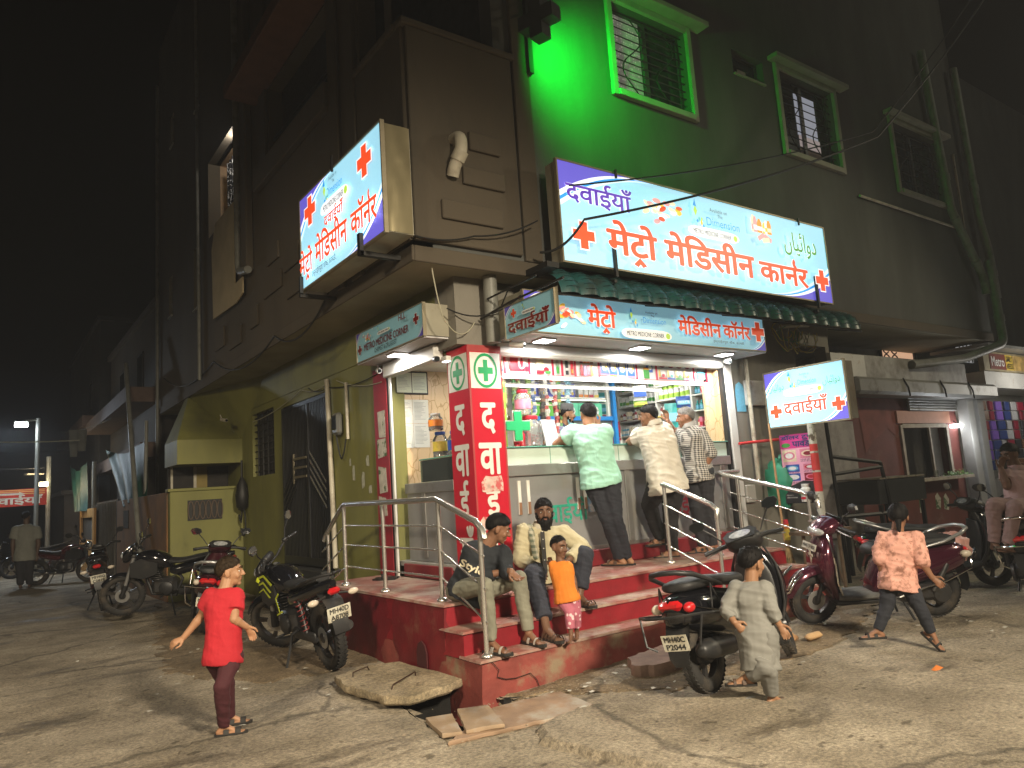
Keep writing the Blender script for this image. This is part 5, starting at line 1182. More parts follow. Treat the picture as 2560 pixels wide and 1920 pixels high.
t = tag(MB().prism([(-.1, 0), (.1, 0), (.1, .3), (.07, .38), (0, .42), (-.07, .38), (-.1, .3)], (0, 0, 0), (1, 0, 0), (0, 0, 1), .004).build('health_sticker', PR['aqua'], loc=(8.62, 6.497, 2.45)), 'blue arched anatomy sticker on the grey wall beside the shutter', 'sticker')
b = MB(); b.poly([(-.03, -.002, .1), (.03, -.002, .1), (.045, -.002, .26), (.02, -.002, .28), (.02, -.002, .34), (-.02, -.002, .34), (-.02, -.002, .28), (-.045, -.002, .26)]); b.build('torso_print', PR['pink'], t, fix=False); MB().bx(-.08, .08, -.003, -.002, .03, .08).build('torso_print', PR['white'], t)
# ================================================================== railings of the steps
def post(b, p, h, r=.02): b.tube([p, (p[0], p[1], p[2]+h)], r, 10)
def railing(name, label, posts, runs, top, loc):
    t = thing(name, label, 'railing', loc); L = Vector(loc)
    q = lambda p: tuple(Vector(p)-L)
    for (p, h) in posts:
        MB().tube([q(p), q((p[0], p[1], p[2]+h))], .021, 12).build('post', m_steel, t, smooth=50)
        MB().lathe([(.05, 0), (.05, .012), (.03, .03), (.023, .035)], q(p), n=16).build('foot_cap', m_steel, t, smooth=50)
    for r in runs: MB().tube([q(p) for p in r], .009, 8).build('rail', m_steel, t, smooth=60)
    MB().tube([q(p) for p in top], .027, 12).build('handrail', m_steel, t, smooth=60)
z = .682
A, B_, C_ = (3.29, 7.88, z), (3.29, 6.9, z), (3.29, 5.78, z); D = (3.3, 5.14, .302)
runs = []
for k, (h, hd) in enumerate(((.64, .78), (.43, .52), (.2, .26))):
    runs.append([(3.31, 8.44, z+h-.3), (3.29, 7.88, z+h), (3.29, 5.78, z+h), (3.3, 5.1, .302+hd)])
railing('stair_railing', 'stainless steel railing round the open side of the red platform', [(A, .84), (B_, .84), (C_, .84), (D, 1.02), ((3.5, 8.9, .3), .9)], [[(3.42, 8.9, z+h-.33), (3.3, 7.88, z+h), (3.29, 5.78, z+h), (3.3, 5.1, .302+hd)] for h, hd in ((.64, .78), (.43, .52), (.2, .26))],
        [(3.48, 8.98, 1.12), (3.49, 8.92, 1.2), (3.3, 7.95, z+.85), (3.29, 7.86, z+.87), (3.29, 5.82, z+.87), (3.29, 5.74, z+.85), (3.3, 5.2, 1.36), (3.3, 5.1, 1.29), (3.3, 5.08, 1.22)], (3.3, 5.14, .3))
railing('stair_railing', 'short stainless steel handrail standing free in the middle of the red steps', [((6.18, 5.8, z), .84), ((6.22, 5.14, .302), .95)], [[(6.18, 5.84, z+h), (6.22, 5.1, .302+hd)] for h, hd in ((.64, .7), (.43, .48), (.2, .25))],
        [(6.18, 5.83, z+.86), (6.18, 5.78, z+.85), (6.22, 5.2, 1.3), (6.22, 5.13, 1.24), (6.22, 5.14, 1.16)], (6.22, 5.14, .3))
railing('stair_railing', 'stainless steel handrail at the grey wall end of the red steps', [((7.85, 6.1, z), .85), ((7.9, 5.16, .3), .98)], [[(7.84, 6.24, z+h+.05), (7.9, 5.02, .3+hd)] for h, hd in ((.64, .72), (.43, .5), (.2, .27))],
        [(8.3, 6.42, 1.63), (7.87, 6.4, 1.63), (7.85, 6.3, 1.6), (7.9, 5.25, 1.34), (7.9, 5.1, 1.28), (7.9, 5.04, 1.2), (7.9, 5.04, 1.14)], (7.9, 5.16, .3))
# ================================================================== wiring, pipes and boxes
m_wire = mat('black_cable', (.012, .012, .012), .6, noise=.1); m_wirey = mat('yellow_cable', (.45, .36, .06), .6, noise=.1); m_wirew = mat('pale_cable', (.4, .38, .28), .6, noise=.1)
m_pvc = mat('grey_pvc', (.2, .2, .175), .5, noise=.15, scale=3, dirt=(.12, .115, .1), dscale=3); m_pvcw = mat('cream_pvc', (.5, .46, .36), .5, noise=.1, scale=4, dirt=(.3, .26, .2), dscale=4)
def cable(name, label, pts, r, m=None, sag=0., n=10, group=None):
    P = []
    for k in range(len(pts)-1):
        a, c = Vector(pts[k]), Vector(pts[k+1])
        for q in range(n):
            t = q/n; v = a.lerp(c, t); v.z -= sag*4*t*(1-t); P.append(v)
    P.append(Vector(pts[-1])); o0 = P[0]
    return tag(MB().tube([p-o0 for p in P], r, 6).build(name, m or m_wire, smooth=60, loc=tuple(o0)), label, 'cable', group)
cable('overhead_cable', 'thick black overhead cable crossing before the long sign', [(4.75, 5.9, 4.05), (5.1, 5.55, 4.35), (9.6, 4.6, 5.9), (13.5, 4, 9.6)], .014, sag=.1, n=14)
cable('overhead_cable', 'thin twisted overhead wire running beside the thick black cable', [(4.97, 5.6, 4.72), (9.6, 4.65, 6.0), (13.3, 4, 9.75)], .009, sag=.1, n=14)
cable('balcony_wire', 'loose wire draped under the drain elbow of the corner bay', [(3.3, 6.05, 4.08), (4.0, 6.0, 4.15), (4.75, 5.9, 4.4)], .009, sag=.05)
cable('corner_wire', 'pale twisted wires hanging under the soffit above the pillar', [(3.6, 6.2, 3.84), (3.8, 6.3, 3.3), (4.2, 6.4, 3.36)], .006, m_wirew, sag=.12)
cable('corner_wire', 'dark cable looped between the corner post and the iron bracket', [(3.9, 6.45, 3.5), (4.55, 6.0, 3.6)], .008, sag=.15)
cable('side_wall_wire', 'dark wire drooping along the side street wall below the backlit sign', [(3.3, 8.05, 4.1), (3.32, 10.2, 3.95), (3.33, 13.6, 4.2), (3.33, 18, 4.6)], .012, sag=.3)
for k, (pts, lb) in enumerate((([(3.97, 8.3, 3.12), (3.97, 9.95, 3.2), (3.97, 10.7, 3.3)], 'thin wire strung over the black gate'), ([(3.97, 10.0, 3.25), (3.97, 11.0, 3.32), (3.97, 13.5, 3.1)], 'thin wire sagging from the gate to the barred window'), ([(3.97, 8.2, 3.0), (3.97, 9.6, 3.24)], 'wire running from the camera to the conduit'))):
    cable('wall_wire', lb, pts, .007, m_wirew if k else None, sag=.06)
t = thing('wire_tangle', 'tangle of yellow and green cut wires hanging below the awning end', 'wires', (9.75, 6.25, 3.62))
r = random.Random(4)
for k in range(16):
    x0 = r.uniform(-.35, .3); w_ = r.uniform(.1, .35); h = r.uniform(.08, .35)
    MB().tube([(x0+w_*math.cos(a), .05*math.sin(a*2+k), -h*math.sin(a)*(1 if a < 3.2 else .4)) for a in [q*.42 for q in range(int(r.uniform(6, 13)))]], .006, 5).build('wire', (m_wirey, m_wirey, m_wirew, mat('green_wire', (.05, .2, .06), .6))[k % 4], t, smooth=60)
MB().tube([(-.35, 0, .05), (.35, 0, .12)], .03, 8).build('conduit_end', m_pvcw, t, smooth=60)
def pipe(name, label, pts, r, m, rings=(), cat='pipe', group=None):
    o0 = Vector(pts[0]); P = [Vector(p)-o0 for p in pts]
    # rounded elbows
    Q = [P[0]]
    for k in range(1, len(P)-1):
        a, p, c = P[k-1], P[k], P[k+1]; d1 = (a-p).normalized()*min(r*2.2, (a-p).length*.4); d2 = (c-p).normalized()*min(r*2.2, (c-p).length*.4)
        for s in (0, .25, .5, .75, 1): Q.append((p+d1)*(1-s)**2+p*2*s*(1-s)+(p+d2)*s*s)
    Q.append(P[-1])
    o = tag(MB().tube(Q, r, 12).build(name, m, smooth=60, loc=tuple(o0)), label, cat, group)
    for k, f in rings:
        a, c = P[k], P[k+1]; p = a.lerp(c, f); d = (c-a).normalized()
        MB().tube([p-d*r*.8, p+d*r*.8], r*1.18, 12).build('collar', m, o, smooth=40)
    return o
pipe('drain_elbow', 'short cream PVC drain elbow poking out of the corner bay', [(3.86, 6.09, 5.18), (3.86, 5.93, 5.16), (3.84, 5.9, 4.98), (3.8, 5.98, 4.85), (3.8, 6.03, 4.76)], .065, m_pvcw, [(2, .3)])
pipe('downpipe', 'grey PVC downpipe slanting across to the corner stack', [(14.7, 6.0, 9.5), (14.95, 6.0, 6.3), (15.9, 6.0, 5.1), (15.95, 6.0, 4.75)], .075, m_pvc, [(0, .8), (1, .15), (1, .8)], group='downpipes on the far wall corner')
pipe('downpipe', 'grey PVC downpipe bending beside the slanting one', [(16.0, 5.98, 9.5), (16.1, 5.98, 6.3), (16.3, 5.98, 5.7), (16.35, 5.98, 4.7)], .075, m_pvc, [(0, .8), (2, .5)], group='downpipes on the far wall corner')
pipe('downpipe', 'main dark downpipe running under the slab to the street wall', [(16.0, 5.9, 5.4), (16.1, 5.9, 3.75), (15.0, 6.2, 3.45), (13.4, 6.4, 3.3)], .08, m_pvc, [(0, .7)], group='downpipes on the far wall corner')
pipe('thin_pipe', 'thin pale water pipe fixed along the grey upper wall', [(11.8, 6.08, 6.04), (15.3, 6.08, 6.02), (15.6, 6.08, 5.95), (15.62, 6.08, 7.6)], .022, m_pvcw)
pipe('conduit', 'cream conduit running down beside the black gate', [(3.95, 9.9, 3.3), (3.95, 9.86, 2.2), (3.95, 9.8, .7)], .035, m_pvcw)
pipe('conduit', 'short cream conduit ending above the electricity meter', [(3.96, 9.26, 3.16), (3.96, 9.26, 2.4)], .022, m_pvcw)
pipe('wall_pipe', 'slim pipe running the height of the dark side wall', [(3.3, 14.6, 12), (3.3, 14.5, 4.0)], .035, m_pvc)
pipe('wall_pipe', 'dark square pipe beside the hanging board on the side wall', [(3.26, 11.75, 12), (3.26, 11.7, 5.3), (3.26, 11.2, 5.2)], .06, m_pvc)
pipe('wall_pipe', 'slim pipe on the far end of the dark side wall', [(3.3, 18.6, 12), (3.3, 18.6, 1.5)], .04, m_pvc)
pipe('leaning_pole', 'long pale pipe leaning against the boundary walls', [(2.55, 16.1, .75), (2.75, 19.4, 5.15)], .05, m_pvc)
pipe('wall_pipe', 'pale vertical pipe on the grey wall beside the shutter', [(8.72, 6.42, 3.18), (8.72, 6.42, 1.5)], .03, m_pvcw)
pipe('corner_pipe', 'fat dark pipe rising behind the top of the red pillar', [(4.36, 6.3, 3.13), (4.36, 6.3, 3.85)], .075, m_pvc)
mt = tag(MB().bbox((0, 0, 0), (.1, .2, .3), .03).build('electric_meter', mat('meter_grey', (.12, .12, .11), .3, noise=.1), smooth=40, loc=(3.94, 9.55, 2.63)), 'grey electricity meter with a small green light on the olive wall', 'meter')
MB().box((-.053, .03, .06), (.006, .05, .03)).build('indicator', glow('meter_green', (.05, 1, .25), 1.2), mt); MB().bbox((-.05, 0, .02), (.02, .15, .2), .01).build('meter_window', m_glassd, mt)
cable('meter_wire', 'looped wire below the electricity meter', [(3.94, 9.6, 2.48), (3.94, 9.45, 2.15), (3.94, 9.28, 2.4)], .01, sag=.05)
for (y, z, w_, h) in ((9.2, 1.95, .09, .2), (8.9, 1.85, .1, .22), (9.3, 2.1, .06, .1), (8.75, 2.08, .1, .14), (8.7, 1.72, .1, .12)):
    r = random.Random(int(y*100)); b = MB(); b.poly([(3.996, y+a*w_*r.uniform(.7, 1.2), z+c*h*r.uniform(.7, 1.2)) for a, c in ((-.5, -.5), (.4, -.5), (.5, .1), (.2, .5), (-.4, .5))]); tag(b.build('paint_scar', mat('scar_plaster', (.42, .42, .33), .8, noise=.3, scale=30), fix=False), {9.2: 'bare plaster scar low on the olive wall beside the conduit', 8.9: 'dark-edged plaster scar on the olive wall halfway to the red jamb', 9.3: 'small square scar on the olive wall below the meter', 8.75: 'round plaster scar on the olive wall near the torn posters', 8.7: 'lower torn scar on the olive wall near the red jamb'}[y], 'scar')
# small security cameras
def cctv(label, loc, rz, m=None):
    t = thing('security_camera', label, 'camera', loc, rz, 'security cameras')
    MB().tube([(0, 0, 0), (.16, 0, -.03)], .032, 12).build('camera_body', m or m_white, t, smooth=50); MB().tube([(.16, 0, -.03), (.165, 0, -.031)], .024, 12).build('lens', m_glassd, t); MB().tube([(.03, 0, 0), (-.03, 0, .09)], .012, 6).build('mount', m or m_white, t)
cctv('white bullet camera at the top of the red jamb strip', (3.93, 8.2, 3.14), R_(-110)); cctv('white bullet camera under the soffit beside the pillar', (4.62, 6.36, 3.14), R_(-60)); cctv('white bullet camera at the grey wall end of the shutter', (8.2, 6.36, 3.12), R_(-120))
cctv('pale bullet camera under the sloped landing down the side street', (3.55, 14.0, 3.2), R_(-70), m_pvcw); cctv('black bullet camera beside the small bracket lamp', (3.98, 6.9, 3.05), R_(-110), m_bar)
# ================================================================== corrugated awning
m_awn = mat('awning_green', (.018, .085, .085), .38, noise=.12, scale=6, dirt=(.03, .05, .045), dscale=4)
aw = thing('awning', 'dark green corrugated plastic awning between the two signs', 'awning', (4.85, 5.7, 3.6))
n = 21; pitch = 5.75/n
for k in range(n):
    rows = []
    for i in range(7):
        x = pitch*(k+i/6); s = abs(math.sin(math.pi*i/6))
        row = []
        for j in range(9):
            a = R_(90*j/8); rr = 1+.16*s
            row.append((x, .42-.4*math.sin(a)*rr, .0+.3*math.cos(a)*rr-.02))
        rows.append(row)
    o = MB().loft(rows, cap=False, closed=False).build('corrugation', m_awn, aw, smooth=60, fix=False)
    b = MB()
    for j in range(1, 8, 1):
        a = R_(90*j/8); b.tube([(pitch*(k+i/6), .42-.412*math.sin(a)*(1+.16*abs(math.sin(math.pi*i/6))), .309*math.cos(a)*(1+.16*abs(math.sin(math.pi*i/6)))-.02) for i in range(1, 6)], .004, 4)
    q = b.build('rib', m_awn, o)
MB().tube([(-.02, .4, .28), (5.78, .4, .28)], .015, 6).build('top_bar', m_bar, aw); MB().tube([(-.02, .03, -.03), (5.78, .03, -.03)], .012, 6).build('front_bar', m_bar, aw); MB().bx(-.16, .0, .02, .4, .24, .3).build('end_plate', m_bar, aw)
for k in range(5): MB().tube([(.1+1.4*k, .05, -.03), (.1+1.4*k, .5, .1)], .01, 5).build('stay', m_bar, aw)
# hook, floor things on the platform
def sandal_pair(label, loc, rz, m):
    t = thing('sandals', label, 'sandals', loc, rz)
    for s in (-1, 1):
        b = MB(); b.prism([(-.045, -.13), (.035, -.13), (.045, .05), (.03, .13), (-.02, .14), (-.05, .06)], (s*.06, 0, 0), (1, 0, 0), (0, 1, 0), .02); o = b.build('sandal', m, t); MB().tube([(s*.06-.05, .02, .02), (s*.06, .03, .06), (s*.06+.05, .02, .02)], .012, 6).build('strap', m, o)
sandal_pair('black sandals left on the platform beside the red jamb', (3.78, 7.9, .682), R_(50), m_bar)
# ================================================================== right side: poster stand, kiosk, corner store
m_pole = mat('peeling_white_pole', (.5, .48, .43), .7, noise=.1, dirt=(.1, .07, .05), dscale=9, dlo=.52, dhi=.58); m_polered = mat('pole_red_band', (.5, .03, .03), .6, noise=.15)
po = thing('sign_pole', 'peeling white pole with red bands carrying the stand sign', 'pole', (8.92, 5.66, 0))
MB().tube([(.02, .02, -.05), (0, 0, 1.3)], .05, 12).build('shaft', m_pole, po, smooth=60); MB().tube([(0, 0, 1.3), (0, 0, 1.92)], .051, 12).build('red_band', m_polered, po, smooth=60); MB().tube([(0, 0, 1.92), (0, 0, 2.2)], .05, 12).build('shaft', m_pole, po, smooth=60)
for zz in (1.55, 1.8): MB().tube([(0, 0, zz), (0, 0, zz+.025)], .053, 12).build('white_ring', m_pole, po, smooth=60)
P = {k: PR[k] for k in PR}
ps = thing('tooth_powder_poster', 'pink and black tooth powder poster with teeth pictures tied beside the pole', 'poster', (9.0, 6.22, 1.15))
def pq(y0, y1, z0, z1, m, n, d=.0): b = MB(); b.quad((-.004-d, -y0, z0), (-.004-d, -y1, z0), (-.004-d, -y1, z1), (-.004-d, -y0, z1)); return b.build(n, m, ps, fix=False)
MB().bx(0, .012, -.56, 0, 0, .93).build('backing', PR['black'], ps)
m_pk = mat('poster_pink', (.75, .36, .5), .45, noise=.06); m_mg = mat('poster_magenta', (.6, .04, .25), .45, noise=.05)
pq(.01, .55, .18, .93, m_pk, 'print_pink'); pq(.01, .55, .74, .93, m_mg, 'print_band', .002); b = MB(); b.poly([(-.005, 0-.01, .2), (-.005, -.3, .3), (-.005, -.55, .28), (-.005, -.55, .0), (-.005, -.01, .0)]); b.build('print_black', PR['black'], ps, fix=False)
lettering('\u0921\u0949\u0932\u0930 \u091f\u0941\u0925', (-.008, -.03, .84), (0, -1, 0), (0, 0, 1), PR['navy'], ps, height=.085, width=.5, off=.03)
lettering('\u092a\u093e\u0935\u0921\u0930', (-.008, -.2, .755), (0, -1, 0), (0, 0, 1), PR['navy'], ps, height=.075, width=.33, off=.03)
b = MB(); b.poly([(-.008, -.1+.07*math.cos(q*.5), .785+.03*math.sin(q*.5)) for q in range(13)]); b.build('oval_badge', PR['green'], ps, fix=False)
for (y0, y1, z0, z1, c1, c2, c3) in ((.03, .24, .56, .72, 'cream', 'pink', 'white'), (.3, .54, .6, .72, 'pink', 'cream', 'maroon'), (.06, .27, .42, .52, 'blue', 'aqua', 'white'), (.33, .54, .44, .52, 'pink', 'red', 'white'), (.06, .27, .3, .4, 'blue', 'white', 'white'), (.33, .54, .3, .4, 'maroon', 'pink', 'red')):
    pq(y0, y1, z0, z1, PR[c1], 'picture', .003); cy_ = (y0+y1)/2; cz = (z0+z1)/2
    for f, c, d in ((.42, c2, .005), (.28, c3, .007)):
        b = MB(); b.poly([(-.004-d, -cy_+f*(y1-y0)*math.cos(q*.4), cz+f*.8*(z1-z0)*math.sin(q*.4)) for q in range(16)]); b.build('picture_shape', PR[c], ps, fix=False)
for (y, z, w_) in ((.3, .565, .23), (.3, .545, .2), (.06, .4, .2), (.33, .41, .2), (.06, .27, .2), (.33, .27, .2), (.07, .255, .18)): lettering('\u0926\u093e\u0901\u0924\u094b\u0902 \u0938\u0947 \u0926\u0930\u094d\u0926', (-.008, -y, z), (0, -1, 0), (0, 0, 1), PR['black'], ps, height=.022, width=w_)
MB().lathe([(.07, 0), (.072, .02), (.072, .17), (.05, .19), (.055, .2), (.055, .235)], (-.01, -.33, .02), n=14).xf(Matrix.Translation((-.0, 0, 0))).build('bottle_print', PR['white'], ps, smooth=40)
lettering('Dollar', (-.09, -.275, .11), (0, -1, 0), (0, 0, 1), PR['green'], ps, height=.03, width=.11, off=.01)
b = MB(); b.poly([(-.088, -.33+.04*math.cos(q*.5), .07+.018*math.sin(q*.5)) for q in range(13)]); b.build('lips_print', PR['red'], ps, fix=False)
lettering("Nick's", (-.008, -.03, .1), (0, -1, 0), (0, 0, 1), PR['white'], ps, height=.02, width=.1); lettering('Laboratories', (-.008, -.03, .07), (0, -1, 0), (0, 0, 1), PR['white'], ps, height=.02, width=.16)
# bamboo stick, broom, red bar, green sheet
pipe('bamboo_stick', 'thin bamboo stick standing up to the corner of the stand sign', [(8.55, 6.0, .68), (8.78, 6.2, 2.25)], .016, mat('bamboo', (.34, .2, .09), .7, noise=.2, scale=12), cat='stick')
br = thing('broom', 'grass broom with yellow and orange binding leaning on the wall foot', 'broom', (8.4, 5.85, .3))
for k in range(26):
    a = k*.24; MB().tube([(0, 0, .62), (.03*math.cos(a), .03*math.sin(a), .4), (.1*math.cos(a*1.7), .1*math.sin(a*1.7), 0)], .006, 4).build('bristle', mat('broom_straw', (.33, .22, .1), .8, noise=.3, scale=20), br)
MB().lathe([(.035, .42), (.038, .5), (.034, .56)], n=10).build('binding', PR['yellow'], br); MB().lathe([(.034, .56), (.034, .62)], n=10).build('binding', PR['orange'], br); MB().lathe([(.033, .62), (.03, .68)], n=10).build('binding', PR['red'], br)
pipe('red_bar', 'thin red bar fixed level across the grey wall', [(8.36, 6.4, 2.0), (9.4, 6.15, 2.05)], .02, m_polered, cat='bar')
def crumple(name, label, loc, sx, sy, sz, m, seed, cat='cloth', n=14, sharp=1.):
    r = random.Random(seed); rows = []
    for j in range(n):
        v = math.pi*(j+.5)/n-math.pi/2; row = []
        for i in range(n):
            a = 2*math.pi*i/n; p = Vector((math.cos(a)*math.cos(v), math.sin(a)*math.cos(v), math.sin(v)))
            d = 1+.35*sharp*MN.noise(p*2.2+Vector((seed, 0, 0)))+.22*sharp*abs(MN.noise(p*5+Vector((0, seed, 0))))
            row.append((p.x*sx*d, p.y*sy*d, p.z*sz*d))
        rows.append(row)
    return tag(MB().loft(rows).build(name, m, smooth=50, loc=loc), label, cat)
crumple('green_sheet', 'crumpled green plastic sheet stuffed behind the poster', (9.1, 6.3, 1.45), .16, .28, .3, mat('sheet_green', (.03, .26, .15), .45, noise=.1), 3, 'sheet')
tag(MB().bx(-.25, .25, -.06, 0, 0, .36, .01).build('wall_box', mat('pale_box', (.45, .43, .4), .5, noise=.08, dirt=(.3, .25, .2), dscale=5), loc=(8.95, 6.49, 2.53)), 'pale steel box on the grey wall behind the stand sign', 'box')
tag(MB().bx(-.1, .1, -.06, 0, 0, .24, .01).build('switch_box', mat('pale_box2', (.4, .38, .34), .6, noise=.1), loc=(8.55, 6.49, 1.2)), 'small pale switch box low on the grey wall beside the handrail', 'box')
tag(MB().bx(-.55, .55, -.02, 0, 0, 1.75, .01).build('leaning_board', mat('board_grey', (.36, .33, .31), .6, noise=.1, scale=2, dirt=(.22, .2, .18), dscale=3), loc=(10.7, 6.42, .55)), 'tall grey sheet board leaning behind the pole', 'board')
cb = thing('iron_stand', 'dark angle-iron frame with a sloping top bar before the red kiosk', 'frame', (0, 0, 0))
for pts in ([(9.85, 5.95, 0), (9.75, 5.95, 2.25)], [(10.75, 5.6, 0), (10.6, 5.7, 1.62)], [(9.78, 5.95, 1.75), (10.6, 5.7, 1.62)], [(9.8, 5.95, 1.5), (10.6, 5.7, 1.56)], [(9.8, 5.95, .9), (10.7, 5.65, .9)]): MB().tube(pts, .03, 6).build('bar', m_bar, cb)
bx_ = thing('black_chest', 'black metal chest with a pale wooden top on a dark stand', 'chest', (11.1, 6.0, 0))
MB().box((0, 0, 1.2), (1.35, .65, .34), bev=.01).build('chest_body', mat('chest_black', (.02, .021, .021), .5, noise=.3, scale=4), bx_)
for k in range(5): MB().box((-.52+.26*k, 0, 1.39), (.25, .68, .025), bev=.004).build('plank', mat('chest_plank', (.2, .17, .13), .8, noise=.2, scale=6), bx_)
for sx in (-1, 1):
    for sy in (-1, 1): MB().box((sx*.6, sy*.28, .5), (.05, .05, 1.04)).build('leg', m_bar, bx_)
MB().box((0, -.28, .35), (1.2, .04, .05)).build('stretcher', m_bar, bx_)
tb = thing('small_bench', 'old wooden bench under the poster behind the handrail', 'bench', (8.6, 5.5, 0))
MB().box((0, 0, .82), (.9, .3, .04)).build('seat', mat('old_wood', (.12, .08, .05), .8, noise=.25, scale=8), tb)
for sx in (-.4, .4): MB().tube([(sx, 0, 0), (sx*.95, 0, .8)], .025, 6).build('leg', MATS['old_wood'], tb); MB().tube([(sx*.9, 0, .15), (sx*.3, 0, .78)], .015, 6).build('brace', MATS['old_wood'], tb)
# --- maroon kiosk
m_mar = mat('kiosk_maroon', (.13, .032, .024), .75, noise=.2, scale=2.5, dirt=(.2, .12, .09), dscale=1.6, dlo=.58, dhi=.75, bump=.25, bscale=20)
m_tin = mat('kiosk_tin', (.24, .235, .22), .5, .35, noise=.12, scale=2, dirt=(.1, .08, .06), dscale=2.5, dlo=.55, dhi=.7)
ks = thing('kiosk', 'maroon street kiosk with grey tin canopy and an open serving window', 'kiosk', (0, 0, 0))
def kk(n, m, *a, bev=0.): return MB().bx(*a, bev).build(n, m, ks)
o = wall('front_wall', 'R', 6.9, .12, 11.02, 15.3, 0, 2.75, [(13.15, 14.75, 1.3, 2.2)], m_mar); o.parent = ks
kk('side_wall', m_mar, 11.03, 11.15, 7.03, 8.5, 0, 2.75)
kk('canopy', m_tin, 11.2, 16.3, 6.2, 8, 2.72, 3.0, bev=.05); kk('roof_box', mat('roof_box_pale', (.33, .32, .3), .6, .2, noise=.12, dirt=(.16, .14, .12), dscale=2), 11.2, 15.6, 6.45, 8, 3.02, 3.42, bev=.01); kk('roof_box', m_white, 10.9, 11.9, 6.43, 6.5, 3.02, 3.4)
for x in (12.6, 13.9, 15.0): MB().tube([(x, 6.19, 3.0), (x+.12, 6.18, 2.85), (x+.14, 6.18, 2.7)], .014, 5).build('canopy_seam', m_bar, ks)
m_frame = mat('worn_timber', (.33, .28, .22), .75, noise=.25, scale=8)
for a in ((13.07, 13.15, 6.86, 6.92, 1.25, 2.25), (14.75, 14.83, 6.86, 6.92, 1.25, 2.25), (13.15, 14.75, 6.86, 6.92, 2.2, 2.27), (13.0, 15.0, 6.6, 6.95, 1.25, 1.3), (14.1, 14.15, 6.87, 6.91, 1.3, 2.2)): kk('window_frame', m_frame, *a)
kk('head_board', mat('salmon_board', (.42, .2, .13), .6, noise=.1), 13.0, 14.95, 6.86, 6.895, 2.28, 2.5)
for k in range(6): MB().tube([(13.4, 6.84, 2.53+.05*k), (15.2, 6.84, 2.53+.05*k)], .026, 8).build('rolled_shutter_slat', m_tin, ks, smooth=60)
kk('interior_back', mat('kiosk_inside', (.2, .19, .18), .8, noise=.2), 11.9, 15.3, 7.9, 7.95, 0, 2.7); kk('counter_shelf', m_frame, 13.0, 15.0, 7.0, 7.3, 1.2, 1.25)
pp = kk('pasted_sheet', mat('pasted_paper', (.26, .26, .25), .7, noise=.1), 13.3, 13.75, 7.3, 7.31, 1.35, 2.2)
for k in range(3): MB().box((13.52, 7.295, 1.5+.25*k), (.25, .004, .08)).build('printed_block', PR['black'], pp)
for (x, z) in ((13.5, .85), (14.1, .88), (14.4, .85)): b = MB(); b.poly([(x+a*.2, 6.896, z+c*.28) for a, c in ((-.5, -.5), (.3, -.6), (.6, .1), (.1, .5), (-.4, .3))]); b.build('torn_paper', m_torn, ks, fix=False)
b = MB(); b.poly([(12.5+a, 6.893, 2.3+c) for a, c in ((-.7, .44), (.5, .44), (.75, .25), (.72, .0), (.45, -.25), (.2, -.1), (-.3, -.3), (-.6, -.5))]); b.build('flaked_paint', mat('flake_maroon', (.17, .045, .035), .8, noise=.2, scale=5), ks, fix=False)
for o in ks.children:
    if o.name.split('.')[0] in ('front_wall', 'window_frame', 'head_board', 'rolled_shutter_slat', 'flaked_paint', 'torn_paper'): o.location.y -= .28
tag(MB().lathe([(.035, 0), (.045, .12), (.043, .12), (.033, .01)], n=14, cap=False).build('glass_tumbler', m_clear, smooth=40, loc=(13.75, 6.42, 1.3)), 'small clear glass tumbler on the kiosk window sill', 'glass')
t = thing('herb_bunch', 'bunch of green herbs on the kiosk window sill', 'herbs', (14.6, 6.44, 1.3)); r = random.Random(5); b = MB()
for k in range(160): c = Vector((r.gauss(0, .18), r.gauss(0, .08), abs(r.gauss(.03, .03)))); u = Vector((r.uniform(-1, 1), r.uniform(-1, 1), r.uniform(-.5, 1))).normalized()*.03; v = u.orthogonal().normalized()*.012; b.quad(c-u, c+v, c+u, c-v)
o = b.build('leaves', mat('herb_green', (.13, .24, .05), .6, noise=.3), t, fix=False); o['kind'] = 'stuff'
kl = thing('kiosk_lamp', 'glaring white lamp hung beside the kiosk window', 'light', (15.15, 6.55, 2.22)); MB().box((0, 0, 0), (.36, .12, .06)).build('diffuser', glow('kiosk_white', (.9, .96, 1), 14), kl); MB().tube([(0, 0, .03), (0, .3, .35)], .01, 5).build('stem', m_bar, kl)
lamp('kiosk_light', (15.0, 6.1, 2.0), 20, (.9, .95, 1), .12)
for (x, y0) in ((15.35, 6.45), (15.9, 6.5)): tag(MB().bx(-.13, .13, -.1, .1, 0, 2.72, .01).build('canopy_post', mat('grey_post', (.25, .24, .22), .8, noise=.15, scale=3), loc=(x, y0, 0)), {15.35: 'grey canopy post between the kiosk lamp and the store', 15.9: 'second grey canopy post against the corner store'}[x], 'post')
# --- corner store beyond
ms = thing('corner_store', 'small lit store hung with snack packets under a painted daily needs board', 'shop', (0, 0, 0))
def mk(n, m, *a): return MB().bx(*a).build(n, m, ms)
mk('sign_board', mat('store_board', (.3, .25, .15), .6, noise=.25, scale=4), 16.35, 20.5, 6.4, 6.5, 3.32, 3.72); mk('lintel', m_white, 16.35, 20.5, 6.42, 7.2, 2.98, 3.31); mk('canopy', m_tin, 15.9, 21, 6.1, 7.2, 3.74, 3.8)
b = MB().bx(16.62, 17.36, 6.39, 6.398, 3.36, 3.68); b.build('board_panel', mat('board_brown', (.16, .035, .025), .6, noise=.1), ms); MB().bx(17.37, 17.72, 6.39, 6.398, 3.36, 3.68).build('board_panel', mat('board_yellow', (.6, .42, .06), .6, noise=.12), ms); MB().bx(17.75, 20.4, 6.39, 6.398, 3.36, 3.68).build('board_panel', mat('board_gold', (.45, .3, .1), .6, noise=.5, scale=6), ms)
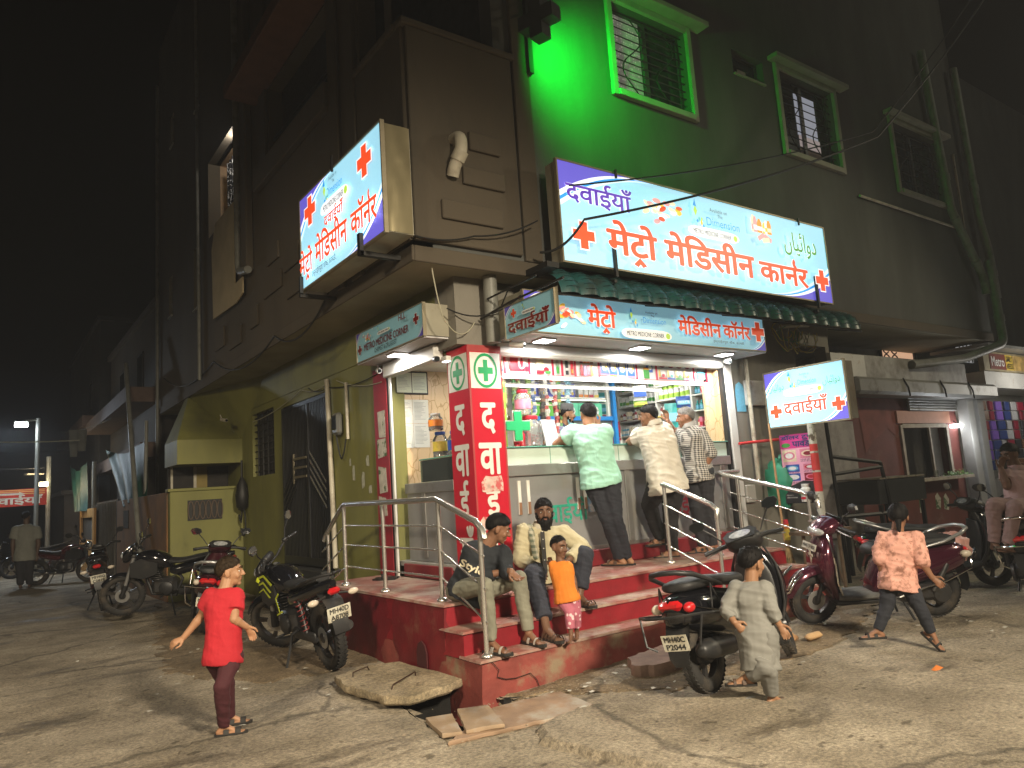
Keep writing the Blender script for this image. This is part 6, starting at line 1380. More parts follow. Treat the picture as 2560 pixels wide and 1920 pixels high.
lettering('Metro', (16.68, 6.388, 3.42), (1, 0, 0), (0, 0, 1), PR['white'], ms, height=.2, width=.6, off=.015); lettering('DAILY', (17.4, 6.388, 3.53), (1, 0, 0), (0, 0, 1), PR['black'], ms, height=.12, width=.29, off=.015); lettering('NEEDS', (17.4, 6.388, 3.38), (1, 0, 0), (0, 0, 1), PR['black'], ms, height=.12, width=.29, off=.015)
mk('back_wall', m_in, 15.9, 22, 7.6, 7.7, 0, 3.3); mk('counter', mat('store_counter', (.2, .19, .18), .7, noise=.15), 16.2, 22, 6.5, 6.7, 0, 1.15)
lamp('store_light', (17.6, 5.3, 3.0), 60, (1, .95, .85), .3)
r = random.Random(12)
CL = ('brown', 'maroon', 'purple', 'navy', 'grey', 'maroon', 'black', 'brown')
for i in range(8):
    t = thing('packet_string', ('string of dark snack packets nearest the canopy post', 'string of maroon snack packets second from the post', 'string of purple packets over the phone man', 'string of navy packets in the store front', 'string of grey packets in the store front', 'string of maroon packets further along the store front', 'string of black packets further along the store front', 'string of brown packets at the end of the store front')[i], 'packets', (16.35+.36*i, 6.55, 2.72), 0, 'strings of packets in the store front')
    for k in range(7+i % 3): MB().box((r.uniform(-.03, .03), 0, -.1-.2*k), (.27, .05, .19), r.uniform(-.2, .2), bev=.012).build('packet', PR[CL[(i+(k//2)) % 8]], t)
# lit flat beyond, grille and second window
lw = thing('lit_window', 'peach lit window with scrolled iron grille above the kiosk roof', 'window', (15.3, 7.59, 3.45)); b = MB().bx(-.65, .65, -.02, 0, -.1, .95); b.build('lit_pane', glow('peach_room', (.75, .45, .28), .8), lw)
MB().bx(-.7, -.65, -.06, 0, -.15, 1).build('frame', m_bar, lw); MB().bx(.65, .7, -.06, 0, -.15, 1).build('frame', m_bar, lw)
for s in (-1, 1):
    for k in range(3): MB().tube([(-.3+s*.16+.13*math.cos(a), -.04, .2+.28*k+.13*math.sin(a)) for a in [q*.5 for q in range(12)]], .014, 5).build('scroll', m_bar, lw)
for z in (.05, .45, .85): MB().tube([(-.65, -.04, z), (.65, -.04, z)], .013, 5).build('bar', m_bar, lw)
# block that closes the right edge far behind
bb = thing('neighbour_block', 'dark neighbouring block rising behind the corner store', 'building', (17, 8, 0)); MB().bx(0, 14, 0, 8, 0, 12).build('wall', m_wallR, bb); o = MB().bx(2, 2.8, -.03, 0, 3.9, 4.6).build('window', glow('cool_window', (.5, .5, .5), .45), bb)
for k in range(4): MB().bx(2.1+.2*k, 2.13+.2*k, -.05, -.031, 3.9, 4.6).build('bar', m_bar, o)
# ================================================================== the lane going away
yw = thing('yard_wall', 'olive yard wall facing the street below the sloped landing', 'wall', (0, 0, 0))
MB().bx(2.74, 4.0, 14.3, 14.48, -.2, 1.95, .01).build('masonry', m_green, yw); MB().bx(2.7, 4.0, 14.27, 14.5, 1.95, 2.0, .005).build('coping', m_green, yw)
gz = MB().bx(3.03, 3.62, 14.285, 14.299, 1.42, 1.78).build('vent_grille', m_bar, yw)
for k in range(6): MB().tube([(3.08+.1*k+.045*math.cos(a), 14.275, 1.6+.16*math.sin(a)) for a in [q*.52 for q in range(13)]], .012, 5).build('scroll', mat('grille_iron', (.1, .07, .05), .6, .3), gz)
pw = thing('porch_window', 'dark window and pale pipe above the olive yard wall', 'window', (3.1, 15.3, 2.0)); MB().bx(-.2, .9, 0, .05, 0, .45).build('pane', m_dark, pw); MB().bx(.25, .3, -.03, 0, 0, .45).build('frame', m_pvcw, pw); MB().bx(-.16, -.12, -.03, 0, 0, .45).build('frame', m_pvcw, pw); MB().bx(.3, .5, -.02, 0, 0, .45).build('shutter', mat('porch_ochre', (.25, .19, .06), .8), pw)
ow = thing('boundary_wall', 'brown orange boundary wall along the lane behind the parked motorcycles', 'wall', (0, 0, 0)); m_or = mat('boundary_orange', (.24, .12, .045), .85, noise=.2, scale=2, dirt=(.12, .08, .045), dscale=1.5, dlo=.48, dhi=.7, bump=.3, bscale=20)
MB().bx(2.72, 2.9, 14.49, 20.4, -.2, 1.95, .01).build('masonry', m_or, ow); MB().bx(2.705, 2.719, 18.6, 19.3, 1.3, 1.7).build('vent_recess', m_dark, ow)
dg = thing('iron_gate', 'dark iron gate with pale scrollwork between the boundary walls', 'gate', (2.75, 20.5, 0)); MB().bx(0, .04, 0, 4.2, .1, 2.0).build('sheet', m_bar, dg)
for k in range(14): MB().tube([(-.03, .15+.3*k, .15), (-.03, .15+.3*k, 1.95)], .02, 5).build('bar', mat('gate_pale', (.16, .15, .13), .5, .4), dg)
yg = thing('yellow_gate', 'yellow ochre timber gate with a dark opening in its top', 'gate', (2.58, 23.6, 0)); m_yg = mat('gate_ochre', (.42, .22, .06), .7, noise=.12, scale=3)
for a in ((0, .06, 0, .35, 0, 1.85), (0, .06, 3.2, 3.5, 0, 1.85), (0, .06, .35, 3.2, 0, .95), (0, .06, .35, 3.2, 1.6, 1.85)): MB().bx(*a).build('board', m_yg, yg)
MB().bx(.07, .1, .3, 3.3, .9, 1.7).build('dark_opening', m_dark, yg)
# sheets of green tarpaulin on poles
m_tarp = mat('green_tarpaulin', (.008, .06, .045), .6, noise=.25, scale=3)
def tarp(label, P0, P1, n, amp, loc=(0, 0, 0)):
    rows = []
    for j in range(9):
        t = j/8; a, c = [Vector(p) for p in P0], [Vector(p) for p in P1]
        row = []
        for k in range(n+1):
            s = k/n; top = a[0].lerp(a[1], s); bot = c[0].lerp(c[1], s); p = top.lerp(bot, t); p.x += amp*math.sin(s*19+t*2)*(.4+t*.6); p.z -= .25*math.sin(math.pi*s)*(1-t); row.append(tuple(p))
        rows.append(row)
    return tag(MB().loft(rows, cap=False, closed=False).build('tarpaulin', m_tarp, smooth=180), label, 'tarpaulin')
tarp('broad green tarpaulin slung from poles over the lane wall', [(2.95, 17.8, 3.25), (2.95, 24.5, 3.55)], [(2.8, 17.6, 1.95), (2.8, 19.6, 1.75)], 24, .12)
tarp('narrow green tarpaulin tied back to a pale pole', [(2.6, 25.6, 3.3), (2.5, 29.5, 3.4)], [(2.5, 25.2, 1.8), (2.45, 26.6, 1.8)], 16, .1)
pipe('tarp_pole', 'pale upright pole between the two green tarpaulins', [(2.7, 24.7, 0), (2.7, 24.7, 3.2)], .06, m_pvc, cat='pole'); pipe('tarp_pole', 'pale upright pole at the near edge of the broad tarpaulin', [(2.9, 17.7, 1.9), (2.92, 17.7, 3.6)], .04, m_pvc, cat='pole')
# dark houses along the lane, built as blocks with roofs, ledges and windows
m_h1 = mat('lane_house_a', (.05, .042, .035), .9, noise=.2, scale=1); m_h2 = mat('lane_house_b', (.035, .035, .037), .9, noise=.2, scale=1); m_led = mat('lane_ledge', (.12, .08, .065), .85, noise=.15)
def house(label, x0, x1, y0, y1, h, m, ledge=None, wins=()):
    t = thing('lane_house', label, 'building', ((x0+x1)/2, y0, 0)); c = Vector(t.location)
    def part(n, mm, *a): o = MB().bx(*a).build(n, mm, t); o.location = -c; return o
    part('wall', m, x0, x1, y0, y1, -.2, h); part('roof', m, x0-.1, x1+.1, y0-.1, y1+.1, h, h+.15)
    for (z, out) in (ledge or ()): part('ledge', m_led, x0-out, x0, y0, y1, z, z+.35)
    for (ya, za, lit) in wins: o = part('window', m_bar, x0-.03, x0+.02, ya, ya+.8, za, za+1.0); part('pane', lit or m_glassd, x0-.045, x0-.031, ya+.06, ya+.74, za+.06, za+.94)
    return t
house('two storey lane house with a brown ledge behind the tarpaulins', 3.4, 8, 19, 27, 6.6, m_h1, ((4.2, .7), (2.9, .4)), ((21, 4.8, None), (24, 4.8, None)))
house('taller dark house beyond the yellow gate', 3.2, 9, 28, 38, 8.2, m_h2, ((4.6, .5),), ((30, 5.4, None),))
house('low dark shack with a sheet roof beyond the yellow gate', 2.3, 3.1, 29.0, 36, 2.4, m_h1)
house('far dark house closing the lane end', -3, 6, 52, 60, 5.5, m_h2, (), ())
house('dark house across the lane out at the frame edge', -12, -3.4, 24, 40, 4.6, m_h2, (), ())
ln = cable('clothes_line', 'sagging line of washing across the lane', [(3.2, 20.5, 4.4), (2.0, 27.0, 4.3)], .012, sag=.2)
jt = thing('trousers', 'pale trousers hung on the line over the lane', 'trousers', (2.2, 23.9, 4.05))
for s in (-1, 1): MB().loft([[(s*.1+w_*math.cos(a)*.5, .05*math.sin(a), z_) for a in [q*.785 for q in range(8)]] for w_, z_ in ((.24, 0), (.22, -.4), (.17, -.75 if s < 0 else -.6))]).build('trouser_leg', mat('washed_cloth', (.16, .16, .14), .85, noise=.1), jt, smooth=60)
# street lamp poles far down the lane
lp = thing('street_lamp', 'far street lamp glaring blue white high over the lane', 'lamp', (1.35, 25.8, 0)); MB().tube([(0, 0, 0), (0, 0, 4.6)], .06, 8).build('post', m_pvc, lp); MB().tube([(0, 0, 4.55), (-.35, -.2, 4.5)], .03, 6).build('arm', m_pvc, lp); MB().box((-.42, -.2, 4.42), (.34, .2, .09)).build('lamp_head', m_pvc, lp); MB().box((-.42, -.26, 4.36), (.3, .26, .05)).build('diffuser', glow('far_lamp_glow', (.8, .92, 1), 160), lp)
l2 = thing('street_lamp', 'smaller warm lamp on a bracket just above the red banner', 'lamp', (1.62, 27.5, 0)); MB().tube([(.15, .3, 0), (.15, .3, 3.6)], .07, 8).build('post', m_pvc, l2); MB().box((0, 0, 2.72), (.22, .14, .12)).build('diffuser', glow('warm_lamp_glow', (1, .85, .5), 30), l2); MB().box((-.25, .1, 3.05), (.5, .2, .04), .4).build('shade', m_pvcw, l2)
lamp('banner_light', (1.45, 26.9, 2.85), 45, (1, .8, .5), .06)
cable('lane_wire', 'bright pair of wires crossing the lane below the far lamp', [(-1.2, 23, 3.75), (2.2, 23.5, 3.72)], .018, m_wirew, sag=.06); cable('lane_wire', 'thin wire crossing the lane above the banner', [(-1.5, 26, 3.4), (1.6, 27, 3.2)], .01, sag=.1)
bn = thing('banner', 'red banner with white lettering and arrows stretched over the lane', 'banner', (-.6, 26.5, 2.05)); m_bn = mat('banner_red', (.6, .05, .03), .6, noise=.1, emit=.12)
rows = [[(2.25*k/12, .06*math.sin(k*1.1), .5*j/3+.02*k/12) for k in range(13)] for j in range(4)]
MB().loft(rows, cap=False, closed=False).build('cloth', m_bn, bn, smooth=60)
lettering(DAVA, (.75, -.08, .04), (1, 0, 0), (0, 0, 1), mat('banner_white', (.75, .7, .6), .6), bn, height=.3, width=1.4, off=.03)
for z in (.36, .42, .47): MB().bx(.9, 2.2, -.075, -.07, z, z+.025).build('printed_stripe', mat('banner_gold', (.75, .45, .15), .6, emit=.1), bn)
b = MB(); b.poly([(1.0, -.08, .34), (1.55, -.08, .34), (1.55, -.08, .31), (1.7, -.08, .37), (1.55, -.08, .43), (1.55, -.08, .4), (1.0, -.08, .4)]); b.build('printed_arrow', MATS['banner_white'], bn, fix=False)
# bag and loop of cable on the olive wall, bits on the ground
hb = thing('hanging_bag', 'dark bag and loops of black hose hung on the olive wall', 'bag', (3.9, 14.0, 1.7)); MB().lathe([(.02, .45), (.09, .3), (.12, .1), (.1, -.1), (.03, -.16)], n=12).build('bag_body', m_bar, hb, smooth=60); MB().tube([(0, .14*math.cos(a)-.05, -.38+.24*math.sin(a)) for a in [q*.45 for q in range(14)]], .014, 6).build('hose_loop', m_wire, hb); MB().tube([(0, .1*math.cos(a)+.12, -.15+.2*math.sin(a)) for a in [q*.45 for q in range(14)]], .014, 6).build('hose_loop', m_wire, hb); MB().tube([(0, 0, .4), (0, 0, .75)], .02, 6).build('strap', m_bar, hb)
# --- litter lying about
def scrap(name, label, x, y, s, m, seed, flat=.012, cat='litter', rz=0.):
    r = random.Random(seed); pts = [(s*r.uniform(.6, 1)*math.cos(a), s*.6*r.uniform(.6, 1)*math.sin(a)) for a in [q*.7 for q in range(9)]]
    b = MB(); n = len(pts); b.v = [(p[0], p[1], r.uniform(.004, flat)) for p in pts]+[(0, 0, flat*1.4)]; b.f = [(k, (k+1) % n, n) for k in range(n)]
    return tag(b.build(name, m, fix=False, loc=(x, y, gh(x, y)+.04 if x > 3 else gh(x, y)+.022)), label, cat)
scrap('dry_leaf', 'curled orange leaf lying alone on the street', 5.89, 2.95, .075, mat('leaf_orange', (.55, .16, .03), .6), 2, .03, 'leaf')
scrap('newspaper_scrap', 'grey newspaper scrap under the running child in grey', 4.42, 3.52, .17, mat('newsprint', (.3, .29, .27), .8, noise=.4, scale=30), 3, .01, 'paper')
tag(MB().bbox((0, 0, .03), (.22, .08, .06), .025).build('bread_loaf', mat('bread', (.5, .32, .16), .8, noise=.15, scale=12), smooth=50, loc=(6.37, 4.28, gh(6.37, 4.28)+.02)), 'pale oblong roll of bread on the dirt by the scooter wheel', 'bread')
crumple('dirt_heap', 'small heap of orange dirt and plastic beside the bread', (6.2, 4.5, .03), .16, .12, .06, mat('dirt_orange', (.3, .16, .07), .9, noise=.3, scale=14), 9, 'dirt', 12)
m_sp = mat('scrap_pale', (.5, .48, .42), .7, noise=.1)
sp_ = [(3.9, 4.35), (4.2, 4.5), (4.5, 4.3), (4.9, 4.1), (4.0, 4.1), (4.7, 3.9), (5.2, 4.35), (3.8, 4.55), (1.2, 7.4), (2.2, 7.0), (1.7, 8.1), (1.9, 7.6), (2.4, 9.1), (1.4, 10.2), (2.0, 5.9), (7.4, 4.1), (6.6, 4.6), (8.4, 3.6), (7.7, 3.3), (5.7, 4.4)]
b = MB()
for k, (x, y) in enumerate(sp_*5):
    r = random.Random(k); x += r.gauss(0, .3); y += r.gauss(0, .22); s = r.uniform(.008, .035); a = r.uniform(0, 3); z = gh(x, y)+.026
    b.add([(x+s*math.cos(a+q*1.57+r.uniform(-.3, .3)), y+s*.7*math.sin(a+q*1.57), z+r.uniform(0, .012)) for q in range(4)], [(0, 1, 2, 3)])
tag(b.build('litter', m_sp, fix=False), 'small pale scraps scattered in the dirt along the steps', 'litter', kind='stuff')
m_peb = mat('pebble', (.26, .21, .15), .9, noise=.3, scale=20)
b = MB(); r = random.Random(31)
for k in range(900):
    if k < 420: x = r.uniform(3.3, 9.2); y = 4.9-.4*r.random()**1.5*2+.02*x-.1+(.25 if x > 8 else 0)
    elif k < 650: x = r.uniform(2.35, 3.9); y = r.uniform(4.0, 5.0); 
    else: x = r.uniform(-.2, 8); y = r.uniform(3, 9)
    s = r.uniform(.004, .012)*(1.6 if r.random() < .06 else 1)
    if x > 3.15 and 5.0 < y < 9: continue
    z = gh(x, y)+.022; c = Vector((x, y, z)); v = [c+Vector((s*r.uniform(.7, 1.2)*math.cos(q*1.57+k), s*r.uniform(.7, 1.2)*math.sin(q*1.57+k), 0)) for q in range(4)]+[c+Vector((s*r.uniform(-.4, .4), s*r.uniform(-.4, .4), s*.5))]
    b.add(v, [(0, 1, 4), (1, 2, 4), (2, 3, 4), (3, 0, 4)])
tag(b.build('pebbles', m_peb, fix=True), 'loose pebbles and grit on the street', 'pebbles', kind='stuff')
# ================================================================== two-wheelers
m_tyre = mat('tyre_rubber', (.022, .021, .02), .85, noise=.25, scale=12, dirt=(.09, .07, .05), dscale=5, dlo=.5, dhi=.75, bump=.4, bscale=70)
m_blk = mat('black_plastic', (.018, .018, .019), .45, noise=.2, scale=8, dirt=(.06, .05, .04), dscale=4, dlo=.55, dhi=.8)
m_gloss = mat('gloss_black', (.006, .006, .008), .12, noise=.1, coat=.7, dirt=(.03, .027, .022), dscale=3, dlo=.6, dhi=.85)
m_maroon = mat('metallic_maroon', (.075, .012, .028), .2, .45, noise=.08, coat=.8, dirt=(.08, .045, .04), dscale=3, dlo=.62, dhi=.85)
m_chrome = mat('chrome', (.75, .74, .72), .1, 1., noise=.04)
m_alloy = mat('cast_alloy', (.1, .1, .105), .4, .8, noise=.15, dirt=(.07, .06, .05), dscale=6)
m_silver = mat('silver_paint', (.42, .42, .42), .3, .7, noise=.08)
m_seat = mat('seat_vinyl', (.02, .02, .021), .55, noise=.15, scale=10, bump=.25, bscale=160)
m_tail = mat('tail_lens', (.45, .012, .015), .12, noise=.15, scale=30, coat=.6, emit=.12)
m_amber = mat('clear_lens', (.6, .52, .42), .12, noise=.1, scale=40, coat=.6)
m_lens = mat('headlamp_glass', (.5, .52, .53), .1, .35, noise=.35, scale=30, coat=.8)
m_mirror = mat('mirror_glass', (.5, .5, .5), .04, 1., noise=.05)
m_plate = mat('plate_white', (.62, .6, .5), .45, noise=.1, dirt=(.4, .35, .25), dscale=8); m_plk = mat('plate_ink', (.03, .03, .03), .6)
m_acid = mat('acid_yellow', (.55, .62, .03), .4)
m_mat = mat('floor_rubber', (.1, .1, .095), .8, noise=.2, scale=20, bump=.4, bscale=120)
def wheel(root, x, R, r, rim_m, spokes=5, mtx=None, disc=True, name='wheel'):
    f = lambda b: b.xf(mtx) if mtx is not None else b
    c = (x, 0, R)
    w_ = f(MB().torus(c, R-r, r, (0, 1, 0), 40, 10, .95)).build(name, m_tyre, root, smooth=50)
    # tread blocks
    tb = MB()
    for k in range(44):
        a = 2*math.pi*k/44
        for s in (-1, 1):
            p = Vector((c[0]+(R-.003)*math.cos(a+s*.03), s*r*.42, R+(R-.003)*math.sin(a+s*.03))); tb.box(p, (.009, r*.6, .03), 0, Matrix.Rotation(-a, 3, 'Y') @ Matrix.Rotation(s*.5, 3, 'X'))
    f(tb).build('tread_blocks', m_tyre, w_)
    rr = R-r*1.75
    f(MB().lathe([(rr+.012, -r*.6), (rr+.012, r*.6), (rr-.008, r*.5), (rr-.014, 0), (rr-.008, -r*.5), (rr+.012, -r*.6)], c, (0, 1, 0), 36, cap=False)).build('rim', rim_m, w_, smooth=40)
    sb = MB()
    for k in range(spokes):
        a = 2*math.pi*k/spokes+.3; d = Vector((math.cos(a), 0, math.sin(a))); t = Vector((-math.sin(a), 0, math.cos(a))); wd = .012 if spokes > 8 else .02
        if spokes > 8: sb.tube([Vector(c)+d*.03+Vector((0, .02*(-1)**k, 0)), Vector(c)+d*rr], .003, 5)
        else: sb.loft([[Vector(c)+d*q+t*s1*wd*e+Vector((0, s2*.014, 0)) for s1, s2 in ((-1, -1), (1, -1), (1, 1), (-1, 1))] for q, e in ((.03, 1.3), (rr*.5, .8), (rr, 1.2))])
    f(sb).build('spokes', rim_m, w_)
    f(MB().lathe([(.045, -.06), (.06, -.03), (.06, .03), (.045, .06)], c, (0, 1, 0), 18)).build('hub', rim_m, w_, smooth=40)
    if disc: f(MB().lathe([(.1, .05), (.1, .054), (.05, .054), (.05, .05)], c, (0, 1, 0), 24)).build('brake_disc', m_silver, w_)
    return w_
def ering(cx, cz, w_, h, x, n=14, p=.8):
    out = []
    for k in range(n):
        a = 2*math.pi*k/n; cc, ss = math.cos(a), math.sin(a)
        out.append((x, cx+w_*math.copysign(abs(cc)**p, cc), cz+h*math.copysign(abs(ss)**p, ss)))
    return out
def interp(S, n=3):
    """smooth extra sections between the given ones"""
    out = []
    for i in range(len(S)-1):
        a, b_, c, d = S[max(i-1, 0)], S[i], S[i+1], S[min(i+2, len(S)-1)]
        for k in range(n):
            t = k/n
            out.append(tuple(.5*((2*q)+(-p+r_)*t+(2*p-5*q+4*r_-s)*t*t+(-p+3*q-3*r_+s)*t**3) for p, q, r_, s in zip(a, b_, c, d)))
    out.append(S[-1]); return out
def bodyx(S, n=16, p=.8):
    """loft along x of (x, half width, z low, z high)"""
    return MB().loft([ering(0, (a[2]+a[3])/2, max(a[1], .004), max((a[3]-a[2])/2, .004), a[0], n, p) for a in interp(S)])
def bodyz(S, n=16, p=.85):
    """loft along z of (z, x centre, half depth, half width)"""
    R = []
    for z, xc, d, w_ in interp(S):
        R.append([(xc+d*math.copysign(abs(math.cos(2*math.pi*k/n))**p, math.cos(2*math.pi*k/n)), w_*math.copysign(abs(math.sin(2*math.pi*k/n))**p, math.sin(2*math.pi*k/n)), z) for k in range(n)])
    return MB().loft(R)
def mirror_part(root, side, base, head, m_back, mtx=None, w_=.075, h=.05, face=(-1, 0, 0)):
    f = lambda b: b.xf(mtx) if mtx is not None else b
    st_ = f(MB().tube([base, ((base[0]+head[0])/2+.02, (base[1]+head[1])/2, (base[2]+head[2])/2+.01), head], .007, 6)).build('mirror', m_back, root, smooth=60)
    hv = Vector(head)+Vector((0, side*.03, .03)); poly = [(1, .1), (.75, .8), (-.1, 1), (-.85, .55), (-1, -.3), (-.5, -.9), (.5, -.9)]
    fx = Vector(face).normalized(); u = Vector((0, 0, 1)).cross(fx).normalized(); v = fx.cross(u)
    rg = lambda s, d: [hv+u*(a*w_*s*-side)+v*(c*h*s)+fx*d for a, c in poly]
    f(MB().loft([rg(.45, -.035), rg(.9, -.02), rg(1, 0), rg(.94, .004)])).build('shell', m_back, st_, smooth=40)
    f(MB().poly(rg(.9, .0055))).build('mirror_face', m_mirror, st_)
def number_plate(root, c, u, v, l1, l2, w_=.21, h=.115):
    c, u, v = Vector(c), Vector(u).normalized(), Vector(v).normalized(); n = u.cross(v)
    b = MB(); b.prism([(-w_/2, -h/2), (w_/2, -h/2), (w_/2, h/2), (-w_/2, h/2)], c-n*.004, u, v, .004); p = b.build('number_plate', m_plate, root)
    if l2: lettering(l1, c+u*-w_*.4+v*h*.06, u, v, m_plk, p, height=h*.36, width=w_*.82, off=.03, lift=.002); lettering(l2, c+u*-w_*.38+v*-h*.42, u, v, m_plk, p, height=h*.36, width=w_*.76, off=.03, lift=.002)
    else: lettering(l1, c+u*-w_*.44+v*-h*.25, u, v, m_plk, p, height=h*.5, width=w_*.88, off=.02, lift=.002)
    return p
def steer_m(px, pz, ang, rake=25):
    ax = Vector((-math.sin(R_(rake)), 0, math.cos(R_(rake)))); p = Vector((px, 0, pz))
    return Matrix.Translation(p) @ Matrix.Rotation(R_(ang), 4, ax) @ Matrix.Translation(-p)
def place_bike(t, x, y, hd, lean, z=None):
    t.location = (x, y, gh(x, y)+.012 if z is None else z)
    t.rotation_euler = (Matrix.Rotation(R_(hd), 3, 'Z') @ Matrix.Rotation(R_(lean), 3, 'X')).to_euler()
def scooter(label, x, y, hd, lean=6, steer=0, m=m_gloss, plate=None, fplate=None, rail=m_blk, guard=m_blk, quilt=False, group='parked scooters', z=None, tail_guard=False, front_guard=False, dash=True, emblem=False):
    t = thing('parked_scooter', label, 'scooter', (0, 0, 0), 0, group); B = lambda b, n, mm, sm=50, par=None: b.build(n, mm, par or t, smooth=sm)
    M = steer_m(.5, .9, steer)
    wheel(t, -.62, .255, .055, m_alloy, 3); wheel(t, .64, .255, .05, m_alloy, 3, M)
    body = B(bodyx([(-.95, .03, .6, .68), (-.9, .1, .5, .72), (-.75, .165, .44, .745), (-.5, .2, .38, .74), (-.25, .205, .32, .7), (-.06, .19, .27, .66), (.04, .14, .27, .5), (.08, .1, .28, .4)]), 'rear_body', m)
    for s in (-1, 1):
        B(MB().tube([(.06, s*.19, .36), (-.25, s*.213, .46), (-.55, s*.21, .56), (-.85, s*.15, .64)], [.004, .012, .012, .004], 6), 'body_crease', m, par=body)
    B(bodyx([(-.83, .05, .75, .8), (-.78, .13, .735, .82), (-.55, .165, .73, .83), (-.3, .16, .72, .81), (-.18, .15, .71, .79), (.0, .14, .69, .79), (.09, .09, .68, .76), (.11, .04, .7, .73)], 18), 'seat', m_seat)
    if quilt:
        b = MB()
        for k in range(9):
            xx = -.72+.09*k; b.tube([(xx, q*.15, .826-abs(q)*.03-(.02 if xx > -.3 else 0)+(.006 if -.6 < xx < -.35 else 0)) for q in (-1, -.5, 0, .5, 1)], .006, 5)
        for k in range(5): b.tube([(xx, -.12+.06*k, .829-(.02 if xx > -.3 else 0)) for xx in (-.75, -.5, -.3, -.1)], .006, 5)
        B(b, 'quilting', m_seat)
    fl = B(bodyx([(-.05, .17, .25, .33), (.1, .185, .255, .315), (.35, .185, .255, .315), (.46, .17, .26, .35)], 12, .5), 'floor_board', m_mat); B(MB().bbox((.2, 0, .235), (.56, .3, .05), .02), 'under_tray', m_blk, par=fl)
    ap = B(bodyz([(.27, .46, .03, .15), (.36, .5, .05, .19), (.48, .545, .075, .215), (.62, .56, .09, .22), (.74, .55, .09, .205), (.84, .525, .075, .16), (.93, .49, .05, .1)], 20, .75), 'front_apron', m)
    B(bodyz([(.34, .44, .02, .15), (.5, .455, .03, .18), (.7, .46, .03, .17), (.82, .45, .03, .12)], 12), 'inner_panel', m_blk, par=ap)
    for s in (-1, 1):
        B(MB().tube([(.53, s*.13, .93), (.52, s*.2, .78), (.505, s*.225, .62), (.49, s*.215, .46), (.44, s*.19, .33)], .011, 6), 'edge_trim', guard if front_guard else m_blk, par=ap)
        B(MB().ball((.585, s*.13, .7), (.05, .045, .03), 10, 6), 'indicator', m_amber, par=ap)
    fn = []
    for k in range(13):
        a = R_(8+k*12.5); rad = .315+.03*math.sin(k/12*math.pi); wd = (.02, .055, .075, .085, .09, .09, .09, .088, .085, .08, .075, .065, .05)[k]
        c = Vector((.64+rad*math.cos(a), 0, .255+rad*math.sin(a))); d = Vector((math.cos(a), 0, math.sin(a)))
        fn.append([tuple(c+Vector((0, wd*math.sin(q), 0))+d*(-.09*(1-math.cos(q)))*.9) for q in [R_(-80+20*j) for j in range(9)]])
    fd = B(MB().loft(fn, cap=False, closed=False).xf(M), 'front_mudguard', m, 60)
    if front_guard:
        for s in (0, 1): B(MB().tube([(.64+.36*math.cos(a), (.105-.02*s)*math.copysign(1, q) if abs(q) < 5 else 0, .255+.03*s+.36*math.sin(a)) for a, q in [(R_(60), -4), (R_(40), -4), (R_(22), -3.5)]]+[(.64+.4, 0, .34+.03*s)]+[(.64+.36*math.cos(a), .105-.02*s, .255+.03*s+.36*math.sin(a)) for a in (R_(22), R_(40), R_(60))], .011, 6).xf(M), 'mudguard_hoop', guard, 60, fd)
    for s in (-1, 1): B(MB().tube([(.52, s*.07, .62), (.64, s*.07, .255)], .022, 8).xf(M), 'fork', m_blk)
    hb = B(bodyx([(.32, .05, 1.0, 1.03), (.37, .13, .95, 1.06), (.45, .16, .92, 1.09), (.54, .15, .9, 1.06), (.6, .1, .9, 1.02), (.635, .04, .93, .99)], 16).xf(M), 'handlebar_cover', m if m is not m_gloss else m_blk)
    B(MB().loft([[(.4+d, s_*.13*f_, .99+d*.2) for s_, d, f_ in ()] or [(x_, .125*f_*math.cos(a), z_+.055*f_*math.sin(a)) for a in [q*.449 for q in range(14)]] for x_, z_, f_ in ((.56, .965, 1), (.605, .955, .95), (.635, .95, .7), (.648, .95, .3))]).xf(M), 'headlamp', m_lens, par=hb)
    if dash:
        d = B(MB().prism([(-.12, -.055), (.12, -.055), (.15, .02), (.1, .065), (-.1, .065), (-.15, .02)], (.36, 0, 1.05), (0, -1, 0), (.72, 0, .69), .012).xf(M), 'dashboard', m_blk, par=hb)
        B(MB().prism([(.095*math.cos(q*.35), .04*math.sin(q*.35)) for q in range(18)], (.352, 0, 1.06), (0, -1, 0), (.72, 0, .69), .004).xf(M), 'dial', m_lens, par=hb)
    for s in (-1, 1):
        B(MB().tube([(.44, s*.13, 1.0), (.43, s*.22, 1.0), (.39, s*.35, .985)], [.024, .018, .018], 10).xf(M), 'grip', m_blk, par=hb)
        B(MB().tube([(.47, s*.16, .99), (.48, s*.24, .98), (.44, s*.35, .955)], .007, 6).xf(M), 'brake_lever', m_silver, par=hb)
        mirror_part(t, s, (.43, s*.17, 1.04), (.4, s*.3, 1.2), m_blk, M)
        B(MB().tube([(-.2, s*.22, .3), (-.1, s*.24, .28), (-.02, s*.235, .285)], .014, 6), 'footrest', m_blk)
    eng = B(MB().bbox((-.42, .06, .28), (.5, .2, .17), .04), 'engine', m_alloy, 40); B(MB().lathe([(.1, 0), (.11, .02), (.09, .05)], (-.6, .12, .27), (0, 1, 0), 16), 'engine_cover', m_alloy, par=eng)
    B(MB().lathe([(.03, 0), (.07, .06), (.075, .4), (.05, .5), (.03, .52)], (-.38, -.15, .3), (-1, 0, .08), 14), 'exhaust', m_blk); B(MB().tube([(-.5, .17, .3), (-.62, .17, .5), (-.66, .16, .56)], .03, 8), 'shock_absorber', m_blk)
    B(MB().loft([[(-.86, s*.1, .56), (-.92, s*.1, .42), (-.95, s*.075, .3), (-.93, s*.05, .24)] for s in (-1, -.3, .3, 1)], cap=False, closed=False), 'rear_mudguard', m_blk, 40)
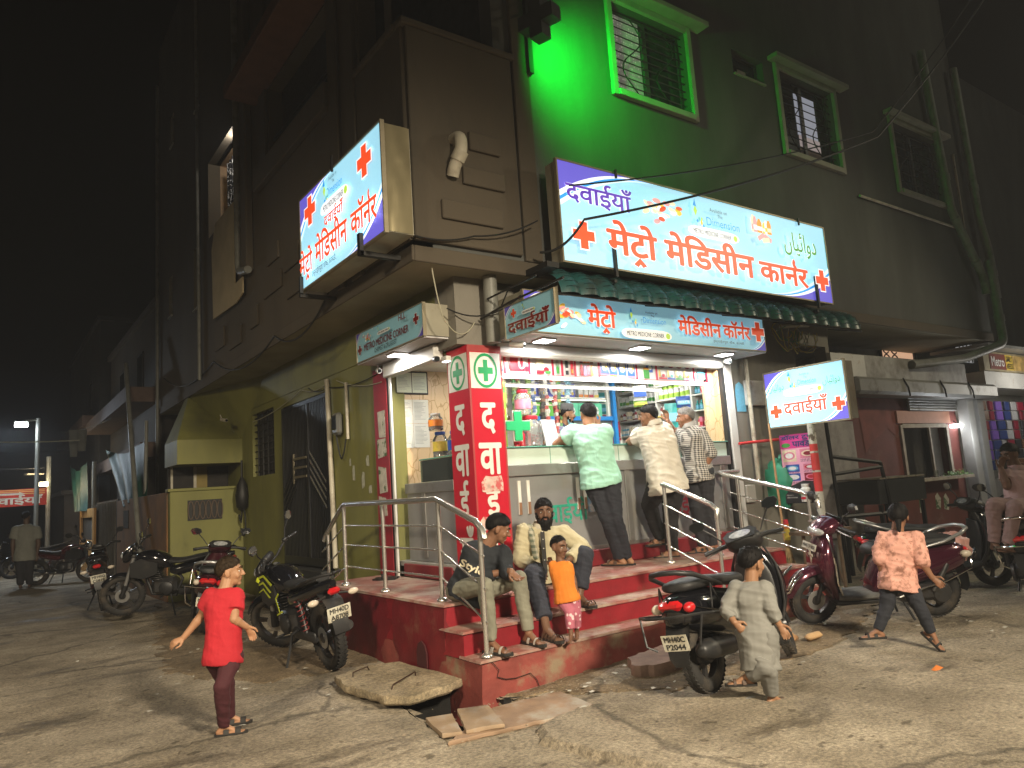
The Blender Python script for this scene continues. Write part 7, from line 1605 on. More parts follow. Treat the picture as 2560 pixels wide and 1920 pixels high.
    tl = B(MB().bbox((-.925, 0, .66), (.07, .2, .07), .025), 'tail_lamp', m_tail, 40)
    for s in (-1, 1): B(MB().ball((-.885, s*.135, .64), (.06, .04, .038), 10, 6), 'indicator', m_amber if s > 0 else m_tail)
    if plate: number_plate(t, (-.955, 0, .41), (0, -1, 0), (-.2, 0, 1), *plate)
    B(MB().tube([(-.42, -.17, .74), (-.62, -.2, .79), (-.82, -.18, .86), (-.93, -.1, .89), (-.95, 0, .895), (-.93, .1, .89), (-.82, .18, .86), (-.62, .2, .79), (-.42, .17, .74)], [.012, .016, .02, .02, .02, .02, .02, .016, .012], 8), 'grab_rail', rail)
    if fplate: number_plate(t, (.665, 0, .8), (0, 1, 0), (-.3, 0, 1), fplate, None, .3, .07)
    if emblem: B(MB().prism([(-.012, -.07), (.012, -.07), (.012, .0), (.05, .0), (.05, .024), (.012, .024), (.012, .07), (-.012, .07), (-.012, .024), (-.05, .024), (-.05, 0), (-.012, 0)], (.652, 0, .7), (0, 1, 0), (.1, 0, 1), .006), 'emblem', m_plate, par=ap)
    for s in (-1, 1):
        if tail_guard:
            B(MB().tube([(-.35, s*.23, .5), (-.62, s*.27, .56), (-.95, s*.26, .6), (-1.06, s*.14, .6), (-1.08, 0, .6)], .011, 6), 'side_guard', guard); B(MB().tube([(-.95, s*.26, .6), (-.99, s*.22, .4), (-.95, s*.16, .36)], .009, 6), 'side_guard', guard); B(MB().tube([(-.6, s*.24, .58), (-.68, s*.22, .77), (-.72, s*.22, .6)], .008, 6), 'side_guard', guard)
        else: B(MB().tube([(-.1, s*.24, .28), (-.35, s*.25, .36), (-.6, s*.25, .42), (-.88, s*.22, .52), (-.94, s*.12, .58)], .011, 6), 'side_guard', guard)
        B(MB().tube([(-.2, s*.1, .25), (-.3, s*.16, .02)], .014, 6), 'stand_leg', m_blk)
    B(bodyx([(-.88, .015, .46, .5), (-.6, .05, .5, .52), (-.4, .05, .5, .52)], 8), 'inner_guard', m_blk)
    place_bike(t, x, y, hd, lean, z); return t
def motorcycle(label, x, y, hd, lean=6, steer=0, m=m_gloss, accent=None, plate=None, spokes=5, round_lamp=False, group='parked motorcycles', z=None, cowl=True, chrome=False, mirrors=True):
    t = thing('parked_motorcycle', label, 'motorcycle', (0, 0, 0), 0, group); B = lambda b, n, mm, sm=50, par=None: b.build(n, mm, par or t, smooth=sm)
    M = steer_m(.5, .85, steer); rim = m_chrome if chrome else m_alloy
    wheel(t, -.66, .31, .058, rim, spokes); wheel(t, .68, .31, .048, rim, spokes, M)
    tank = B(bodyx([(-.08, .08, .68, .8), (.0, .13, .68, .88), (.15, .155, .68, .95), (.3, .15, .7, .96), (.42, .11, .74, .93), (.47, .05, .8, .89)], 18), 'tank', m)
    for s in (-1, 1):
        B(MB().prism([(.5, .6), (.5, .8), (.34, .86), (.1, .78), (.12, .62), (.32, .56)], (0, s*.125, 0), (1, 0, 0), (0, 0, 1), .03 if s < 0 else -.03), 'tank_shroud', m_blk, par=tank)
        if accent:
            for P_ in ([(.1, .8), (.3, .89), (.45, .86), (.45, .84), (.31, .865), (.14, .78)], [(.16, .72), (.34, .82), (.48, .78), (.48, .765), (.35, .795), (.2, .71)], [(.2, .66), (.36, .75), (.5, .7), (.5, .69), (.37, .73), (.24, .655)], [(-.02, .72), (.08, .66), (.02, .52), (0, .52), (.05, .655), (-.04, .71)], [(-.06, .55), (.1, .5), (.1, .485), (-.06, .53)]):
                B(MB().prism(P_, (0, s*.166, 0), (1, 0, 0), (0, 0, 1), .003 if s < 0 else -.003), 'stripe', accent, par=tank)
    B(bodyx([(-.78, .07, .84, .885), (-.6, .12, .8, .87), (-.4, .135, .77, .84), (-.2, .13, .74, .81), (-.02, .1, .75, .83), (.03, .06, .79, .84)], 18), 'seat', m_seat)
    tail = B(bodyx([(-.98, .03, .8, .86), (-.85, .09, .74, .86), (-.6, .13, .66, .81), (-.35, .14, .6, .76), (-.15, .13, .56, .72), (-.05, .1, .6, .7)], 16), 'tail_panel', m)
    for s in (-1, 1): B(MB().tube([(-.5, s*.15, .82), (-.75, s*.15, .88), (-.95, s*.1, .92), (-1.0, 0, .92)], .014, 8), 'grab_rail', m_blk)
    eng = B(MB().bbox((.04, 0, .42), (.36, .24, .24), .05), 'engine', m_alloy, 40)
    fb = MB()
    for k in range(6): fb.bbox((.16+.012*k, 0, .53+.028*k), (.2, .19, .012), .004)
    B(fb, 'cooling_fins', m_alloy, par=eng)
    for s in (-1, 1): B(MB().lathe([(.1, 0), (.1, .03), (.07, .05)], (.0, s*.12, .4), (0, s, 0), 18), 'crankcase', m_blk, par=eng)
    B(MB().tube([(.46, 0, .82), (.34, 0, .6), (.25, 0, .3), (-.1, 0, .26), (-.2, 0, .5), (-.05, 0, .72)], .024, 8), 'frame_tube', m_blk)
    for s in (-1, 1): B(MB().tube([(-.15, s*.1, .36), (-.66, s*.11, .31)], .024, 8), 'swing_arm', m_blk)
    sh = B(MB().tube([(-.5, .13, .36), (-.4, .12, .68)], .018, 8), 'shock_absorber', m_blk)
    B(MB().tube([(-.5+.1*k/60+.03*math.cos(k*.65), .13+.03*math.sin(k*.65), .38+.28*k/60) for k in range(61)], .006, 5), 'spring', mat('spring_red', (.2, .03, .03), .4), par=sh)
    B(MB().tube([(.26, -.1, .5), (.3, -.12, .34), (.1, -.14, .24), (-.3, -.15, .27)], .022, 8), 'exhaust_pipe', m_chrome if chrome else m_blk); B(MB().lathe([(.03, 0), (.055, .06), (.06, .44), (.045, .5), (.02, .5)], (-.3, -.16, .28), (-1, -.02, .2), 14), 'exhaust', m_chrome if chrome else m_blk)
    B(MB().bbox((-.42, .12, .33), (.5, .03, .1), .012), 'chain_case', m_blk)
    for s in (-1, 1):
        B(MB().tube([(.47, s*.085, .92), (.68, s*.085, .31)], .026, 10).xf(M), 'fork', m_chrome if chrome else m_silver); B(MB().tube([(.62, s*.086, .48), (.685, s*.086, .3)], .034, 10).xf(M), 'fork_slider', m_blk)
    B(MB().bbox((.475, 0, .9), (.08, .24, .03), .01).xf(M), 'yoke', m_blk)
    fm = [[tuple(Vector((.68+.345*math.cos(a), .068*math.sin(q), .31+.345*math.sin(a)))+Vector((math.cos(a), 0, math.sin(a)))*(-.05*(1-math.cos(q)))) for q in [R_(-80+20*j) for j in range(9)]] for a in [R_(35+11*k) for k in range(12)]]
    B(MB().loft(fm, cap=False, closed=False).xf(M), 'front_mudguard', m, 60)
    hbp = [(.42, s*y_, z_) for s, y_, z_ in ((-1, .05, .97), (-1, .14, .99), (-1, .2, 1.06))]
    bar = B(MB().tube([(.3, -.4, 1.08), (.36, -.27, 1.09), (.43, -.12, 1.0), (.45, 0, .98), (.43, .12, 1.0), (.36, .27, 1.09), (.3, .4, 1.08)], .013, 8).xf(M), 'handlebar', m_chrome if chrome else m_blk)
    for s in (-1, 1):
        B(MB().tube([(.345, s*.29, 1.088), (.3, s*.4, 1.08)], .02, 10).xf(M), 'grip', m_blk, par=bar); B(MB().tube([(.4, s*.24, 1.08), (.39, s*.32, 1.075), (.34, s*.41, 1.06)], .007, 6).xf(M), 'lever', m_silver, par=bar); B(MB().bbox((.365, s*.25, 1.09), (.05, .05, .05), .012).xf(M), 'switch_box', m_blk, par=bar)
        if mirrors: mirror_part(t, s, (.36, s*.25, 1.1), (.3, s*.38, 1.27), m_blk, M, .07, .05)
    if round_lamp: hl = B(MB().lathe([(.03, -.12), (.08, -.06), (.095, 0), (.09, .012)], (.6, 0, .93), (1, 0, -.1), 20).xf(M), 'headlamp', m_chrome); B(MB().lathe([(.085, .0), (.07, .025), (.0, .035)], (.61, 0, .93), (1, 0, -.1), 20).xf(M), 'lens', m_lens, par=hl)
    else:
        hl = B(bodyz([(.8, .6, .03, .03), (.84, .59, .06, .085), (.92, .57, .075, .12), (1.0, .53, .06, .115), (1.06, .48, .03, .08)], 14, .7).xf(M), 'headlamp_cowl', m); B(MB().loft([[(x_, .09*f_*math.cos(a), .915+.05*f_*math.sin(a)) for a in [q*.449 for q in range(14)]] for x_, f_ in ((.63, 1), (.652, .9), (.665, .5))]).xf(M), 'lens', m_lens, par=hl)
        if accent:
            for s in (-1, 1): B(MB().prism([(.6, .9), (.64, .86), (.6, .8), (.585, .8)], (0, s*.115, 0), (1, 0, 0), (0, 0, 1), .003).xf(M), 'stripe', accent, par=hl)
    B(MB().bbox((.46, 0, 1.04), (.06, .17, .08), .02).xf(M), 'instrument_box', m_blk)
    B(MB().loft([[(-.78, s*.09, .74), (-.93, s*.09, .66), (-1.0, s*.08, .5), (-1.0, s*.07, .38)] for s in (-1, -.35, .35, 1)], cap=False, closed=False), 'rear_mudguard', m_blk, 40); B(MB().bbox((-.97, 0, .76), (.05, .12, .06), .02), 'tail_lamp', m_tail, 40)
    for s in (-1, 1):
        ind = B(MB().tube([(-.9, s*.06, .72), (-.93, s*.17, .7)], .01, 6), 'indicator', m_blk); B(MB().ball((-.94, s*.2, .7), (.03, .055, .03), 10, 6), 'lens', m_amber, par=ind)
        B(MB().tube([(.05, s*.12, .3), (.05, s*.24, .29)], .013, 6), 'footrest', m_blk); B(MB().tube([(-.32, s*.13, .38), (-.38, s*.24, .37)], .012, 6), 'footrest', m_blk)
    B(MB().tube([(-.05, .1, .3), (-.16, .26, .015)], .013, 6), 'stand_leg', m_blk); B(MB().tube([(-.18, -.08, .26), (-.26, -.12, .02)], .013, 6), 'stand_leg', m_blk)
    if plate: number_plate(t, (-1.005, 0, .56), (0, -1, 0), (-.15, 0, 1), *plate, w_=.23, h=.13)
    place_bike(t, x, y, hd, lean, z); return t
scooter('black scooter seen from behind, nearest the red steps, plate MH40C P2044', 5.0, 3.98, 12, -8, 22, m_gloss, ('MH40C', 'P2044'), tail_guard=True, z=.03)
scooter('metallic maroon scooter with chrome mudguard hoops and silver grab rail', 7.5, 4.28, 147, -7, 10, m_maroon, None, 'MH40 CP 4824', rail=m_silver, guard=m_chrome, quilt=True, front_guard=True, emblem=True, z=.03)
scooter('black scooter parked behind the maroon one in front of the kiosk', 9.85, 4.75, -42, 6, 10, m_gloss, None, rail=m_silver, guard=m_chrome, z=.02)
scooter('scooter with a chrome rear rack cut by the frame edge', 10.24, 3.84, 20, -5, 0, m_gloss, None, rail=m_chrome, guard=m_chrome, tail_guard=True, z=.02)
motorcycle('black motorcycle with acid yellow stripes beside the red platform, plate MH40D A8708', 2.72, 7.62, 93, -9, 42, m_gloss, m_acid, ('MH40D', 'A8708'), z=.04)
scooter('dark maroon scooter with chrome tail guards behind the boy in red, plate MH40C', 2.55, 10.9, 72, 8, 8, mat('dark_maroon', (.05, .008, .014), .2, .3, coat=.6), ('MH40C', 'P987'), rail=m_silver, guard=m_chrome, tail_guard=True, z=.06)
motorcycle('black faired motorcycle standing across the lane behind the maroon scooter', 2.4, 12.5, 150, -7, 14, m_gloss, z=.1)
motorcycle('black motorcycle with pale plate standing by the iron gate', 1.85, 15.2, 82, -8, -10, m_gloss, None, ('MH40G', 'C0818'), z=.04)
motorcycle('chrome trimmed motorcycle standing before the yellow gate', 1.75, 22.2, -35, -7, 20, mat('dark_red_tank', (.08, .01, .012), .2, .3, coat=.6), None, None, spokes=18, round_lamp=True, chrome=True, z=0)
motorcycle('dark motorcycle parked beyond the walking man down the lane', 1.45, 26.5, 200, 6, 0, m_gloss, None, None, z=0, mirrors=False)
motorcycle('motorcycle glinting under the red banner at the frame edge', .1, 26, 60, 6, 0, m_gloss, None, None, round_lamp=True, z=0, chrome=True)
crumple('plastic_bag', 'pink and clear plastic bag hung on the tail of the maroon scooter', (8.55, 3.95, .66), .2, .17, .14, mat('bag_pink', (.55, .3, .26), .35, noise=.25, scale=9), 5, 'bag', 18)
# ================================================================== people
def cap_(b, p0, r0, p1, r1, n=12, fl=None, flat=False):
    """tapered capsule; fl = (axis, factor) flattens its section along an axis"""
    p0, p1 = Vector(p0), Vector(p1); ax = p1-p0; L = ax.length
    if L < 1e-5: ax = Vector((0, 0, 1))
    ax.normalize(); u = ax.orthogonal().normalized()
    if fl: 
        u = (fl[0]-ax*fl[0].dot(ax)); u = u.normalized() if u.length > 1e-4 else ax.orthogonal().normalized()
    v = ax.cross(u); k = fl[1] if fl else 1.
    rings = []
    for a in (-85, -55, -25, 0): rings.append((p0+ax*(r0*math.sin(R_(a))), r0*math.cos(R_(a))))
    for a in ((0,) if flat else (0, 25, 55, 85)): rings.append((p1+ax*(r1*math.sin(R_(a))), r1*math.cos(R_(a))))
    b.loft([[c+(u*math.cos(2*math.pi*j/n)*k+v*math.sin(2*math.pi*j/n))*r for j in range(n)] for c, r in rings])
def ell_(b, c, axes, n=14, k=9):
    c = Vector(c); X, Y, Z = axes
    b.loft([[c+X*math.cos(a)*math.cos(t)+Y*math.cos(a)*math.sin(t)+Z*math.sin(a) for t in [2*math.pi*j/n for j in range(n)]] for a in [R_(-87+174*i/(k-1)) for i in range(k)]])
def melt(b, name, vox, m, it=6, disp=0., dsize=.12, parent=None, loc=(0, 0, 0), fac=.5):
    me = b.mesh(name+'_raw'); o = bpy.data.objects.new(name+'_raw', me); COL.objects.link(o)
    md = o.modifiers.new('r', 'REMESH'); md.mode = 'VOXEL'; md.voxel_size = vox
    if it: s = o.modifiers.new('s', 'SMOOTH'); s.factor = fac; s.iterations = it
    me2 = evalmesh(o, name); bpy.data.meshes.remove(me)
    if disp:
        f1, f2 = 1/dsize*.55, 1/dsize*1.15
        nn = [v.normal.copy() for v in me2.vertices]
        for v, vn in zip(me2.vertices, nn):
            p = v.co.copy(); n1 = MN.noise(Vector((p.x*f1+p.z*f1*.55, p.y*f1+p.z*f1*.35, p.z*f1*.5+7))); n2 = MN.noise(Vector((p.x*f2*.5, p.y*f2*.5, p.z*f2*1.5+p.x*f2*.5)))
            v.co = p+vn*disp*((1-2*abs(n1))**2*.55+(1-2*abs(n2))*.3-.45)
        me2.update()
    L = Vector(loc); me2.transform(Matrix.Translation(-L)); me2.shade_smooth(); me2.materials.clear(); me2.materials.append(m)
    ob = bpy.data.objects.new(name, me2); COL.objects.link(ob)
    if parent: ob.parent = parent
    else: ob.location = L
    return ob
def skin(n, c): return mat('skin_'+n, c, .5, noise=.12, scale=9, spec=.35, bump=.05, bscale=90)
def cloth(n, c, ns=.1, **k): return mat('cloth_'+n, c, .85, noise=ns, scale=7, sheen=.0, bump=1., bscale=13, stretch=(1, 1, .4), **k)
m_eye = mat('eye_white', (.6, .57, .52), .25, noise=0); m_iris = mat('iris_dark', (.02, .012, .008), .15, noise=0); m_lip = mat('lip_brown', (.18, .07, .05), .45)
m_hair = mat('hair_black', (.007, .006, .006), .6, spec=.15, noise=.4, scale=60, stretch=(1, 1, .15), bump=.6, bscale=120); m_hairb = mat('hair_brown', (.028, .018, .01), .6, spec=.15, noise=.4, scale=60, bump=.6, bscale=120); m_hairg = mat('hair_grey', (.2, .19, .18), .6, noise=.45, scale=70, bump=.6, bscale=120)
m_sole = mat('sandal_black', (.02, .018, .016), .7, noise=.2); m_strap = mat('sandal_strap', (.1, .06, .04), .6, noise=.2); m_strapw = mat('sandal_pale', (.4, .37, .33), .6, noise=.1)
class Person:
    def __init__(s, label, J, H, front, look, sk, up=(0, 0, 1), vox=.006, girth=1., hand=(1, 1), tilt=0., beard=None, hairm=None, hairline=(26, -6, -46), hair_lift=1.13, feet=True, ears=True, mous=False):
        s.J = {k: Vector(v) for k, v in J.items()}; s.H = H; J = s.J; s.f = Vector(front).normalized(); s.g = girth
        P, N = J['P'], J['N']; s.ax = (N-P).normalized(); s.s = (J['SR']-J['SL']); s.s -= s.ax*s.s.dot(s.ax); s.s.normalize()
        s.fr = s.ax.cross(s.s).normalized(); 
        if s.fr.dot(s.f) < 0: s.fr = -s.fr
        hip = Vector((s.s.x, s.s.y, s.s.z*.3)).normalized(); s.hL, s.hR = P-hip*.052*H, P+hip*.052*H
        low = min([J[k].z for k in ('AL', 'AR') if k in J]+[P.z-.1]); s.loc = Vector((P.x, P.y, low-.04*H))
        b = MB()
        s.torso(b, .9)
        cap_(b, N-s.ax*.03*H, .042*H, J['H']-(J['H']-N)*.2, .036*H)
        for a, sd in (('L', -1), ('R', 1)):
            S, E, W_ = J['S'+a], J['E'+a], J['W'+a]
            cap_(b, S, .032*H*girth, E, .026*H*girth); cap_(b, E, .0265*H*girth, W_, .0175*H); cap_(b, E.lerp(W_, .25), .0265*H*girth, E.lerp(W_, .5), .022*H)
            s.hand(b, a, W_, J['T'+a], E)
            if 'K'+a in J:
                K, A = J['K'+a], J['A'+a]; hp = s.hL if a == 'L' else s.hR
                cap_(b, hp, .05*H*girth, K, .034*H); cap_(b, K, .034*H, A, .021*H); cap_(b, K.lerp(A, .2), .033*H, K.lerp(A, .42), .03*H)
                if feet: s.foot(b, a)
        s.head(b, Vector(look).normalized(), Vector(up).normalized(), ears)
        s.o = melt(b, 'person', vox*(H/1.7)**.6, sk, 2, loc=s.loc, fac=.4)
        tag(s.o, label, 'person')
        s.face(beard, mous, hairm or m_hair, hairline, hair_lift)
    def torso(s, b, k, hem=0., loose=0., top=1.):
        J, H = s.J, s.H; P, N = J['P'], J['N']; L = (N-P).length; g = s.g*k
        st = [(-.1-hem/L*1., .094+loose*.5, .08+loose*.4), (-.03-hem/L*.5, .098+loose*.4, .082+loose*.35), (.05, .096+loose*.3, .078+loose*.3), (.25, .086+loose*.35, .068+loose*.3), (.5, .09+loose*.25, .066+loose*.2), (.72, .1+loose*.1, .068+loose*.12), (.88, .1+loose*.05, .058+loose*.05), (.97, .07, .045), (1.03*top, .038, .036)]
        sh = J['SR']-J['SL']
        rings = []
        for t, w_, d in st:
            c = P+s.ax*L*t if t < 0 else P.lerp(N, t)
            dw = Vector((0, 0, -1)) if t < 0 else None
            if t < 0 and hem is not None: c = P+Vector((0, 0, L*t))*.8+s.ax*L*t*.2
            rings.append([c+s.s*math.copysign(abs(math.cos(a))**.9, math.cos(a))*w_*H*g+s.fr*math.sin(a)*d*H*g for a in [2*math.pi*j/20 for j in range(20)]])
        b.loft(rings)
        for a in 'LR': cap_(b, N-s.ax*.045*H, .045*H*g, J['S'+a]+s.ax*.0, .042*H*g)
    def hand(s, b, a, W_, T, E):
        H = s.H; d = (T-W_); d = d.normalized() if d.length > .01 else (W_-E).normalized()
        k = .105*H; fa = (W_-E).normalized(); n = d.cross(s.s); 
        n = n.normalized() if n.length > .2 else d.orthogonal().normalized()
        sd = d.cross(n).normalized(); q = -1 if a == 'L' else 1
        cap_(b, W_, .0165*H, W_+d*k*.42, .021*H, 10, (n, .55))
        for i, (o, l) in enumerate(((-.021, .42), (-.007, .48), (.007, .45), (.02, .36))):
            p = W_+d*k*.42+sd*o*H*.95; m1 = p+(d*.9+n*.35*q).normalized()*k*l*.55; e = m1+(d*.6+n*.75*q).normalized()*k*l*.5
            cap_(b, p, .0054*H, m1, .0048*H, 8); cap_(b, m1, .0048*H, e, .0042*H, 8)
        t0 = W_+d*k*.1-sd*.016*H; t1 = t0+(d*.7-sd*.7+n*.2*q).normalized()*k*.3; cap_(b, t0, .0085*H, t1, .007*H, 8); cap_(b, t1, .007*H, t1+d*k*.22, .0056*H, 8)
    def foot(s, b, a):
        H = s.H; A, O = s.J['A'+a], s.J['O'+a]; d = O-A; dz = d.z; d.z = 0; d = d.normalized() if d.length > .01 else s.f
        K = s.J['K'+a]; tip = max(-.6, min(.25, 0)); lift_ = dz < -.1*H
        dd = (d+Vector((0, 0, -.9))).normalized() if lift_ else d
        up = Vector((0, 0, 1)) if not lift_ else (Vector((0, 0, 1))-dd*dd.z).normalized()
        sole = A-up*.034*H; sd = dd.cross(up).normalized(); s.__dict__['ft'+a] = (sole-up*.008*H, dd, sd, up)
        cap_(b, A, .021*H, sole-dd*.028*H+up*.008*H, .018*H); cap_(b, A+dd*.01*H, .02*H, sole+dd*.07*H, .016*H, 12, (up, .8)); cap_(b, sole-dd*.02*H, .017*H, sole+dd*.075*H, .02*H, 12, (up, .55))
        for i in range(5): cap_(b, sole+dd*.085*H+sd*(i-2)*.0085*H, .0075*H, sole+dd*(.112-.004*abs(i-1.2))*H+sd*(i-2)*.0095*H-up*.004*H, .006*H, 8)
    def head(s, b, f, up, ears):
        s.k = k = (.13+.06*s.H)/.225
        c = s.J['H']; r = f.cross(up).normalized(); u = r.cross(f).normalized(); s.hd = (c, f, r, u)
        q = lambda a, d, e: c+r*a*k+f*d*k+u*e*k
        ell_(b, q(0, -.012, .028), (r*.076*k, f*.094*k, u*.088*k), 20, 13)
        ell_(b, q(0, .02, -.01), (r*.066*k, f*.072*k, u*.085*k), 18, 11)
        ell_(b, q(0, .034, -.06), (r*.052*k, f*.05*k, u*.05*k), 16, 9); ell_(b, q(0, .066, -.092), (r*.026*k, f*.02*k, u*.02*k), 10, 7)
        for e in (-1, 1):
            ell_(b, q(e*.036, .062, -.028), (r*.026*k, f*.022*k, u*.028*k), 10, 7)
            cap_(b, q(e*.012, .084, .03), .011*k, q(e*.045, .068, .031), .011*k, 8)
            if ears: ell_(b, q(e*.077, -.006, -.008), (r*.011*k, f*.021*k, u*.034*k), 10, 7); cap_(b, q(e*.08, -.018, .018), .008*k, q(e*.081, -.02, -.012), .008*k, 8)
        cap_(b, q(0, .086, .018), .009*k, q(0, .106, -.022), .0135*k, 10)
        for e in (-1, 1): ell_(b, q(e*.012, .093, -.026), (r*.01*k, f*.012*k, u*.009*k), 8, 5)
        ell_(b, q(0, .082, -.05), (r*.024*k, f*.012*k, u*.009*k), 10, 5); ell_(b, q(0, .08, -.064), (r*.021*k, f*.012*k, u*.009*k), 10, 5)
    def face(s, beard, mous, hm, hl, lift_):
        c, f, r, u = s.hd; k = s.k; q = lambda a, d, e: c-s.loc+r*a*k+f*d*k+u*e*k
        o = s.o
        for e in (-1, 1):
            b = MB(); ell_(b, q(e*.032, .0765, .006), (r*.0135*k, f*.008*k, u*.006*k), 10, 7); ey = b.build('eye', m_eye, o, smooth=60)
            b = MB(); ell_(b, q(e*.031, .0825, .0062), (r*.0065*k, f*.0035*k, u*.0062*k), 10, 5); b.build('iris', m_iris, ey, smooth=60)
            MB().tube([q(e*.014, .095, .03), q(e*.032, .09, .038), q(e*.052, .07, .031)], [.004*k, .0052*k, .003*k], 6).build('eyebrow', hm, o, smooth=60)
        b = MB(); ell_(b, q(0, .0895, -.05), (r*.021*k, f*.007*k, u*.0042*k), 12, 5); ell_(b, q(0, .0875, -.063), (r*.018*k, f*.007*k, u*.005*k), 12, 5); b.build('lips', m_lip, o, smooth=60)
        if mous: MB().tube([q(-.03, .08, -.047), q(-.015, .096, -.038), q(0, .099, -.037), q(.015, .096, -.038), q(.03, .08, -.047)], [.004*k, .007*k, .006*k, .007*k, .004*k], 8).build('moustache', hm, o, smooth=60)
        if beard:
            b = MB(); rg = []
            for e, d, dz in [(-.071, 0, -.01), (-.07, .015, -.04), (-.058, .04, -.07), (-.03, .075, -.085), (0, .085, -.09), (.03, .075, -.085), (.058, .04, -.07), (.07, .015, -.04), (.071, 0, -.01)]: cap_(b, q(e, d, dz), (.013+.06*min(beard, .1))*k, q(e*.75, d*.95, dz-.012-beard*(1-abs(e)/.09)), (.014+.09*min(beard, .1))*k, 8)
            if beard > .03: cap_(b, q(0, .07, -.1), .045*k, q(0, .06, -.13-beard), .022*k, 10); cap_(b, q(0, .094, -.036), .006*k, q(-.035, .075, -.06), .009*k, 8); cap_(b, q(0, .094, -.036), .006*k, q(.035, .075, -.06), .009*k, 8)
            melt(b, 'beard', .006*k, hm, 2, .006*k, .02, o)
        # hair: a cap whose hairline dips from brow to nape
        if hm == 'none': return
        rows = []; n = 40; rg_ = random.Random(int(c.x*1000))
        for j in range(12):
            row = []
            for i in range(n):
                az = 2*math.pi*i/n; ca = math.cos(az)
                e0 = hl[0]*max(0, ca)**1.2 + (hl[1] if ca >= 0 else hl[1])*(1-abs(ca)**1.3) + hl[2]*max(0, -ca)**.8
                if abs(abs(math.degrees(math.atan2(math.sin(az), ca)))-88) < 22: e0 += 6
                t = j/10 if j < 11 else 1.0
                el = R_(90+(e0-90)*min(t, 1)-(3 if j == 11 else 0))
                d = Vector((math.sin(az)*math.cos(el), ca*math.cos(el), math.sin(el)))
                rad = lift_*(1+.02*math.sin(az*23+j*.8)+.03*MN.noise(Vector((d.x*6, d.y*6, d.z*3+c.x))))+.02*max(0, d.z)
                if j >= 10: rad = 1.03 if j == 10 else .86
                p = c-s.loc+r*d.x*.077*k*rad+f*(-.012+d.y*.095*rad)*k+u*(.026+d.z*.09*rad)*k
                row.append(p)
            rows.append(row)
        tf = MB()
        for q_ in range(420):
            j = rg_.randrange(1, 10); i = rg_.randrange(n); p = Vector(rows[j][i]); dn = (Vector(rows[j+1][i])-p); nx = (p-(c-s.loc+u*.02*k)).normalized()
            d = (dn.normalized()*.8+nx*rg_.uniform(.05, .55)+Vector((rg_.uniform(-.3, .3), rg_.uniform(-.3, .3), rg_.uniform(-.3, .3)))).normalized()*k*rg_.uniform(.016, .034); w2 = d.cross(nx); w2 = w2.normalized()*.0042*k if w2.length > 1e-6 else w2
            p = p-nx*.002; tf.add([p-w2, p+w2, p+d], [(0, 1, 2)])
        hs = MB().loft(rows); hs.add(tf.v, tf.f)
        s.hair = hs.build('hair', hm, o, smooth=60, fix=False)
    # ---- clothing
    def shirt(s, m, sleeve=.6, loose=.012, hem=.06, collar=None, name='shirt', vox=.0095, disp=.017, long=False, placket=None, dsize=.09):
        J, H = s.J, s.H; b = MB(); s.torso(b, 1.1, hem, loose*1.3)
        for a in 'LR':
            S, E, W_ = J['S'+a], J['E'+a], J['W'+a]
            if sleeve <= 0: continue
            e = S.lerp(E, min(1, sleeve)); cap_(b, S, .05*H*s.g, e, ((.044 if sleeve <= 1 else .038)+loose*(.6 if sleeve <= 1 else .4))*H*s.g, flat=sleeve <= 1)
            if sleeve > 1: cap_(b, E, (.038+loose*.4)*H*s.g, E.lerp(W_, min(1, sleeve-1)), (.03+loose*.3)*H, flat=True)
        o = melt(b, name, vox*(H/1.7)**.7, m, 3, disp*H/1.7, dsize, s.o, s.loc); o.data.shade_smooth()
        if collar:
            c = J['N']+s.ax*.012*H; R1 = .047*H
            b = MB(); b.loft([[c-s.loc+s.s*math.cos(t)*R1*w_+s.fr*(math.sin(t)*R1*w_*.9)+s.ax*(z-.012*math.sin(t))*H for t in [2*math.pi*j/18 for j in range(18)]] for w_, z in ((1.05, -.012), (.95, .022), (1.02, .024), (1.2, -.004))], cap=False); b.build('collar', collar, o, smooth=60)
        if placket:
            b = MB(); P, N = J['P'], J['N']; pts = [P.lerp(N, t)-s.loc+s.fr*(d+loose)*H*1.12*s.g for t, d in ((.05, .08), (.3, .074), (.55, .074), (.75, .074), (.92, .058))]
            b.loft([[p-s.s*.012*H, p+s.s*.012*H] for p in pts], cap=False, closed=False); b.build('placket', placket, o, smooth=60)
            for p in pts[1:]: MB().ball(p+s.fr*.004, .006, 8, 5).build('button', m_pw, o)
        return o
    def pants(s, m, loose=.006, cuff=1., name='trousers', vox=.0095, disp=.016, taper=.0, belt=None):
        J, H = s.J, s.H; b = MB(); P = J['P']
        ell_(b, P-Vector((0, 0, .005*H)), (s.s*(.1+loose)*H*s.g, s.fr*(.075+loose)*H*s.g, Vector((0, 0, 1))*.075*H))
        for a in 'LR':
            hp = s.hL if a == 'L' else s.hR; K, A = J['K'+a], J['A'+a]
            cap_(b, hp, (.06+loose)*H*s.g, K, (.042+loose)*H); e = K.lerp(A, cuff); cap_(b, K, (.042+loose)*H, e, (.031+loose-taper)*H, flat=True)
        return melt(b, name, vox*(H/1.7)**.7, m, 4, disp*H/1.7, .07, s.o, s.loc)
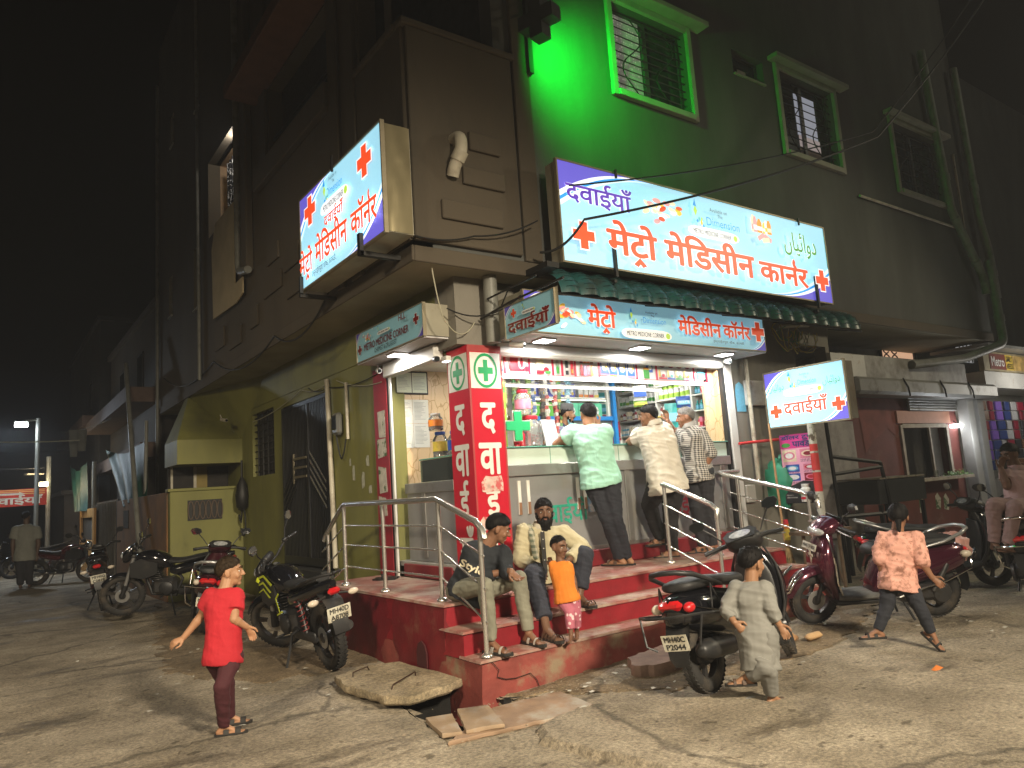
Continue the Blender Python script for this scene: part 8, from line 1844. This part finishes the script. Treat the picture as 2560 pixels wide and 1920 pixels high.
    def sandals(s, m=None, kind='strap', which='LR', straps=((.02, .02), (.07, .014))):
        H = s.H
        for a in which:
            o, d, sd, up = s.__dict__['ft'+a]; o = o-s.loc; w_ = .026*H
            b = MB(); P = [(-.05, -.6), (-.03, -.85), (.03, -.75), (.08, -1.05), (.11, -.9), (.128, -.3), (.126, .4), (.1, 1.0), (.06, 1.0), (.02, .8), (-.035, .85), (-.052, .5)]
            b.loft([[o+d*x*H+sd*y*w_*k_+up*z*H for x, y in P] for z, k_ in ((-.006, .96), (-.002, 1.0), (.008, 1.0))]); so = b.build('sandal', m_sole, s.o, smooth=30)
            for x, h in straps:
                b = MB(); pts = [o+d*x*H+sd*math.cos(t)*w_*1.06+up*(.004+math.sin(t)*(.034 if x < .04 else .03))*H for t in [math.pi*q/8 for q in range(9)]]
                b.loft([[p-d*h*.5*H, p+d*h*.5*H] for p in pts], cap=False, closed=False); st_ = b.build('strap', m or m_strap, so, smooth=60)
UPF = (0, 0, 1)
cr = (.81, -.586, 0)     # towards the frame's right hand side, level
aw_ = (.586, .81, 0)     # away from the viewer, level
def mixd(a, c, z=0.): return (cr[0]*a+aw_[0]*c, cr[1]*a+aw_[1]*c, z)
J_boy = dict(P=(1.449, 5.740, 0.557), N=(1.471, 5.781, 1.014), H=(1.519, 5.798, 1.133), SL=(1.391, 5.818, 0.976), SR=(1.542, 5.734, 0.962), EL=(1.341, 5.894, 0.838), ER=(1.507, 5.663, 0.811), WL=(1.223, 5.920, 0.700), WR=(1.599, 5.675, 0.742), TL=(1.166, 5.928, 0.678), TR=(1.643, 5.683, 0.675), KL=(1.505, 5.773, 0.340), KR=(1.407, 5.615, 0.378), AL=(1.520, 5.862, 0.128), AR=(1.388, 5.549, 0.116), OL=(1.687, 6.184, 0.020), OR=(1.607, 5.716, 0.020))
J_mint = dict(P=(5.582, 6.160, 1.653), N=(5.489, 6.184, 2.229), H=(5.521, 6.217, 2.367), SL=(5.386, 6.315, 2.180), SR=(5.620, 6.061, 2.152), EL=(5.351, 6.600, 2.063), ER=(6.174, 6.600, 2.046), WL=(5.674, 6.750, 2.079), WR=(6.123, 6.720, 2.302), TL=(5.843, 6.800, 2.094), TR=(6.096, 6.720, 2.410), KL=(5.597, 6.116, 1.193), KR=(5.655, 6.063, 1.202), AL=(5.782, 6.183, 0.760), AR=(5.874, 6.151, 0.760), OL=(5.695, 6.403, 0.700), OR=(5.854, 6.403, 0.700))
J_white = dict(P=(6.511, 6.050, 1.558), N=(6.425, 6.075, 2.211), H=(6.368, 6.119, 2.339), SL=(6.322, 6.126, 2.133), SR=(6.553, 6.061, 2.171), EL=(6.478, 6.550, 2.084), ER=(7.083, 6.750, 2.082), WL=(6.835, 6.750, 2.066), WR=(6.937, 6.820, 2.091), TL=(6.998, 6.780, 2.086), TR=(6.828, 6.840, 2.095), KL=(6.341, 6.212, 1.310), KR=(6.498, 6.037, 1.177), AL=(6.375, 6.131, 0.906), AR=(6.789, 6.320, 0.760), OL=(6.289, 6.215, 0.885), OR=(6.624, 6.381, 0.700))
J_check = dict(P=(7.119, 6.080, 1.650), N=(7.046, 6.108, 2.211), H=(7.019, 6.126, 2.321), SL=(7.110, 5.976, 2.099), SR=(7.072, 6.239, 2.165), EL=(7.152, 5.890, 1.858), ER=(7.396, 6.600, 2.094), WL=(7.099, 5.956, 1.711), WR=(7.294, 6.660, 2.352), TL=(7.037, 6.028, 1.699), TR=(7.283, 6.660, 2.437), KL=(7.139, 6.029, 1.224), KR=(7.059, 6.122, 1.222), AL=(7.581, 6.320, 0.760), AR=(7.450, 6.454, 0.760), OL=(7.383, 6.341, 0.700), OR=(7.581, 6.774, 0.700))
J_keeper = dict(P=(5.968, 7.350, 1.670), N=(5.986, 7.267, 2.341), H=(6.036, 7.207, 2.488), SL=(6.127, 7.244, 2.297), SR=(5.869, 7.258, 2.291), EL=(6.160, 7.230, 2.080), ER=(5.804, 7.272, 2.092), WL=(5.841, 6.950, 2.078), WR=(5.734, 6.950, 2.085), TL=(5.702, 6.880, 2.090), TR=(5.819, 6.900, 2.089))
J_youth = dict(P=(3.415, 5.586, 0.760), N=(3.563, 5.456, 1.139), H=(3.644, 5.376, 1.268), SL=(3.663, 5.354, 1.057), SR=(3.469, 5.543, 1.092), EL=(3.626, 5.271, 0.905), ER=(3.412, 5.465, 0.874), WL=(3.618, 5.188, 0.923), WR=(3.575, 5.316, 0.909), TL=(3.639, 5.112, 0.854), TR=(3.658, 5.214, 0.878), KL=(3.791, 5.329, 0.832), KR=(3.352, 5.187, 0.840), AL=(3.976, 5.488, 0.370), AR=(3.458, 5.310, 0.370), OL=(3.795, 5.086, 0.315), OR=(3.362, 5.004, 0.315))
J_beard = dict(P=(4.454, 5.810, 0.780), N=(4.465, 5.831, 1.204), H=(4.477, 5.797, 1.360), SL=(4.620, 5.701, 1.153), SR=(4.317, 5.936, 1.178), EL=(4.715, 5.534, 0.995), ER=(4.240, 5.904, 0.935), WL=(4.498, 5.512, 0.900), WR=(4.262, 5.703, 0.852), TL=(4.398, 5.487, 0.868), TR=(4.277, 5.595, 0.783), KL=(4.669, 5.476, 0.934), KR=(4.116, 5.552, 0.805), AL=(4.516, 5.401, 0.560), AR=(4.125, 5.426, 0.370), OL=(4.514, 5.395, 0.500), OR=(3.850, 5.011, 0.315))
J_tot = dict(P=(4.147, 5.130, 0.642), N=(4.135, 5.178, 0.938), H=(4.141, 5.186, 1.071), SL=(4.172, 5.123, 0.906), SR=(4.098, 5.225, 0.913), EL=(4.197, 5.085, 0.793), ER=(4.130, 5.287, 0.817), WL=(4.192, 5.051, 0.675), WR=(4.162, 5.341, 0.897), TL=(4.185, 5.045, 0.616), TR=(4.176, 5.363, 0.954), KL=(4.186, 5.073, 0.524), KR=(4.120, 5.079, 0.533), AL=(4.211, 5.114, 0.340), AR=(4.094, 5.050, 0.340), OL=(4.141, 5.045, 0.310), OR=(3.929, 4.917, 0.310))
J_grey = dict(P=(4.395, 3.389, 0.497), N=(4.428, 3.423, 0.841), H=(4.454, 3.413, 0.968), SL=(4.375, 3.504, 0.801), SR=(4.465, 3.337, 0.801), EL=(4.280, 3.538, 0.664), ER=(4.418, 3.275, 0.672), WL=(4.255, 3.459, 0.589), WR=(4.448, 3.241, 0.565), TL=(4.266, 3.438, 0.563), TR=(4.453, 3.224, 0.535), KL=(4.345, 3.318, 0.296), KR=(4.381, 3.316, 0.269), AL=(4.327, 3.458, 0.216), AR=(4.450, 3.366, 0.070), OL=(4.285, 3.501, 0.196), OR=(4.464, 3.283, 0.020))
J_pink = dict(P=(6.569, 3.515, 0.568), N=(6.620, 3.492, 0.995), H=(6.652, 3.479, 1.125), SL=(6.563, 3.602, 0.946), SR=(6.677, 3.364, 0.939), EL=(6.476, 3.608, 0.777), ER=(6.637, 3.324, 0.743), WL=(6.506, 3.617, 0.649), WR=(6.671, 3.272, 0.607), TL=(6.501, 3.611, 0.595), TR=(6.680, 3.247, 0.580), KL=(6.478, 3.604, 0.352), KR=(6.600, 3.370, 0.342), AL=(6.399, 3.667, 0.162), AR=(6.655, 3.331, 0.138), OL=(6.346, 3.711, 0.051), OR=(6.659, 3.290, 0.070))
J_walker = dict(P=(0.938, 21.980, 0.795), N=(0.956, 21.982, 1.524), H=(0.952, 21.981, 1.718), SL=(0.746, 21.988, 1.426), SR=(1.164, 21.969, 1.390), EL=(0.688, 21.983, 1.106), ER=(1.212, 21.959, 1.057), WL=(0.695, 21.970, 0.783), WR=(1.184, 21.949, 0.770), TL=(0.714, 21.966, 0.687), TR=(1.169, 21.946, 0.676), KL=(0.848, 21.965, 0.444), KR=(1.035, 21.954, 0.404), AL=(0.840, 22.670, 0.080), AR=(1.010, 21.437, 0.080), OL=(0.835, 22.708, 0.020), OR=(1.014, 21.497, 0.020))
J_phone = dict(P=(9.738, 3.652, 1.001), N=(9.749, 3.641, 1.439), H=(9.715, 3.687, 1.609), SL=(9.840, 3.584, 1.385), SR=(9.644, 3.659, 1.389), EL=(9.829, 3.584, 1.139), ER=(9.544, 3.702, 1.250), WL=(9.713, 3.638, 1.029), WR=(9.537, 3.728, 1.452), TL=(9.697, 3.677, 1.004), TR=(9.545, 3.709, 1.551), KL=(9.404, 3.625, 1.050), KR=(9.408, 3.765, 1.106), AL=(9.367, 3.637, 0.710), AR=(9.371, 3.777, 0.752), OL=(9.341, 3.690, 0.659), OR=(9.342, 3.832, 0.687))
J_mint.update(ER=(5.76, 6.38, 2.07), WR=(5.85, 6.42, 2.27), TR=(5.80, 6.46, 2.36))
J_white.update(KR=(6.63, 6.16, 1.168), AR=(6.665, 6.22, .756), AL=(6.658, 6.38, .9), KL=(6.432, 6.3, 1.306), EL=(6.38, 6.45, 2.07), WL=(6.62, 6.66, 2.085), TL=(6.72, 6.68, 2.08), ER=(6.74, 6.36, 2.07), WR=(6.6, 6.6, 2.1), TR=(6.52, 6.64, 2.09), OR=(6.55, 6.3, .7), OL=(6.5, 6.42, .86))
J_check.update(KL=(7.223, 6.1, 1.22), KR=(7.103, 6.16, 1.22), AL=(7.309, 6.12, .755), AR=(7.193, 6.2, .755), ER=(7.2, 6.42, 2.085), WR=(7.08, 6.47, 2.32), TR=(7.07, 6.47, 2.4), OL=(7.2, 6.16, .7), OR=(7.08, 6.24, .7))
J_youth.update(AL=(3.795, 5.24, .38), AR=(3.386, 5.2, .38), KL=(3.77, 5.3, .836), OL=(3.8, 5.05, .3), OR=(3.44, 5.02, .3))
J_beard.update(AR=(3.99, 5.24, .38), AL=(4.532, 5.43, .57), OR=(3.98, 5.05, .3), OL=(4.54, 5.25, .49))
J_boy.update(AL=(1.543, 5.95, .08), AR=(1.45, 5.74, .075), OL=(1.7, 5.9, .03), OR=(1.62, 5.68, .03), KL=(1.5, 5.84, .345))
J_grey.update(OR=(4.56, 3.35, .02))
J_walker.update(AL=(.86, 21.95, .09), AR=(1.05, 22.05, .09), OL=(.9, 22.2, .02), OR=(1.1, 22.3, .02))
J_phone.update(SR=(9.66, 3.72, 1.39), AR=(9.36, 3.85, .62), AL=(9.33, 3.7, .6), KR=(9.33, 3.78, 1.06), KL=(9.4, 3.6, 1.03))
J_pink.update(OR=(6.66, 3.2, -.1))
# boy in red, back half turned, arms swung out
p = Person('boy in a red T-shirt standing on the street with arms swung out', J_boy, 1.25, mixd(.75, .65), mixd(.97, .2), skin('boy', (.36, .19, .105)), hairm=m_hairb, hair_lift=1.13)
p.shirt(cloth('red', (.42, .012, .022)), .62, .014, .01); p.pants(cloth('dark_maroon', (.055, .009, .014)), .004, .97); p.sandals(m_sole, straps=((.012, .03), (.075, .03)))
# man in mint shirt leaning on the counter, back to us
p = Person('man in a mint green T-shirt leaning on the counter with his back turned', J_mint, 1.78, mixd(-.3, .95), mixd(-.35, .93, -.05), skin('mint', (.3, .155, .085)), girth=1.12)
p.shirt(cloth('mint', (.33, .62, .5)), .4, .02, .03); p.pants(cloth('ink', (.016, .018, .026)), .006, .98); p.sandals(m_strap)
# man in white shirt
p = Person('man in an untucked white half sleeve shirt leaning both elbows on the counter', J_white, 1.78, mixd(-.45, .9), mixd(-.98, .2, -.08), skin('white', (.27, .14, .08)), girth=1.15, mous=True, hair_lift=1.12)
p.shirt(cloth('white_shirt', (.62, .58, .5)), .6, .026, .05, collar=cloth('white_collar', (.62, .58, .5)), disp=.028); p.pants(cloth('black', (.014, .014, .015)), .012, .98); p.sandals(m_strap)
# thin grey-haired man in checked shirt
p = Person('thin grey-haired man in a checked shirt with a hand on his hip', J_check, 1.76, mixd(-.9, .4), mixd(-.99, .05, -.1), skin('check', (.29, .14, .08)), girth=.92, hairm=m_hairg, beard=.0)
p.shirt(wave_mat('check_cloth', (.55, .52, .47), (.022, .024, .026), 13, 'Z', checker=True, sharp=(.4, .6)), 1.25, .016, .05, collar=cloth('check_collar', (.35, .34, .32))); p.pants(cloth('charcoal', (.026, .027, .033)), .008, .98); p.sandals(m_sole)
# shopkeeper
p = Person('shopkeeper in a purple striped shirt and grey cap behind the counter', {**J_keeper}, 1.72, mixd(.9, -.35), mixd(.98, .1, -.1), skin('keeper', (.27, .135, .075)), girth=1.1, beard=.012, mous=True, feet=False)
p.shirt(wave_mat('stripe_cloth', (.1, .095, .22), (.4, .38, .5), 12, 'Z', sharp=(.7, .85)), .7, .016, .06, collar=cloth('navy_collar', (.03, .03, .09)))
c, f, r, u = p.hd; k = p.k
b = MB(); b.loft([[c-p.loc+r*math.cos(t)*.083*k*w_+f*(-.012+math.sin(t)*.1*w_)*k+u*z*k for t in [2*math.pi*j/24 for j in range(24)]] for z, w_ in ((.045, 1.0), (.05, 1.03), (.12, .98), (.13, .93), (.135, .5))]); b.build('cap', cloth('cap_grey', (.1, .1, .11)), p.o, smooth=40)
# seated youth
p = Person('seated youth in a black sweatshirt and grey jeans at the corner of the steps', J_youth, 1.66, (.62, -.78, 0), (.8, -.5, -.42), skin('youth', (.2, .1, .058)), girth=.95, hair_lift=1.16)
sh = p.shirt(cloth('black_sweat', (.012, .015, .02)), 1.8, .012, .04); p.pants(cloth('grey_jeans', (.2, .195, .15), .2), .002, .93, disp=.012); p.sandals(m_strapw)
b_ = p.J['P'].lerp(p.J['N'], .42)-p.loc+p.fr*.155
sg = -1 if p.s.cross(p.ax).dot(p.fr) < 0 else 1
lettering('Style', tuple(b_-p.s*sg*.12), tuple(p.s*sg), tuple(p.ax), mat('print_cream', (.6, .5, .38), .7), sh, height=.08, width=.22, off=.03)
# bearded man seated
p = Person('bearded man in a cream shirt with a scarf sitting on the red steps', J_beard, 1.72, (-.5, -.86, 0), (-.52, -.85, -.12), skin('beard', (.15, .078, .048)), beard=.1, mous=True)
p.shirt(cloth('cream', (.45, .4, .26)), 1.85, .02, .05, collar=cloth('cream_collar', (.5, .46, .36)), placket=cloth('inner_dark', (.03, .028, .026)), disp=.026); p.pants(cloth('navy_trousers', (.025, .028, .042)), .014, .8); p.sandals(m_strap, straps=((-.01, .012), (.02, .01), (.045, .01), (.07, .01), (.095, .01)))
b = MB(); J = p.J; N = J['N']-p.loc
for sd in (1,): b.loft([[c_+p.s*o_*.05, c_+p.fr*.025+p.s*(o_*.05+.03), c_+p.s*(o_*.05+.06)] for c_, o_ in ((N+p.fr*-.04+p.s*.03+p.ax*.05, 1), (N+p.fr*.03+p.s*.04+p.ax*.05, 1), (N+p.fr*.1+p.s*.02-p.ax*.06, 1), (N+p.fr*.13+p.s*.01-p.ax*.18, 1), (N+p.fr*.14-p.ax*.28, 1))], cap=False, closed=False)
b.build('scarf', wave_mat('scarf_check', (.1, .12, .08), (.4, .37, .28), 6, 'Z', checker=True), p.o, smooth=180)
# toddler
p = Person('toddler in an orange vest and pink dotted leggings before the bearded man', J_tot, .92, (-.35, -.92, 0), (.15, -.95, -.15), skin('toddler', (.16, .08, .048)), girth=1.08, hairline=(38, 4, -30), hair_lift=1.03, vox=.008)
p.shirt(cloth('orange_vest', (.68, .2, .02)), 0, .02, .01, name='vest', disp=.01)
def dot_mat():
    m = bpy.data.materials.new('dotted_pink'); m.use_nodes = True; t = m.node_tree; b_ = t.nodes['Principled BSDF']; v = t.nodes.new('ShaderNodeTexVoronoi'); v.inputs['Scale'].default_value = 22; co = t.nodes.new('ShaderNodeTexCoord'); t.links.new(co.outputs['Object'], v.inputs['Vector'])
    r_ = t.nodes.new('ShaderNodeValToRGB'); r_.color_ramp.elements[0].position = .26; r_.color_ramp.elements[1].position = .3; r_.color_ramp.elements[0].color = (.7, .5, .52, 1); r_.color_ramp.elements[1].color = (.42, .12, .17, 1); t.links.new(v.outputs['Distance'], r_.inputs[0]); t.links.new(r_.outputs[0], b_.inputs['Base Color']); b_.inputs['Roughness'].default_value = .85; return m
p.pants(dot_mat(), .012, .72, name='leggings', disp=.012)
# running child in grey kurta
m_kur = wave_mat('kurta_stripe', (.17, .17, .155), (.26, .255, .235), 42, 'Z', sharp=(.3, .7))
p = Person('small child in a striped grey kurta running past the black scooter', J_grey, 1.22, mixd(.75, .6), mixd(.85, .5, -.1), skin('grey', (.3, .16, .09)), hair_lift=1.2)
p.shirt(m_kur, 1.75, .014, .2, name='kurta', disp=.03); p.pants(wave_mat('kurta_trouser', (.13, .13, .12), (.24, .235, .215), 46, 'Z', sharp=(.3, .7)), .012, .85, disp=.02); p.sandals(m_strap)
# running girl in pink blouse
m_flo = mat('floral_pink', (.66, .34, .27), .8, noise=.15, scale=12, dirt=(.3, .14, .1), dscale=16, dlo=.5, dhi=.62, bump=.2, bscale=60)
p = Person('girl in a pink floral blouse and dark jeans running before the maroon scooter', J_pink, 1.3, mixd(.35, .92), mixd(.5, .85, 0), skin('girl', (.26, .13, .075)), hair_lift=1.2)
p.shirt(m_flo, 1.2, .036, .03, name='blouse', disp=.035); p.pants(cloth('dark_jeans', (.018, .02, .028)), .004, .95); p.sandals(m_sole)
b = MB(); c, f, r, u = p.hd; cap_(b, c-p.loc-f*.09*p.k-u*.02*p.k, .03*p.k, c-p.loc-f*.15*p.k-u*.12*p.k, .018*p.k); melt(b, 'ponytail', .007, m_hair, 2, .006, .03, p.o)
# man walking away down the lane
p = Person('heavy man in a grey shirt and dark trousers walking away down the lane', J_walker, 1.72, aw_, aw_, skin('walker', (.1, .06, .04)), girth=1.2, vox=.014, feet=True)
p.shirt(cloth('grey_shirt', (.2, .2, .17)), .7, .02, .06, vox=.02); p.pants(cloth('dark_trousers', (.02, .02, .024)), .012, .97, vox=.02)
J2 = {k_: (v[0]-.75, v[1]+7.5, v[2]*.98) for k_, v in J_walker.items()}
p = Person('dark figure standing under the red banner at the frame edge', J2, 1.7, (0, -1, 0), (0, -1, 0), skin('walker', (.1, .06, .04)), vox=.018); p.shirt(cloth('black_shirt', (.02, .02, .022)), 1.6, .015, .05, vox=.022); p.pants(MATS['cloth_dark_trousers'], .01, .97, vox=.022)
# man on the phone sitting on the scooter at the frame edge
p = Person('man in a pale pink shirt on a scooter holding a phone to his ear', J_phone, 1.72, mixd(-1, -.2), mixd(-.95, -.3, -.25), skin('phone', (.15, .08, .05)), mous=True)
p.shirt(cloth('pale_pink', (.5, .34, .33)), .5, .008, .03, disp=.012, collar=cloth('pink_collar', (.5, .34, .33))); p.pants(cloth('pink_brown', (.26, .17, .16)), .008, .95)
ph = tag(MB().bbox((0, 0, 0), (.012, .07, .145), .005, .4).build('phone', m_blk, loc=tuple(Vector(J_phone['TR'])+Vector((.02, 0, -.03)))), 'black mobile phone held at the ear of the man in pink', 'phone')
# ================================================================== night air
hz = MB().bx(-60, 60, -14, 75, -1.2, 14.2).build('haze', mat('haze_surface', (.5, .5, .5)))
hm_ = bpy.data.materials.new('haze_air'); hm_.use_nodes = True; t_ = hm_.node_tree; t_.nodes.clear(); o_ = t_.nodes.new('ShaderNodeOutputMaterial'); v_ = t_.nodes.new('ShaderNodeVolumePrincipled'); v_.inputs['Density'].default_value = .0026; v_.inputs['Color'].default_value = (.9, .93, 1, 1); v_.inputs['Anisotropy'].default_value = .3
t_.links.new(v_.outputs[0], o_.inputs['Volume']); hz.data.materials.clear(); hz.data.materials.append(hm_); hz['kind'] = 'stuff'
